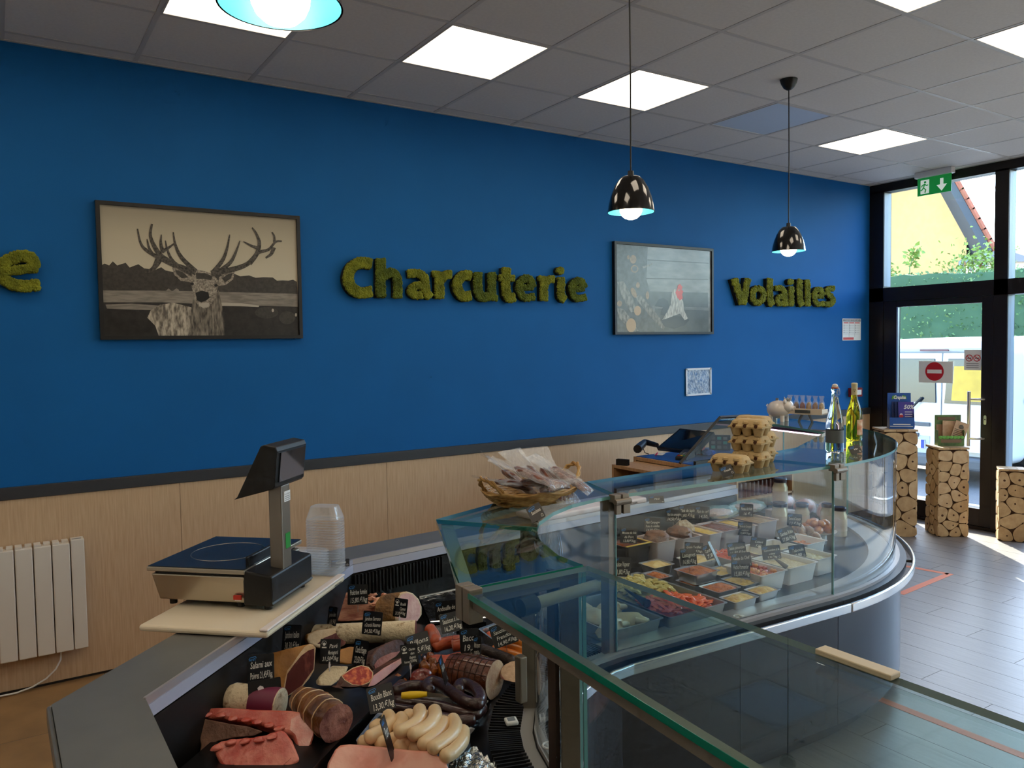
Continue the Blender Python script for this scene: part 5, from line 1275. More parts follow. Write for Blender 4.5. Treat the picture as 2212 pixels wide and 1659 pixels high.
def plane_pts(pxs, p0, n):
    """photo outline laid on the plane through p0 with normal n"""
    out = []
    for px, py in pxs:
        d = ray(px, py); k = (p0 - CAM).dot(n) / d.dot(n); out.append(CAM + d * k)
    return out
def chunk(name, label, cat, outline, anchor, zb, head, tilt, depth, mats, inner=None, taper=0.9, group=None, bevel=0.006, imat=None):
    """piece of meat: a cut face with the traced outline on a plane at the anchor, running back along depth"""
    p0 = at(anchor[0], anchor[1], zb)
    n = Vector((math.cos(math.radians(head)) * math.cos(math.radians(tilt)), math.sin(math.radians(head)) * math.cos(math.radians(tilt)), math.sin(math.radians(tilt))))
    f = plane_pts(outline, p0, n); c = sum(f, Vector()) / len(f); dv = Vector(depth)
    t = thing(name, label, cat, (c.x, c.y, zb), group=group)
    k = len(f)
    cc = c + dv; mid = [c + dv * 0.5 + (p - c) * (1 + (taper - 1) * 0.35) for p in f]
    back = [cc + (p - c) * taper for p in f]
    for r in (mid, back):
        for i in range(k):
            if r[i].z < zb + 0.002: r[i] = Vector((r[i].x, r[i].y, zb + 0.002))
    f = [Vector((p.x, p.y, max(p.z, zb + 0.001))) for p in f]
    nr = (f[1] - f[0]).cross(f[2] - f[1])
    bb = MB(); bb.loft([f, mid, back]); 
    bb.m = [0] * len(bb.f); bb.m[len(bb.f) - 2] = 1
    bb.build('body', [mats[0], mats[1]], t, smooth=50, bevel=bevel, seg=3, fix=True)
    if inner:
        g = plane_pts(inner, p0 + n * 0.0012, n); h = [p - n * 0.004 for p in g]
        b2 = MB(); b2.loft([h, g]); b2.build('cut_face', imat or mats[2], t, fix=True)
    return t
def C2(x, y): return (300 + x / 3.615, 1200 + y / 3.615)
def C3(x, y): return (700 + x / 3.615, 1200 + y / 3.615)
def C5(x, y): return (830 + x / 7.135, 1330 + y / 7.135)
def C6(x, y): return (500 + x / 6.636, 1370 + y / 6.636)
def C7(x, y): return (640 + x / 7.213, 1220 + y / 7.213)
def MP(fn, pts): return [fn(*p) for p in pts]
HC = -125      # heading of a face turned to the camera

# rack of raw ribs
chunk('pork_rib_rack', 'raw pork rib rack at the front of the meat display, upper arm', 'meat', MP(C2, [(275, 1210), (320, 1186), (430, 1180), (560, 1184), (700, 1180), (900, 1196), (1060, 1200), (1190, 1205), (1320, 1222), (1385, 1248), (1390, 1330), (1362, 1430), (1340, 1500), (1285, 1580), (1238, 1500), (1205, 1395), (1110, 1372), (1040, 1345), (1000, 1330), (940, 1316), (900, 1296), (850, 1310), (790, 1288), (730, 1290), (650, 1258), (580, 1268), (500, 1250), (400, 1272), (310, 1288)]),
      C2(1290, 1620), ZD + 0.02, HC, 48, (0.01, 0.025, -0.035), (m_rawred, m_rawred, m_rawpink), inner=MP(C2, [(1190, 1275), (1260, 1240), (1340, 1262), (1372, 1300), (1360, 1400), (1325, 1490), (1283, 1555), (1250, 1490), (1225, 1400), (1180, 1360)]), bevel=0.008)
chunk('pork_rib_rack', 'raw pork rib rack at the front of the meat display, lower arm', 'meat', MP(C2, [(570, 1485), (640, 1442), (720, 1430), (800, 1420), (900, 1412), (1000, 1392), (1110, 1350), (1150, 1372), (1200, 1440), (1235, 1520), (1262, 1592), (1200, 1640), (1120, 1700), (900, 1740), (720, 1700), (640, 1640), (600, 1560), (582, 1530)]),
      C2(900, 1860), ZD + 0.005, HC, 50, (0.01, 0.025, -0.04), (m_rawred, m_rawred, m_rawpink), inner=MP(C2, [(700, 1540), (800, 1520), (1000, 1480), (1120, 1440), (1170, 1500), (1190, 1580), (1100, 1660), (900, 1700), (760, 1660)]), bevel=0.008, imat=m_rawred)
chunk('rib_membrane', 'pale meat flap hanging behind the raw rib rack', 'meat', MP(C2, [(455, 1290), (520, 1275), (700, 1310), (860, 1335), (980, 1375), (900, 1410), (740, 1425), (620, 1450), (560, 1490), (590, 1600), (500, 1605), (470, 1560), (485, 1480)]),
      C2(560, 1605), ZD + 0.01, HC, 30, (0.0, 0.012, -0.004), (mm('membrane', (120, 88, 70), (160, 118, 96), 14), mm('membrane2', (140, 104, 84), (90, 62, 50), 12), None), bevel=0.003)
rr0 = [o for o in COL.objects if o.name.startswith('pork_rib_rack') and o.type == 'EMPTY']
def ribs(t, pts, r, zb, anchor, tilt):
    p0 = at(anchor[0], anchor[1], zb); n = Vector((math.cos(math.radians(HC)) * math.cos(math.radians(tilt)), math.sin(math.radians(HC)) * math.cos(math.radians(tilt)), math.sin(math.radians(tilt))))
    for i, p in enumerate(plane_pts(pts, p0, n)): MB().blob(tuple(p + n * 0.001), (r * 1.3, r, r * 0.55), 12, 8, amp=0.4, seed=i).build('rib_bone', m_rawred, t, smooth=True)
ribs(rr0[0], MP(C2, [(312, 1262), (420, 1250), (530, 1245), (640, 1248), (740, 1272), (840, 1288), (930, 1300), (1020, 1325), (1100, 1350)]), 0.011, ZD + 0.02, C2(1290, 1620), 48)
ribs(rr0[1], MP(C2, [(610, 1500), (720, 1462), (830, 1450), (940, 1440), (1040, 1415)]), 0.012, ZD + 0.005, C2(900, 1860), 50)
# salami with peppercorns, floury
p1 = at(505, 1510, TIER + 0.05); p2 = at(606, 1522, TIER + 0.045)
def sausage(name, label, pts, r, m, group=None, n=16, cat='sausage', ends=(0.35, 0.35), zb=None):
    """tube with rounded ends through world points"""
    P = [Vector(p) for p in pts]
    Q = []
    for i in range(len(P) - 1):
        a = P[max(i - 1, 0)]; b2 = P[i]; c = P[i + 1]; d = P[min(i + 2, len(P) - 1)]
        for k in range(5):
            t_ = k / 5; Q.append(0.5 * (2 * b2 + (c - a) * t_ + (2 * a - 5 * b2 + 4 * c - d) * t_ ** 2 + (3 * b2 - a - 3 * c + d) * t_ ** 3))
    Q.append(P[-1])
    e0 = (Q[0] - Q[1]).normalized() * r * 0.75; e1 = (Q[-1] - Q[-2]).normalized() * r * 0.75
    R = [r] * len(Q)
    if ends[0] is not None: Q = [Q[0] + e0, Q[0] + e0 * 0.8, Q[0] + e0 * 0.45] + Q; R = [r * 0.12, r * 0.5, r * 0.85] + R
    if ends[1] is not None: Q = Q + [Q[-1] + e1 * 0.45, Q[-1] + e1 * 0.8, Q[-1] + e1]; R = R + [r * 0.85, r * 0.5, r * 0.12]
    c = sum(Q, Vector()) / len(Q); zlow = min(q.z for q in Q) - r
    t = thing(name, label, cat, (c.x, c.y, zlow if zb is None else zb), group=group)
    MB().tube(Q, R, n).build('casing', m, t, smooth=60)
    return t, Q
def disc(t, c, d, r, m, name='cut_face'):
    d = Vector(d).normalized(); c = Vector(c); MB().tube([c - d * 0.001, c + d * 0.0015], r, 24).build(name, m, t)
t, Q = sausage('pepper_salami', 'thick floury salami under the Salami aux Poivres tag', [p1, p1.lerp(p2, 0.5), p2], 0.045, m_flour, ends=(0.35, None))
MB().tube([p1.lerp(p2, 0.45), p1.lerp(p2, 0.98)], 0.0462, 24).build('paper_band', mat('purple_band', (110, 34, 62), rough=0.5), t, smooth=40)
# Italian dry ham
chunk('dry_ham', 'dry-cured ham piece with a dark marbled cut face and golden rind', 'meat', MP(C6, [(1120, 130), (1180, 140), (1225, 190), (1215, 300), (1200, 520), (1130, 640), (1020, 770), (900, 850), (800, 905), (745, 800), (770, 640), (800, 520), (880, 420), (980, 270), (1050, 180)]),
      C6(800, 905), TIER, -100, 18, (-0.115, 0.055, -0.01), (m_rind, m_fat, m_hamred), inner=MP(C6, [(1185, 205), (1190, 330), (1175, 500), (1010, 735), (800, 880), (768, 770), (800, 570), (900, 430), (1000, 310), (1100, 235)]), taper=0.8)
chunk('dry_ham', 'smaller dry ham piece in front of the long floury salami', 'meat', MP(C7, [(170, 1080), (330, 1010), (560, 985), (720, 990), (765, 1030), (790, 1150), (780, 1250), (700, 1290), (560, 1330), (330, 1290), (200, 1230), (160, 1150)]),
      C7(700, 1300), TIER + 0.005, -85, 30, (-0.01, 0.05, -0.02), (m_rind, m_fat, m_hamred), inner=MP(C7, [(700, 1020), (745, 1060), (765, 1150), (760, 1235), (700, 1270), (560, 1250), (420, 1235), (330, 1230), (430, 1140), (560, 1090)]))
# long floury salami
pa, pb = at(674, 1372, TIER + 0.036), at(898, 1362, TIER + 0.042)
t, Q = sausage('long_salami', 'long floury white salami across the middle of the meats', [pa, pa.lerp(pb, 0.33), pa.lerp(pb, 0.66), pb], 0.036, m_flour, ends=(0.35, None), n=24)
disc(t, pb, pb - pa, 0.034, mm('salami_cut', (96, 36, 34), (150, 90, 80), 70))
# smoked belly and shavings
chunk('smoked_belly', 'smoked pork belly slab behind the long salami', 'meat', MP(C7, [(480, 700), (560, 600), (640, 560), (700, 470), (780, 420), (900, 440), (1050, 520), (1230, 620), (1330, 690), (1300, 800), (1180, 880), (950, 890), (700, 890), (560, 860), (440, 840)]),
      C7(900, 890), TIER + 0.01, -100, 40, (-0.02, 0.06, -0.025), (m_smoke, mm('belly_face', (150, 78, 54), (194, 132, 98), 16, 0.35, 0.4, 40, stretch=(1, 1, 4)), None))
t = thing('ham_shavings', 'heap of thin pink ham shavings on the smoked belly', 'meat', tuple(at(815, 1308, TIER + 0.06)))
rs = random.Random(5)
for k in range(16):
    c = at(rs.uniform(798, 852), rs.uniform(1286, 1312), TIER + 0.06)
    MB().blob(tuple(c), (rs.uniform(0.010, 0.020), rs.uniform(0.008, 0.014), rs.uniform(0.006, 0.010)), 12, 8, amp=0.7, fr=3.0, seed=k * 1.3).build('shaving', mm('shaving', (206, 128, 100), (230, 176, 140), 40), t, smooth=True)
# cooked ham with pink face
chunk('cooked_ham', 'cooked ham joint with a pale pink cut face and browned herb crust', 'meat', MP(C7, [(1620, 440), (1720, 405), (1830, 440), (1920, 530), (1965, 650), (1965, 780), (1920, 900), (1800, 930), (1640, 900), (1545, 860), (1520, 720), (1540, 560)]),
      C7(1700, 930), TIER, -78, 12, (-0.075, 0.03, 0.0), (mm('crust', (92, 62, 28), (150, 104, 50), 30, 0.5, 0.6), m_fat, m_hampink), inner=MP(C7, [(1640, 470), (1720, 440), (1810, 465), (1895, 550), (1935, 660), (1932, 780), (1890, 875), (1790, 905), (1650, 875), (1570, 830), (1550, 720), (1570, 580)]), taper=0.92)
# yellow smoked ham and dried beef
chunk('smoked_ham', 'golden smoked ham behind the dark dried beef', 'meat', MP(C7, [(620, 1420), (720, 1310), (860, 1270), (1000, 1290), (1100, 1330), (1180, 1380), (1160, 1500), (1000, 1560), (800, 1560), (640, 1520)]), C7(900, 1560), TIER + 0.01, -95, 40, (-0.02, 0.05, -0.02), (m_rind, m_rind, None))
chunk('dried_beef', 'dark wrinkled dried beef piece with a pink cut side', 'meat', MP(C7, [(1180, 1420), (1260, 1310), (1380, 1240), (1480, 1190), (1560, 1155), (1640, 1160), (1700, 1230), (1640, 1330), (1560, 1420), (1440, 1500), (1330, 1580), (1230, 1650), (1170, 1560)]),
      C7(1250, 1660), TIER + 0.0, -70, 35, (-0.05, 0.03, -0.02), (m_dark, m_dark, m_hampink), inner=MP(C7, [(1320, 1440), (1480, 1370), (1620, 1345), (1560, 1420), (1440, 1495), (1330, 1570), (1235, 1640), (1215, 1560), (1260, 1490)]), imat=mm('beef_cut', (150, 84, 74), (190, 132, 116), 20))
chunk('ham_slab', 'long pink ham slab slanting below the dried beef', 'meat', MP(C6, [(1960, 760), (2040, 590), (2190, 480), (2330, 400), (2460, 330), (2480, 380), (2360, 500), (2200, 640), (2060, 770)]), C6(1980, 780), TIER, -60, 30, (-0.03, 0.03, -0.01), (m_dark, m_hampink, None), bevel=0.003)
# floury block, chorizo, coppa
chunk('floury_block', 'square floury dried sausage under the Pave Montagnard tag', 'meat', MP(C6, [(1250, 600), (1380, 480), (1460, 440), (1690, 450), (1640, 560), (1520, 680), (1440, 750), (1260, 740)]), C6(1400, 750), TIER + 0.01, -110, 55, (-0.01, 0.02, -0.03), (m_flour, m_flour, None))
chunk('chorizo', 'thick chorizo end with a speckled red cut face', 'sausage', MP(C6, [(1570, 590), (1640, 540), (1740, 475), (1860, 440), (1970, 465), (2035, 545), (2030, 620), (1980, 690), (1860, 745), (1730, 725), (1620, 660)]),
      C6(1800, 745), TIER + 0.045, -110, 48, (-0.03, -0.005, -0.045), (m_dark, m_fat, m_chor), inner=MP(C6, [(1590, 595), (1660, 545), (1745, 490), (1860, 455), (1960, 480), (2018, 550), (2012, 620), (1965, 680), (1860, 730), (1740, 712), (1635, 655)]), taper=1.05)
pa, pb = at(648, 1510, TIER + 0.055), at(727, 1562, TIER + 0.05)
def coppa():
    c = (pa + pb) / 2; t = thing('netted_coppa', 'dark netted dry-cured coppa with a ragged cut end', 'meat', (c.x, c.y, TIER))
    d = (pb - pa); up = Vector((0, 0, 1)); sd = d.normalized().cross(up).normalized(); u2 = sd.cross(d.normalized())
    rings = []; N = 14
    for i in range(N + 1):
        f_ = i / N; r = 0.052 * (0.55 + 0.45 * math.sin(PI * min(f_ * 0.9 + 0.12, 0.62) / 1.24)); cc = pa + d * f_
        r *= (1 - 0.05 * abs(math.sin(f_ * PI * 4)))
        ring_ = []
        for j in range(22):
            a = 2 * PI * j / 22; k = r * (1 + 0.08 * noise.noise(Vector((math.cos(a) * 2, math.sin(a) * 2, f_ * 4))))
            p = cc + sd * math.cos(a) * k + u2 * math.sin(a) * k; ring_.append(Vector((p.x, p.y, max(p.z, TIER + 0.001))))
        rings.append(ring_)
    bb = MB(); bb.loft(rings); bb.m[-1] = 1; bb.build('body', [mm('coppa_skin', (70, 40, 24), (146, 92, 34), 9, 0.35, 0.5, 50, coat=0.3), mm('coppa_cut', (104, 56, 52), (176, 120, 106), 26, 0.4, 0.4)], t, smooth=50, fix=True)
    for k in (2, 5, 8, 11): MB().tube([p + (p - pa.lerp(pb, k / N)) * 0.015 for p in rings[k]], 0.0016, 5, close=True).build('net_cord', m_fat, t)
coppa()
# garlic sausages in film
pts = [at(*C5(700, 200), ZD + 0.085), at(*C5(770, 300), ZD + 0.07), at(*C5(800, 400), ZD + 0.06)]
sausage('garlic_sausage', 'garlic sausage in clear film standing behind the others', pts, 0.021, m_garlic)
pts = [at(*C5(1150, 390), ZD + 0.05), at(*C5(950, 420), ZD + 0.05), at(*C5(790, 470), ZD + 0.045)]
sausage('garlic_sausage', 'garlic sausage lying in clear film in front of its twin', pts, 0.022, m_garlic)
pa, pb = at(*C5(1180, 440), ZD + 0.055), at(*C5(1062, 462), ZD + 0.05)
t, Q = sausage('garlic_sausage', 'cut garlic sausage showing its round pink end', [pa, pb], 0.0215, m_garlic, ends=(0.3, None)); disc(t, pb, pb - pa, 0.0205, m_garcut)
cf = at(*C5(880, 330), ZD + 0.06); t = thing('plastic_wrap', 'crumpled clear film round the garlic sausages', 'wrap', (cf.x, cf.y, ZD + 0.02))
bb = MB(); bb.blob((cf.x, cf.y, cf.z), (0.055, 0.04, 0.042), 18, 10, amp=0.3, fr=2.5); bb.build('film', film_mat('wrap_film', 0.13, bscale=60, bump=1.0, rough=0.06), t, smooth=True)
# red bacon slab, rillons, dark red chorizo
chunk('bacon_slab', 'bright red bacon slab beside the netted roast', 'meat', MP(C5, [(700, 620), (800, 590), (960, 600), (1120, 560), (1230, 540), (1180, 590), (1060, 670), (980, 720), (900, 740), (820, 720), (780, 680)]), C5(900, 740), ZD + 0.03, HC, 60, (0, 0.015, -0.03), (m_rawred, mm('bacon', (176, 60, 40), (206, 104, 76), 12, coat=0.4), None), bevel=0.004)
rs = random.Random(9)
for i, (x, y, a, b2, lab) in enumerate([(250, 830, 150, 80, 'large caramel-brown rillon cube left of the others'), (210, 1020, 150, 85, 'rillon piece beside the Boudin Blanc tag'), (680, 640, 110, 55, 'rillon piece under the Rillons tag pin'), (730, 750, 110, 50, 'long rillon piece in the middle of the heap'), (755, 860, 75, 65, 'small pale rillon beside the dark red chorizo'), (860, 850, 55, 95, 'upright rillon piece touching the netted roast'), (590, 700, 70, 60, 'rillon piece at the back of the heap'), (620, 800, 90, 60, 'rillon piece behind the dark red chorizo')]):
    c = at(*C5(x, y), ZD + 0.028); k = 1 / 7.135 / 690
    t = thing('rillon', lab, 'meat', (c.x, c.y, ZD), group='caramelised pork rillons')
    MB().blob((c.x, c.y, ZD + 0.026), (a * k * 1.1, b2 * k * 1.3, 0.026), 14, 9, amp=0.35, fr=1.8, seed=i * 2.1).build('piece', m_caramel, t, smooth=True)
c = at(*C5(570, 960), ZD + 0.035); t = thing('chorizo_end', 'dark red rounded chorizo end in front of the rillons', 'sausage', (c.x, c.y, ZD))
MB().blob((c.x, c.y, ZD + 0.032), (0.042, 0.036, 0.033), 20, 12, amp=0.08, fr=2).build('piece', mm('dark_chorizo', (110, 30, 20), (150, 54, 30), 20, 0.25, 0.3, coat=0.5), t, smooth=True)
# netted roast ham
pa, pb = at(*C5(1020, 830), ZD + 0.06), at(*C5(1710, 985), ZD + 0.058)
c = (pa + pb) / 2; t = thing('netted_roast', 'brown netted roast pork joint with a pale cut end', 'meat', (c.x, c.y, ZD))
d = (pb - pa); dn = d.normalized(); sd = dn.cross(Vector((0, 0, 1))).normalized(); u2 = sd.cross(dn)
rings = []; N = 16
for i in range(N + 1):
    f_ = i / N; r = 0.060 * (0.72 + 0.28 * min(1, math.sin(PI * min(f_ + 0.12, 0.5)))); cc = pa + d * f_
    rings.append([(lambda p: Vector((p.x, p.y, max(p.z, ZD + 0.001))))(cc + (sd * math.cos(2 * PI * j / 24) + u2 * math.sin(2 * PI * j / 24)) * r * (1 + 0.05 * noise.noise(Vector((math.cos(2 * PI * j / 24) * 2, math.sin(2 * PI * j / 24) * 2, f_ * 3))))) for j in range(24)])
bb = MB(); bb.loft(rings); bb.m[-1] = 1; bb.build('body', [mm('roast_skin', (112, 54, 26), (70, 32, 18), 22, 0.28, 0.6, 60, coat=0.5), mm('roast_cut', (206, 174, 140), (170, 126, 98), 14)], t, smooth=50, fix=True)
for k in range(2, N, 2): MB().tube([p + (p - pa.lerp(pb, k / N)) * 0.008 for p in rings[k]], 0.0014, 5, close=True).build('net_cord', m_net, t)
for j in range(2, 24, 2): MB().tube([rings[i][j] + (rings[i][j] - pa.lerp(pb, i / N)) * 0.008 for i in range(N + 1)], 0.0013, 5).build('net_cord', m_net, t)
chunk('gammon_slab', 'pale gammon slab behind the netted roast', 'meat', MP(C5, [(1130, 600), (1200, 560), (1380, 560), (1620, 640), (1560, 680), (1300, 650), (1150, 640)]), C5(1380, 680), ZD + 0.07, HC, 60, (0.0, 0.03, -0.04), (m_fat, m_fat, None), bevel=0.003)
chunk('pressed_ham', 'round pressed ham with a pale speckled top half hidden by the post', 'meat', MP(C5, [(1790, 900), (1800, 820), (1860, 750), (1960, 700), (2080, 685), (2200, 700), (2280, 790), (2260, 930), (2160, 1010), (2000, 1030), (1860, 990)]), C5(2000, 1040), ZD + 0.05, HC, 58, (0.0, 0.012, -0.04), (m_hampink, mm('ham_top', (222, 184, 150), (200, 156, 124), 60), None), bevel=0.003)
# andouille (dark), frankfurters, pan behind
sausage('andouille', 'thick black smoked andouille sausage behind the netted roast', [at(*C5(1490, 520), ZD + 0.05), at(*C5(1700, 600), ZD + 0.045), at(*C5(1960, 700), ZD + 0.04)], 0.021, mm('andouille', (38, 28, 26), (66, 50, 44), 16, 0.5, 0.4))
for i, (a, b2, z) in enumerate([((1880, 400), (2200, 470), 0.07), ((1800, 450), (2220, 570), 0.055), ((1740, 540), (2200, 680), 0.04), ((1700, 520), (1880, 480), 0.04)]):
    p, q = at(*C5(*a), ZD + z), at(*C5(*b2), ZD + z); md = p.lerp(q, 0.5) + Vector((0, 0, 0.006))
    sausage('frankfurter', 'orange frankfurter beside the taupe post, ' + ['topmost', 'second from the top', 'lowest', 'short end at the left'][i], [p, md, q], 0.0145, m_frank, group='orange frankfurters')
def pan(name, label, cat, corners, zr, h_, m, inset=0.02, th=0.004, floor=None):
    """rectangular dish: rim corners in plan, rim height zr, depth h_"""
    c = sum((Vector(q) for q in corners), Vector((0, 0))) / 4
    t = thing(name, label, cat, (c.x, c.y, zr - h_))
    def ring_(s_, z, r1=0.012):
        P = [c + (Vector(q) - c) * 1.0 + (c - Vector(q)).normalized() * s_ for q in corners]; o_ = []
        for i in range(4):
            p0, p1, p2 = P[i - 1], P[i], P[(i + 1) % 4]; a = (p0 - p1).normalized() * r1; b3 = (p2 - p1).normalized() * r1
            for k in range(4): q = k / 3; o_.append(tuple((p1 + a) * (1 - q) ** 2 + p1 * 2 * q * (1 - q) + (p1 + b3) * q * q) + (z,))
        return o_
    bb = MB(); bb.loft([ring_(inset + 0.004, zr - h_ + th), ring_(0.014, zr - 0.002), ring_(0.0, zr), ring_(0.001, zr - 0.003), ring_(0.011, zr - 0.005), ring_(inset, zr - h_ + 0.001)])
    bb.build('dish', m, t, smooth=40, fix=True); return t, ring_
cs = [at(*C5(*q), ZD + 0.06) for q in ((1440, 180), (1700, 370), (2110, 270), (1780, 60))]
t, rg = pan('steel_pan', 'small steel pan of orange-red pieces under the frankfurter tag', 'pan', [(q.x, q.y) for q in cs], ZD + 0.055, 0.05, m_tray)
rs = random.Random(4)
for k in range(22):
    c = cs[0].lerp(cs[2], rs.uniform(0.15, 0.85)).lerp(cs[1].lerp(cs[3], rs.random()), 0.35)
    tag(MB().blob((c.x, c.y, ZD + 0.044), (0.016, 0.012, 0.010), 8, 6, amp=0.3, seed=k).build('merguez_piece', mm('merguez', (196, 70, 28), (220, 116, 60), 20, coat=0.4), t, smooth=True), None)
# black film tray
cs = [at(*q, ZD + 0.05) for q in ((905, 1290), (930, 1345), (1050, 1335), (1010, 1268))]
t = thing('film_tray', 'tray wrapped in black film with a silver edge behind the sausages', 'tray', tuple(sum(cs, Vector()) / 4))
bb = MB(); bb.grid(lambda u_, v_: tuple(cs[0].lerp(cs[1], v_).lerp(cs[3].lerp(cs[2], v_), u_) + Vector((0, 0, 0.008 * noise.noise(Vector((u_ * 6, v_ * 6, 1)))))), 24, 16); bb.build('film', m_dfilm, t, smooth=True)
MB().tube([cs[0], cs[3]], 0.006, 8).build('edge', m_chrome, t); MB().tube([cs[1], cs[2]], 0.005, 8).build('edge', m_chrome, t)
MB().prism([(q.x, q.y) for q in cs], ZD + 0.001, ZD + 0.035).build('tray', m_dfilm, t)

# black pudding coils on a tray
cs = [at(*C3(*q), ZD + 0.02) for q in ((470, 1210), (1110, 1340), (1292, 1140), (700, 1010))]
t, rg = pan('foil_tray', 'foil tray under the black pudding coils', 'tray', [(q.x, q.y) for q in cs], ZD + 0.024, 0.022, m_tray, 0.012)
coils = [([(610, 1010), (555, 1070), (575, 1135), (700, 1160), (880, 1180), (1050, 1225), (1170, 1240), (1232, 1190)], 0.040, 'long black pudding coil along the front of the foil tray'),
         ([(560, 1060), (640, 1030), (740, 1020), (800, 1040)], 0.062, 'short black pudding piece behind the yellow knife'),
         ([(830, 1060), (800, 1020), (850, 985), (930, 1020), (1010, 1080), (1110, 1140), (1195, 1160), (1222, 1110), (1185, 1045), (1110, 1005), (1060, 1010), (1050, 1060)], 0.070, 'looped black pudding ring with its end curled inside'),
         ([(520, 1200), (700, 1225), (900, 1270), (1060, 1295), (1150, 1280)], 0.036, 'black pudding lying against the white sausages')]
for p, z, lab in coils: sausage('black_pudding', lab, [at(*C3(*q), ZD + z) for q in p], 0.0185, m_blackp, group='black puddings')
k0, k1, k2 = at(*C3(605, 1095), ZD + 0.085), at(*C3(805, 1082), ZD + 0.088), at(*C3(985, 1102), ZD + 0.09)
t = thing('kitchen_knife', 'knife with a bright yellow handle lying on the black pudding', 'knife', tuple(k0))
MB().tube([k0, k0.lerp(k1, 0.3), k0.lerp(k1, 0.7), k1], [0.009, 0.0115, 0.010, 0.007], 10).build('handle', mat('knife_yellow', (232, 190, 8), rough=0.4), t, smooth=60)
d = (k2 - k1); s_ = Vector((0, 0, 0.010)); bb = MB(); bb.add([k1 + s_ * 0.6, k1 - s_ * 0.8, k2 - s_ * 0.3, k1.lerp(k2, 0.6) + s_ * 0.5], [(0, 1, 2, 3), (3, 2, 1, 0)]); bb.build('blade', m_steel, t)

# white sausages
cs = [at(*C3(*q), ZD + 0.02) for q in ((240, 1480), (960, 1625), (1185, 1375), (420, 1250))]
t, rg = pan('foil_tray', 'foil tray under the white sausages', 'tray', [(q.x, q.y) for q in cs], ZD + 0.030, 0.028, m_tray, 0.012)
ws = [([(745, 1205), (752, 1255), (715, 1312), (640, 1358), (585, 1378)], 0.085), ([(862, 1210), (868, 1262), (820, 1330), (745, 1378), (690, 1398)], 0.082), ([(935, 1300), (915, 1355), (850, 1420), (775, 1478)], 0.066), ([(1005, 1280), (1028, 1335), (1000, 1400), (920, 1462), (848, 1505)], 0.066),
      ([(1085, 1370), (1078, 1450), (1012, 1528), (945, 1568)], 0.05), ([(600, 1268), (612, 1310), (585, 1350)], 0.07), ([(500, 1250), (528, 1300), (480, 1352), (400, 1395), (355, 1420)], 0.066), ([(610, 1405), (530, 1440), (430, 1462)], 0.048), ([(660, 1245), (672, 1275)], 0.06), ([(645, 1455), (720, 1440), (780, 1420)], 0.046),
      ([(300, 1455), (370, 1465)], 0.036), ([(425, 1325), (395, 1345)], 0.045), ([(800, 1255), (812, 1290)], 0.055), ([(700, 1500), (780, 1512)], 0.036), ([(560, 1470), (620, 1500)], 0.036)]
wl = ['in the top layer, tip pointing up at the back','in the top layer beside the tipmost one','in the middle of the right-hand fan','in the fan, second from the tray rim','nearest the tray rim','short, behind the top layer','bent, below the Boudin Blanc tag','low, behind the pork loin','half hidden at the back','low, under the fan','low, nearest the loin','half hidden under the tag','half hidden behind the tip','low, touching the loin','low, in the middle']
for i, (p, z) in enumerate(ws):
    t, Q = sausage('white_sausage', 'white boudin sausage on the tray, ' + wl[i], [at(*C3(*q), ZD + z) for q in p], 0.0192, m_white_s, group='white sausages on the foil tray')
    if i in (0, 1, 5): MB().tube([Q[0], Q[0] + Vector((0.0, 0.002, 0.006)), Q[0] + Vector((-0.004, 0.004, 0.010))], [0.003, 0.0015, 0.0015], 6).build('tied_end', m_fat, t)
# raw pork loin in front
chunk('pork_loin', 'raw pink pork loin joint at the bottom of the meat display', 'meat', MP(C3, [(80, 1510), (120, 1475), (200, 1465), (360, 1478), (560, 1500), (720, 1515), (830, 1520), (900, 1560), (960, 1620), (990, 1690), (960, 1760), (500, 1800), (100, 1780), (10, 1700), (20, 1620)]), C3(500, 1790), ZD + 0.005, HC, 50, (0.02, 0.03, -0.035), (m_rawpink, mm('loin_face', (214, 118, 98), (232, 172, 150), 8, 0.3, 0.25, 30, coat=0.35), None), bevel=0.012)
cf = at(*C3(1110, 1640), ZD + 0.01); t = thing('foil_sheet', 'crumpled foil sheet beside the white sausage tray', 'foil', (cf.x, cf.y, ZD + 0.001))
bb = MB(); bb.grid(lambda u_, v_: (cf.x + (u_ - 0.5) * 0.13, cf.y + (v_ - 0.5) * 0.13, ZD + 0.012 + 0.012 * noise.noise(Vector((u_ * 7, v_ * 7, 5)))), 22, 22); bb.build('sheet', m_foil, t)
c = at(*C3(1462, 1297), ZD + 0.03); t = thing('thermometer', 'small white digital thermometer on the front vent', 'thermometer', (c.x, c.y, ZD + 0.025), math.radians(-20))
MB().bx(-0.018, 0.018, -0.018, 0.018, 0, 0.012).build('case', m_white, t, world=False, bevel=0.004); MB().bx(-0.011, 0.011, -0.010, 0.012, 0.0118, 0.0126).build('screen', m_g1, t, world=False)
def cup_hook(px, py, z, lab, rz=0.0):
    c = at(px, py, z); t = thing('suction_hook', lab, 'hook', (c.x, c.y, z - 0.012), rz)
    MB().tube([(0.018 * math.cos(a), 0.018 * math.sin(a), 0.012) for a in [PI * k / 8 * 1.3 for k in range(9)]], 0.003, 6).build('loop', m_white, t, world=False, smooth=True)
    MB().bx(0.008, 0.026, -0.012, 0.004, 0.006, 0.014).build('cup', m_white, t, world=False, bevel=0.002)
cup_hook(1595, 1332, ZD + 0.03, 'white ring hook lying on the sill behind the front glass'); cup_hook(1187, 1610, ZG + 0.012, 'white ring hook lying on the curved glass rail')

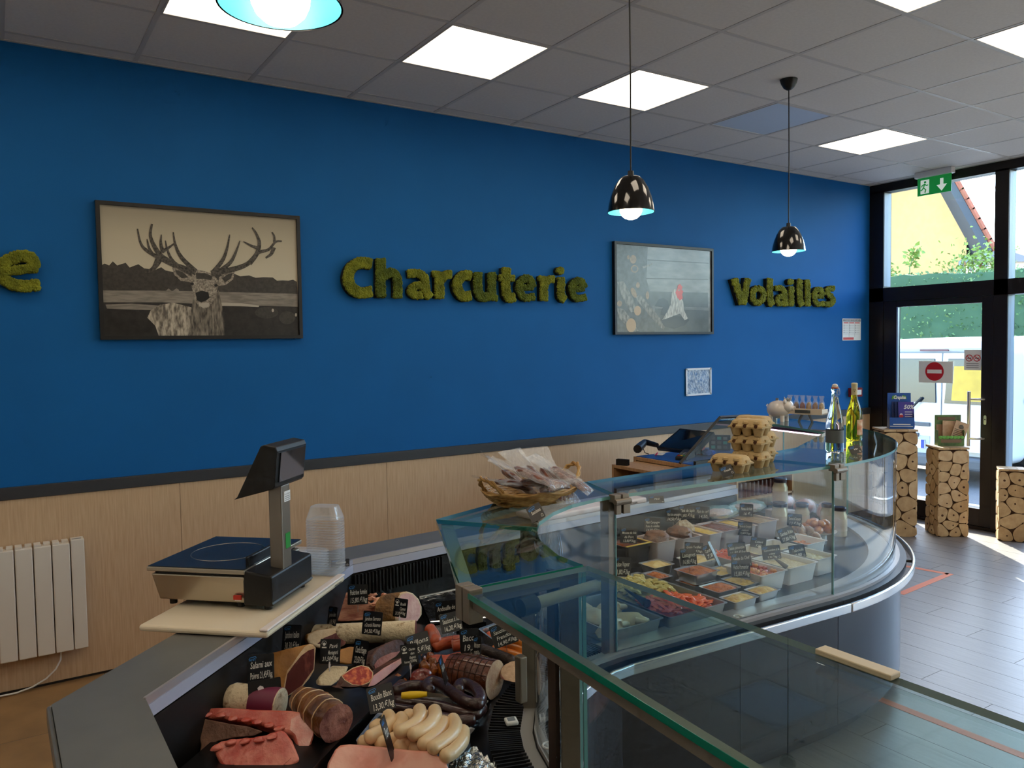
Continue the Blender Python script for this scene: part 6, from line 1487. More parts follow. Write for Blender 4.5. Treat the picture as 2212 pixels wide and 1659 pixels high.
# ------------------------------------------------------------------ tags of the meat display
PT = price_tag
PT(773, 1284, TIER + 0.115, TIER + 0.05, ['Poitrine fumée', '15,80.€/kg'], 'price tag reading Poitrine fumée 15,80 in the smoked belly', 0.078, 0.075, turn=-8)
PT(718, 1331, TIER + 0.10, TIER + 0.05, ['Jambon blanc', '18,90'], 'price tag turned almost edge-on beside the Poitrine tag', 0.06, 0.065, turn=-62, roll=10)
PT(804, 1346, TIER + 0.11, TIER + 0.05, ['Jambon Serrano', '«Grande Réserve»', '34,50.€/kg'], 'price tag reading Jambon Serrano 34,50', 0.074, 0.078, turn=-28)
PT(865, 1313, TIER + 0.09, TIER + 0.03, ['Roulé', 'Camus', '21,95€/kg'], 'price tag with a round seal leaning on the pink ham face', 0.058, 0.068, turn=-32, holder='fork', seal=True)
PT(630, 1378, TIER + 0.13, TIER + 0.07, ['Jambon italien', '30,30.€/kg'], 'price tag reading Jambon italien 30,30', 0.062, 0.082, turn=-22)
PT(713, 1407, TIER + 0.10, TIER + 0.03, ['Pavé', 'Montagnard', '31,50€/kg'], 'price tag reading Pavé Montagnard 31,50 with a round seal', 0.066, 0.075, turn=-18, holder='fork', seal=True)
PT(778, 1410, TIER + 0.09, TIER + 0.03, ["Choriz d'Epagne", '23,50.€/kg'], 'price tag reading Choriz d Epagne 23,50', 0.058, 0.078, turn=-42)
PT(563, 1442, TIER + 0.13, TIER + 0.05, ['Salami aux', 'Poivres 21,45€/kg'], 'price tag reading Salami aux Poivres 21,45', 0.078, 0.075, turn=-16, roll=3)
PT(572, 1492, TIER + 0.085, TIER + 0.02, [''], 'black back of a price tag with a white holder arm', 0.09, 0.062, turn=4, holder='arm', back=True)
PT(823, 1508, ZD + 0.10, ZD + 0.03, ['Boudin Blanc', '13,30.€/kg'], 'bluish price tag reading Boudin Blanc 13,30', 0.075, 0.072, turn=-6, lean=30, roll=12)
PT(838, 1594, ZD + 0.10, ZD + 0.03, ['Porc'], 'price tag standing edge-on in the pork loin', 0.04, 0.11, turn=74)
PT(904, 1391, ZD + 0.11, ZD + 0.03, ['Rillons', '1,95.€/kg'], 'bluish price tag reading Rillons 1,95', 0.078, 0.070, turn=-4, lean=28, roll=14)
PT(884, 1414, ZD + 0.115, ZD + 0.04, ['Chorizo', 'dan', "d'Espagne aux", 'Poivrons 23,50€/kg'], 'price tag with a round seal reading Poivrons 23,50', 0.055, 0.066, turn=-8, lean=20, roll=8, holder='fork', seal=True)
PT(974, 1344, ZD + 0.14, ZD + 0.05, ["Saucisson à l'ail", '16,20.€/kg'], 'pale blue price tag reading Saucisson à l ail 16,20', 0.076, 0.070, turn=-4, lean=36, roll=12)
PT(963, 1318, ZD + 0.15, ZD + 0.05, ['Andouille de', 'Guémené'], 'dark price tag reading Andouille de Guémené behind the pale one', 0.080, 0.068, turn=-6, lean=8, roll=6)
PT(1014, 1384, ZD + 0.125, ZD + 0.04, ['Bacon', '19,50'], 'price tag reading Bacon beside the netted roast', 0.066, 0.078, turn=-14, lean=12, roll=6)
PT(1030, 1398, ZD + 0.115, ZD + 0.05, ['Rôti de porc', '18,90€/kg'], 'price tag turned away above the netted roast', 0.05, 0.07, turn=-60, roll=14)
PT(1088, 1370, ZD + 0.12, ZD + 0.04, ['Saucisse de', 'Francfort', '14,90.€/kg'], 'price tag reading Saucisse de Francfort 14,90', 0.086, 0.075, turn=-2, lean=24, roll=18)
PT(958, 1447, ZD + 0.135, ZD + 0.06, ['Boudin noir'], 'price tag standing edge-on in the black pudding', 0.045, 0.08, turn=78)
# ------------------------------------------------------------------ cooked dishes behind the straight glass
m_gn = mat('pan_steel', (176, 172, 164), rough=0.3, metal=0.85)
m_alu = mat('alu_tray', (208, 206, 204), rough=0.3, metal=0.85)
m_binw = mat('white_bin', (222, 218, 214), rough=0.3, coat=0.3)
m_binp = mat('pinkish_bin', (204, 186, 184), rough=0.35)
m_tblk = mat('black_terrine', (28, 26, 24), rough=0.3)
def R4(x0, x1, y0, y1): return [(x0, y0), (x1, y0), (x1, y1), (x0, y1)]
def heap(t, x0, x1, y0, y1, z, m, amp=0.012, name='filling', n=22, dome=0.01, fr=30):
    bb = MB(); cx_, cy_ = (x0 + x1) / 2, (y0 + y1) / 2
    def fn(u_, v_):
        x = x0 + (x1 - x0) * u_; y = y0 + (y1 - y0) * v_
        e = min(1, 6 * min(u_, 1 - u_, v_, 1 - v_)); h_ = dome * (math.sin(PI * u_) * math.sin(PI * v_)) ** 0.5
        return (x, y, z + (h_ + amp * noise.noise(Vector((x * fr, y * fr, 2))) + amp * 0.6 * noise.noise(Vector((x * fr * 3, y * fr * 3, 7)))) * (0.3 + 0.7 * e))
    bb.grid(fn, n, n); return bb.build(name, m, t, smooth=True)
m_chick = mm('poultry_skin', (226, 204, 164), (206, 176, 132), 14, 0.4, 0.3, 50, coat=0.2)
t, rg = pan('steel_pan', 'steel pan of pale raw poultry beside the glass post', 'pan', R4(1.74, 2.01, -2.40, -2.03), 0.68, 0.06, m_gn, 0.025)
for i, (x, y, a, b2, rz) in enumerate([(1.80, -2.33, 0.075, 0.042, 0.3), (1.90, -2.31, 0.080, 0.045, -0.5), (1.83, -2.20, 0.075, 0.045, 0.9), (1.93, -2.17, 0.070, 0.042, 0.2), (1.83, -2.09, 0.06, 0.038, -0.2)]):
    b = thing('poultry_piece', ['pale poultry piece at the front of the pan next to the post', 'largest pale poultry piece with a folded wing', 'poultry piece in the middle of the pan', 'poultry piece against the carrot pan', 'poultry piece at the back of the pan'][i], 'poultry', (x, y, 0.626), rz, group='raw poultry pieces')
    MB().blob((0, 0, 0.034), (a, b2, 0.036), 20, 12, amp=0.22, fr=1.6, seed=i * 3.3).build('breast', m_chick, b, world=False, smooth=True)
    MB().tube([(a * 0.3, -b2 * 0.7, 0.05), (a * 0.75, -b2 * 0.9, 0.045), (a * 0.95, -b2 * 0.3, 0.04)], [0.014, 0.012, 0.006], 8).build('wing', m_chick, b, world=False, smooth=True)
t, rg = pan('steel_pan', 'large steel pan of pasta and sliced carrots', 'pan', R4(2.025, 2.345, -2.418, -1.885), 0.68, 0.065, m_gn, 0.025)
m_pasta = mm('pasta', (206, 188, 116), (164, 150, 70), 30, 0.45, 0.2); m_carrot = mm('carrot', (226, 84, 16), (238, 112, 40), 20, 0.35, 0.1, coat=0.3)
heap(t, 2.045, 2.325, -2.40, -2.165, 0.650, m_carrot, 0.012, 'carrot_bed', dome=0.016); heap(t, 2.045, 2.325, -2.165, -1.905, 0.658, m_pasta, 0.014, 'pasta_bed', dome=0.022)
rs = random.Random(21)
me_list = {}
def strips(t, name, n, x0, x1, y0, y1, z, m, ln, r, flat=0.45):
    """loose curved strips lying on the bed, each its own piece"""
    kinds = []
    for k in range(6):
        bb = MB(); c_ = rs.uniform(-0.5, 0.5); pts = [((u_ - 0.5) * ln, c_ * ln * (u_ - 0.5) ** 2 * 2.2, 0.006 * math.sin(u_ * 5 + k)) for u_ in [i / 6 for i in range(7)]]
        bb.tube(pts, [r * 0.6] + [r] * 5 + [r * 0.6], 6); bb.v = [(x, y, z2 * 1.0 if abs(z2) > 9 else z2 * flat + (0.0 if True else 0)) for x, y, z2 in bb.v]
        me = bb.mesh(name, smooth=True); me.materials.append(m); kinds.append(me)
    for i in range(n):
        o = bpy.data.objects.new(name, rs.choice(kinds)); COL.objects.link(o); o.parent = t
        u_, v_ = rs.uniform(0.06, 0.94), rs.uniform(0.06, 0.94); d_ = (math.sin(PI * u_) * math.sin(PI * v_)) ** 0.5
        o.location = (x0 + (x1 - x0) * u_ - t.location.x, y0 + (y1 - y0) * v_ - t.location.y, z + 0.018 * d_ + rs.uniform(0, 0.006) - t.location.z)
        o.rotation_euler = (rs.uniform(-0.35, 0.35), rs.uniform(-0.35, 0.35), rs.uniform(0, 2 * PI))
strips(t, 'carrot_stick', 90, 2.06, 2.31, -2.385, -2.175, 0.660, m_carrot, 0.075, 0.0095, 0.6)
strips(t, 'pasta_piece', 110, 2.06, 2.31, -2.17, -1.92, 0.670, m_pasta, 0.048, 0.0115, 0.7)
c = at(1370, 1287, 0.70); t = thing('serving_spoon', 'dark serving spoon lying across the poultry and pasta pans', 'spoon', (c.x, c.y, 0.69))
a, b2 = at(1350, 1272, 0.70), at(1398, 1304, 0.69)
MB().tube([a, a.lerp(b2, 0.5), b2], [0.004, 0.008, 0.018], 8).build('handle', m_black, t, smooth=True)

# aluminium trays of gratin
m_crust = mm('browned_crust', (212, 120, 44), (160, 80, 26), 30, 0.5, 0.5, 90); m_grat = mm('pale_gratin', (222, 186, 108), (196, 146, 66), 28, 0.5, 0.4, 90); m_cheese = mm('cheese_gratin', (228, 200, 128), (206, 172, 92), 40, 0.5, 0.4, 120)
m_scal = mm('potato_slices', (232, 204, 138), (214, 176, 104), 14, 0.4, 0.3, 50)
def alu(x0, x1, y0, y1, zr, m, lab, h_=0.048, rz=0.0, dm=None, top='gratin'):
    t, rg = pan('foil_dish', lab, 'foil dish', R4(x0, x1, y0, y1), zr, h_, dm or m_alu, 0.022)
    heap(t, x0 + 0.008, x1 - 0.008, y0 + 0.008, y1 - 0.008, zr - 0.006, m, 0.006, top, 18, 0.012, 45)
    cx_, cy_ = (x0 + x1) / 2, (y0 + y1) / 2
    if dm is None:
        for k in range(7):
            u_ = 0.14 + 0.12 * k; xx = x0 + (x1 - x0) * u_
            MB().tube([(xx, y0 + 0.0125, zr - 0.007), (cx_ + (xx - cx_) * 0.8, y0 + 0.0205, zr - h_ + 0.006)], 0.0016, 4).build('crimp', m_alu, t)
        for k in range(5):
            u_ = 0.16 + 0.17 * k; yy = y0 + (y1 - y0) * u_
            MB().tube([(x1 - 0.0125, yy, zr - 0.007), (x1 - 0.0205, cy_ + (yy - cy_) * 0.8, zr - h_ + 0.006)], 0.0016, 4).build('crimp', m_alu, t)
    return t
alu(2.385, 2.535, -2.418, -2.325, 0.668, m_grat, 'foil dish of pale gratin at the front edge near the ring hook')
alu(2.548, 2.690, -2.405, -2.315, 0.668, m_grat, 'foil dish of pale gratin in front of the white salad bins')
alu(2.430, 2.575, -2.290, -2.170, 0.668, m_crust, 'foil dish of browned lasagne at the front beside the carrot pan')
alu(2.590, 2.690, -2.290, -2.150, 0.668, m_cheese, 'foil dish of grated cheese gratin under the Hachis Parmentier tag')
alu(2.440, 2.600, -2.150, -2.010, 0.705, m_crust, 'raised foil dish of browned lasagne under the Lasagnes tag')
alu(2.440, 2.590, -2.140, -2.020, 0.656, m_crust, 'lower foil dish of lasagne beneath the raised one', 0.04)
alu(2.37, 2.455, -2.00, -1.88, 0.668, m_crust, 'foil dish of orange crusted gratin beside the pasta')
alu(2.470, 2.605, -1.862, -1.742, 0.668, m_scal, 'foil dish of sliced potato gratin beneath the terrines')
alu(2.625, 2.765, -2.125, -2.000, 0.668, m_scal, 'foil dish of potato slices beside the grated carrots')
alu(2.625, 2.780, -1.975, -1.840, 0.690, m_scal, 'white rectangular dish of gratin behind the Lasagnes tag', 0.06, dm=m_binw)
t = alu(2.800, 2.945, -2.050, -1.885, 0.690, m_carrot, 'white dish of grated carrots with a serving blade', 0.06, dm=m_binw)
rs = random.Random(8); strips(t, 'carrot_shred', 60, 2.81, 2.935, -2.04, -1.895, 0.688, m_carrot, 0.035, 0.0026, 0.6)
a, b2 = at(1555, 1222, 0.70), at(1530, 1170, 0.80); t = thing('cake_server', 'flat steel serving blade standing in the grated carrots', 'server', tuple(a))
sd = Vector((0.012, 0.004, 0)); th_ = Vector((0.001, -0.002, 0)); bb = MB(); q = [a - sd, a + sd, b2 + sd * 0.8, b2 - sd * 0.8]; bb.loft([[p + th_ for p in q], [p - th_ for p in q]]); bb.build('blade', mat('blade_grey', (110, 104, 96), rough=0.35, metal=0.6), t, fix=True)

# white salad bins
def bin_(x0, x1, y0, y1, zr, lab, m_fill, h_=0.085, dm=None, low=0.02, am=0.01, name='salad_bin', pieces=None):
    t, rg = pan(name, lab, 'bin', R4(x0, x1, y0, y1), zr, h_, dm or m_binw, 0.026)
    if m_fill: heap(t, x0 + 0.014, x1 - 0.014, y0 + 0.014, y1 - 0.014, zr - low, m_fill, am, 'filling', 18, 0.006, 60)
    return t
m_tab = mm('taboule', (226, 212, 176), (206, 184, 138), 90, 0.5, 0.5, 200); m_tom = mm('tomato_salad', (206, 92, 54), (226, 160, 96), 40, 0.35, 0.4, 90, coat=0.3); m_cuc = mm('cucumber_cream', (228, 220, 190), (206, 196, 150), 50, 0.4, 0.4, 100); m_shr = mm('shrimp', (214, 126, 74), (226, 160, 112), 30, 0.35, 0.3, coat=0.3)
t = bin_(2.680, 2.862, -2.310, -2.085, 0.700, 'white bin of tomato and potato salad near the front glass', m_tom, low=0.028)
rs = random.Random(2)
for k in range(34):
    c = (rs.uniform(2.70, 2.845), rs.uniform(-2.29, -2.11), 0.680 + rs.uniform(0, 0.008)); MB().blob(c, (0.011, 0.011, 0.009), 8, 6, amp=0.3, seed=k).build('salad_piece', [m_tom, mm('potato_cube', (226, 172, 110), (214, 140, 84), 20), m_rawpink][k % 3], t, smooth=True)
t = bin_(2.872, 3.085, -2.308, -2.085, 0.700, 'white bin of pale tabbouleh nearest the glass joint', m_tab)
a, b2 = at(1700, 1226, 0.70), at(1668, 1202, 0.74); q = thing('serving_spoon', 'dark spoon standing in the tabbouleh bin', 'spoon', tuple(a)); MB().tube([a, b2], [0.012, 0.004], 8).build('handle', mat('spoon_grey', (96, 88, 80), rough=0.4), q, smooth=True)
bin_(2.955, 3.090, -2.070, -1.900, 0.700, 'white bin of pale salad behind the grated carrots', m_cuc, low=0.035)
bin_(3.100, 3.255, -2.290, -2.090, 0.700, 'white bin of cucumber salad behind the glass joint', m_cuc)
t = bin_(3.110, 3.265, -2.075, -1.900, 0.700, 'white bin under the Gambas tag', m_cuc, low=0.03)
t = bin_(3.280, 3.450, -2.10, -1.91, 0.705, 'white bin of orange prawns behind the Gambas tag', m_shr, low=0.035)
for k in range(12): MB().tube([(3.31 + 0.022 * (k % 6) + 0.01 * math.cos(a), -2.05 + 0.07 * (k // 6) + 0.014 * math.sin(a), 0.676) for a in [PI * j / 6 for j in range(7)]], [0.002, 0.005, 0.006, 0.006, 0.005, 0.004, 0.002], 6).build('prawn', m_shr, t, smooth=True)
a, b2 = at(1735, 1178, 0.70), at(1700, 1176, 0.76)
# terrines along the back
m_pate = mm('pate', (150, 92, 62), (110, 62, 40), 40, 0.4, 0.5, 80); m_jelly = mm('jelly', (138, 62, 22), (160, 84, 36), 10, 0.12, 0.05, coat=0.6); m_yel = mm('yellow_fat', (232, 196, 90), (214, 172, 60), 20, 0.4, 0.3); m_brn = mm('brown_crust', (94, 58, 34), (140, 92, 58), 24, 0.5, 0.6, 60)
t = bin_(2.445, 2.620, -1.695, -1.500, 0.735, 'black rectangular terrine of mousse with an orange glaze', m_jelly, 0.115, m_tblk, 0.012, 0.002, 'terrine_dish')
for q in (R4(2.449, 2.616, -1.691, -1.681), R4(2.606, 2.616, -1.681, -1.504)): MB().prism(q, 0.7355, 0.739).build('yellow_rim', m_yel, t)
t = bin_(2.625, 2.775, -1.715, -1.540, 0.735, 'pinkish terrine dish holding a dark baked pâté loaf', m_pate, 0.115, m_binp, 0.03, 0.004, 'terrine_dish')
MB().blob((2.70, -1.63, 0.735), (0.062, 0.068, 0.038), 20, 12, amp=0.3, fr=2.2).build('pate_loaf', m_brn, t, smooth=True)
t = bin_(2.785, 2.930, -1.735, -1.545, 0.735, 'pinkish terrine dish with a crusted country pâté', m_pate, 0.115, m_binp, 0.03, 0.004, 'terrine_dish')
MB().blob((2.855, -1.64, 0.74), (0.06, 0.07, 0.036), 20, 12, amp=0.3, fr=2.6, seed=4).build('pate_loaf', m_brn, t, smooth=True)
chunk('pate_block', 'grey-white floury pâté block beside the yellow terrines', 'pâté', [(1466, 1125), (1482, 1121), (1500, 1135), (1502, 1146), (1492, 1164), (1480, 1166), (1468, 1146)], (1488, 1166), 0.70, -115, 40, (0.01, 0.05, -0.03), (mm('pate_rind', (190, 174, 150), (150, 128, 104), 40), mm('pate_rind2', (206, 192, 170), (160, 138, 112), 50), None), bevel=0.004)
for i, (x0, x1, lab) in enumerate([(2.945, 3.055, 'terrine dish topped with bright yellow fat, the nearer one'), (3.065, 3.195, 'terrine dish of yellow-topped pâté in the middle of the back row'), (3.205, 3.320, 'terrine dish of yellow-topped pâté beside the big grey dish')]):
    bin_(x0, x1, -1.765, -1.545, 0.74, lab, m_yel if i != 1 else m_pate, 0.12, m_binp, 0.008, 0.004, 'terrine_dish')
bin_(3.330, 3.500, -1.762, -1.520, 0.745, 'big grey terrine dish at the end of the back row', mm('pate_grey', (186, 158, 122), (160, 130, 96), 30), 0.125, m_binp, 0.01, 0.004, 'terrine_dish')
# wrapped platters
m_blufilm = film_mat('blue_film', 0.30, col=(150, 214, 222), rough=0.1, bump=1.0, bscale=40)
for i, (x, y, z, a, b2, lab) in enumerate([(3.30, -1.50, 0.765, 0.13, 0.09, 'wrapped platter with turquoise film on the back terrines'), (3.52, -1.52, 0.775, 0.12, 0.09, 'second wrapped platter with turquoise film nearer the jars')]):
    t = thing('wrapped_platter', lab, 'platter', (x, y, z - 0.02)); bb = MB(); bb.lathe([(0.75, -0.02), (0.95, -0.004), (1.0, 0.0), (0.93, -0.002), (0.7, -0.012), (0.0, -0.012)], 28); bb.v = [(v[0] * a, v[1] * b2, v[2] + 0.02) for v in bb.v]; bb.build('plate', m_binw, t, world=False, smooth=40)
    MB().blob((0, 0, 0.02), (a * 0.7, b2 * 0.7, 0.02), 16, 8, amp=0.4, fr=3).build('charcuterie', m_hampink, t, world=False, smooth=True)
    MB().blob((0, 0, 0.024), (a * 1.02, b2 * 1.02, 0.03), 22, 10, amp=0.25, fr=4).build('film', m_blufilm, t, world=False, smooth=True)
# glazed pastries
m_glaze = mm('glazed_pastry', (206, 132, 66), (166, 88, 34), 14, 0.3, 0.3, 40, coat=0.5); m_sug = mm('flaky_pastry', (196, 156, 116), (140, 90, 56), 30, 0.45, 0.4, 70)
rs = random.Random(13)
for (cx_, cy_, mtr, lab, n) in ((3.53, -1.885, m_sug, 'flaky glazed pastry heaped on the nearer plate', 9), (3.73, -1.84, m_glaze, 'golden glazed bun heaped on the farther plate', 12)):
    t = thing('pastry_plate', 'white plate under the ' + ('flaky pastries' if mtr is m_sug else 'golden buns'), 'plate', (cx_, cy_, ZD + 0.04))
    bb = MB(); bb.lathe([(0.06, 0.0), (0.092, 0.006), (0.10, 0.012), (0.09, 0.010), (0.0, 0.005)], 28); bb.build('plate', m_binw, t, world=False, smooth=40)
    MB().lathe([(0.045, -0.04), (0.045, 0.002)], 20).build('stand', m_binw, t, world=False)
    for k in range(n):
        lay = 0 if k < n * 0.55 else 1; a = 2 * PI * k / (n * 0.55) + lay; rr = 0.062 - 0.030 * lay
        c = (cx_ + rr * math.cos(a), cy_ + rr * math.sin(a), ZD + 0.067 + 0.028 * lay); b = thing('pastry', lab + f"{', lower layer' if not lay else ', top layer'}", 'pastry', c, a, group=('flaky pastries' if mtr is m_sug else 'golden buns'))
        MB().blob((0, 0, 0), (0.034, 0.025, 0.022), 14, 9, amp=0.14, fr=2.5, seed=k).build('bun', mtr, b, world=False, smooth=True)
# jars
m_jar = mat('jar_glass', (196, 182, 160), rough=0.08, spec=0.7); m_lid = mat('jar_lid', (54, 44, 60), rough=0.35, metal=0.3); m_jlab = mat('jar_label', (206, 186, 168), rough=0.6)
jar0 = None
for i, (x, y, z, s_, lab) in enumerate([(3.63, -1.66, ZD, 1.0, 'tall preserving jar with a pale label behind the golden buns'), (3.79, -1.69, ZD, 0.9, 'jar with a dark lid beside the tall jar'), (3.90, -1.86, ZD, 0.85, 'jar with a dark lid nearest the curved glass'), (3.93, -1.76, ZD, 0.85, 'jar with a dark lid at the end of the row'), (3.76, -1.56, ZD + 0.12, 0.95, 'upper tub with a cream label and dark lid behind the jars')]):
    t = thing('preserve_jar', lab, 'jar', (x, y, z), group='jars at the end of the case')
    MB().lathe([(0.04 * s_, 0), (0.046 * s_, 0.004), (0.046 * s_, 0.14 * s_), (0.036 * s_, 0.165 * s_), (0.036 * s_, 0.175 * s_)], 24).build('glass', m_jar, t, world=False, smooth=40)
    MB().lathe([(0.0465 * s_, 0.04 * s_), (0.0465 * s_, 0.12 * s_)], 24, cap=False).build('label', m_jlab, t, world=False, smooth=True)
    MB().lathe([(0.040 * s_, 0.172 * s_), (0.041 * s_, 0.19 * s_), (0.036 * s_, 0.196 * s_)], 24).build('lid', m_lid, t, world=False, smooth=40)
# crate that lifts the upper tub
tag(MB().bx(3.70, 3.82, -1.62, -1.50, ZD + 0.001, ZD + 0.12).build('riser_box', m_binp, bevel=0.004), 'plain riser box under the upper tub', 'riser')
# tags
PT(1358, 1157, 0.8, 0.735, ['Mousse de foie', 'de Porc', '13,80€/kg'], 'price tag reading Mousse de foie de Porc 13,80', 0.085, 0.075, ypl=-1.62, turn=-12)
PT(1409, 1134, 0.8, 0.74, ['Pâté Campagne', 'Foies de volailles', '14,80.€/kg'], 'price tag reading Pâté Campagne Foies de volailles', 0.085, 0.075, ypl=-1.56, turn=-8)
PT(1455, 1114, 0.8, 0.74, ['Pâté de campagne', '14,50.€/kg'], 'price tag reading Pâté de campagne 14,50', 0.085, 0.065, ypl=-1.54, turn=-6)
PT(1484, 1106, 0.8, 0.74, ['Pâté de lapin', '8,80.€/kg'], 'price tag reading Pâté de lapin 8,80', 0.09, 0.07, ypl=-1.52, turn=-4)
PT(1517, 1108, 0.8, 0.74, ['Pâté de cerf', '14,50'], 'price tag reading Pâté de cerf 14,50', 0.08, 0.07, ypl=-1.52, turn=-10)
PT(1343, 1224, 0.75, 0.68, ['Cuisse Vapeur', '11,80.€/kg'], 'price tag ending Vapeur beside the glass post', 0.08, 0.085, ypl=-1.90, turn=-8)
PT(1487, 1203, 0.76, 0.70, ['Lasagnes', '16,80.€/kg'], 'price tag reading Lasagnes 16,80', 0.072, 0.075, ypl=-2.08, turn=-4, roll=6)
PT(1499, 1184, 0.75, 0.68, ['Gratin Tartiflette', '13,80.€/kg'], 'dark price tag behind the Lasagnes tag', 0.09, 0.055, ypl=-1.86, turn=-4)
PT(1531, 1192, 0.75, 0.68, ['Carottes', '7,80'], 'blue-lit slanted price tag in front of the grated carrots', 0.05, 0.07, ypl=-1.95, roll=25, lean=30)
PT(1591, 1186, 0.76, 0.69, ['Salade piémontaise', '11,80.€/kg'], 'pale price tag reading Salade piémontaise 11,80', 0.085, 0.062, ypl=-2.06, roll=8, lean=24)
PT(1601, 1209, 0.75, 0.69, ['Salade du Chef', '12,80'], 'price tag reading Salade du Chef partly covered', 0.09, 0.065, ypl=-2.10, roll=8, lean=20)
PT(1600, 1229, 0.74, 0.67, ['Hachis Parmentier', '15,80.€/kg'], 'price tag reading Hachis Parmentier 15,80', 0.080, 0.075, ypl=-2.24, turn=-2, roll=3, lean=20)
PT(1666, 1193, 0.75, 0.69, ['Concombre à la', 'crème', '9,90€/kg'], 'pale price tag reading Concombre à la crème', 0.085, 0.065, ypl=-2.12, roll=8, lean=24)
PT(1722, 1191, 0.75, 0.69, ['Taboulé', '8,90'], 'pale slanted price tag reading Taboulé', 0.075, 0.062, ypl=-2.16, roll=12, lean=28)
PT(1699, 1155, 0.78, 0.70, ['Gambas Rôtie', '17,80.€/kg'], 'blue price tag reading Gambas Rôtie 17,80', 0.078, 0.075, ypl=-1.98, roll=20, lean=26)
PT(1638, 1172, 0.75, 0.69, ['Céleri', '7,50'], 'pale blue slanted price tag between the white bins', 0.075, 0.055, ypl=-1.95, roll=-6, lean=36)
PT(1609, 1142, 0.78, 0.72, ['Terrine de Campagne', 'maison', '9,80€/kg'], 'dark blue price tag reading Terrine de Campagne maison', 0.075, 0.070, ypl=-1.78, turn=-12)
PT(1716, 1123, 0.80, 0.72, ['Terrine de Campagne', '13 €/kg'], 'dark price tag in front of the glazed pastries', 0.075, 0.065, ypl=-1.90, turn=-12)
PT(1764, 1178, 0.74, 0.70, ['Gambas', '17,80'], 'blue slanted price tag beside the prawn bin', 0.07, 0.06, ypl=-2.02, roll=-30, lean=26)
PT(1612, 1102, 0.80, 0.745, ['Plateau de fruits', '16 €'], 'pale turquoise-lit price tag on the wrapped platter', 0.075, 0.07, ypl=-1.60, turn=-10)
# ------------------------------------------------------------------ log stands by the door
m_core = mat('stand_core', (66, 40, 22), rough=0.9)
m_slice = [mm('log_slice_a', (196, 164, 118), (176, 142, 98), 18, 0.6, 0.15, 60), mm('log_slice_b', (186, 152, 106), (166, 130, 86), 14, 0.6, 0.15, 60), mm('log_slice_c', (202, 172, 130), (186, 150, 106), 16, 0.6, 0.15, 60)]
m_pith = mat('log_pith', (70, 40, 20), rough=0.9)
def clip_half(poly, n, d):
    """keep the part with n.p <= d"""
    out = []
    for i in range(len(poly)):
        a, b2 = poly[i], poly[(i + 1) % len(poly)]; da, db = n.dot(a) - d, n.dot(b2) - d
        if da <= 0: out.append(a)
        if (da < 0) != (db < 0): out.append(a + (b2 - a) * (da / (da - db)))
    return out
def cells(w_, h_, n, rn):
    pts = []
    for _ in range(4000):
        p = Vector((rn.uniform(0.02, w_ - 0.02), rn.uniform(0.02, h_ - 0.02)))
        if all((p - q).length > 0.78 * math.sqrt(w_ * h_ / n) for q in pts): pts.append(p)
        if len(pts) >= n: break
    res = []
    for p in pts:
        poly = [Vector((0, 0)), Vector((w_, 0)), Vector((w_, h_)), Vector((0, h_))]
        for q in pts:
            if q is p: continue
            nn = (q - p); poly = clip_half(poly, nn, nn.dot((p + q) / 2))
            if not poly: break
        if len(poly) < 3: continue
        c = sum(poly, Vector((0, 0))) / len(poly)
        poly = [c + (v - c) * (1 - 0.0035 / max((v - c).length, 0.01)) for v in poly]
        for _ in range(2):                                        # round the corners
            nw = []
            for i in range(len(poly)):
                a, b2 = poly[i], poly[(i + 1) % len(poly)]; nw += [a * 0.78 + b2 * 0.22, a * 0.22 + b2 * 0.78]
            poly = nw
        res.append((c, poly))
    return res
def log_stand(x, y, rz, w_, dpt, h_, label, n, seed):
    """origin: front edge middle on the floor; front faces local -y"""
    t = thing('log_stand', label, 'stand', (x, y, 0), rz, group='stands clad in log slices'); rn = random.Random(seed)
    MB().bx(-w_ / 2 + 0.014, w_ / 2 - 0.014, 0.014, dpt - 0.014, 0.0, h_ - 0.016).build('core', m_core, t, world=False)
    faces = [((-w_ / 2, 0, 0), (1, 0, 0), (0, -1, 0), w_, n), ((w_ / 2, 0, 0), (0, 1, 0), (1, 0, 0), dpt, n), ((-w_ / 2, dpt, 0), (0, -1, 0), (-1, 0, 0), dpt, n)]
    for o_, ex, nn, ww, k in faces:
        o_ = Vector(o_); ex = Vector(ex); nn = Vector(nn)
        for c, poly in cells(ww, h_ - 0.024, k, rn):
            th_ = rn.uniform(0.011, 0.017); bb = MB(); m_ = len(poly)
            lo_ = [o_ + ex * p.x + Vector((0, 0, p.y)) - nn * 0.0145 for p in poly]; hi_ = [q + nn * th_ for q in lo_]
            bb.loft([lo_, hi_]); sl = bb.build('log_slice', rn.choice(m_slice), t, world=False, fix=True)
            if rn.random() < 0.45:
                q = o_ + ex * (c.x + rn.uniform(-0.012, 0.012)) + Vector((0, 0, c.y + rn.uniform(-0.012, 0.012))) - nn * (0.0145 - th_); r_ = rn.uniform(0.005, 0.011)
                MB().tube([q - nn * 0.001, q + nn * 0.0006], r_, 9).build('pith', m_pith, sl, world=False)
    for i, (a, b2) in enumerate(((0, 0.36), (0.365, 0.7), (0.705, 1.0))):
        MB().bx(-w_ / 2 + w_ * a, -w_ / 2 + w_ * b2, -0.004, dpt + 0.002, h_ - 0.018, h_).build('top_board', m_slice[i], t, world=False, bevel=0.002)
    return t
fz = math.radians(-37)
log_stand(6.495, -0.69, fz, 0.29, 0.26, 0.945, 'tallest log-slice stand holding the blue leaflet box', 17, 3)
log_stand(6.855, -0.958, fz, 0.262, 0.24, 0.785, 'middle log-slice stand holding the green seed packet box', 19, 8)
log_stand(7.075, -1.335, math.radians(-58), 0.20, 0.17, 0.62, 'shortest log-slice stand standing in the sunlight', 9, 5)
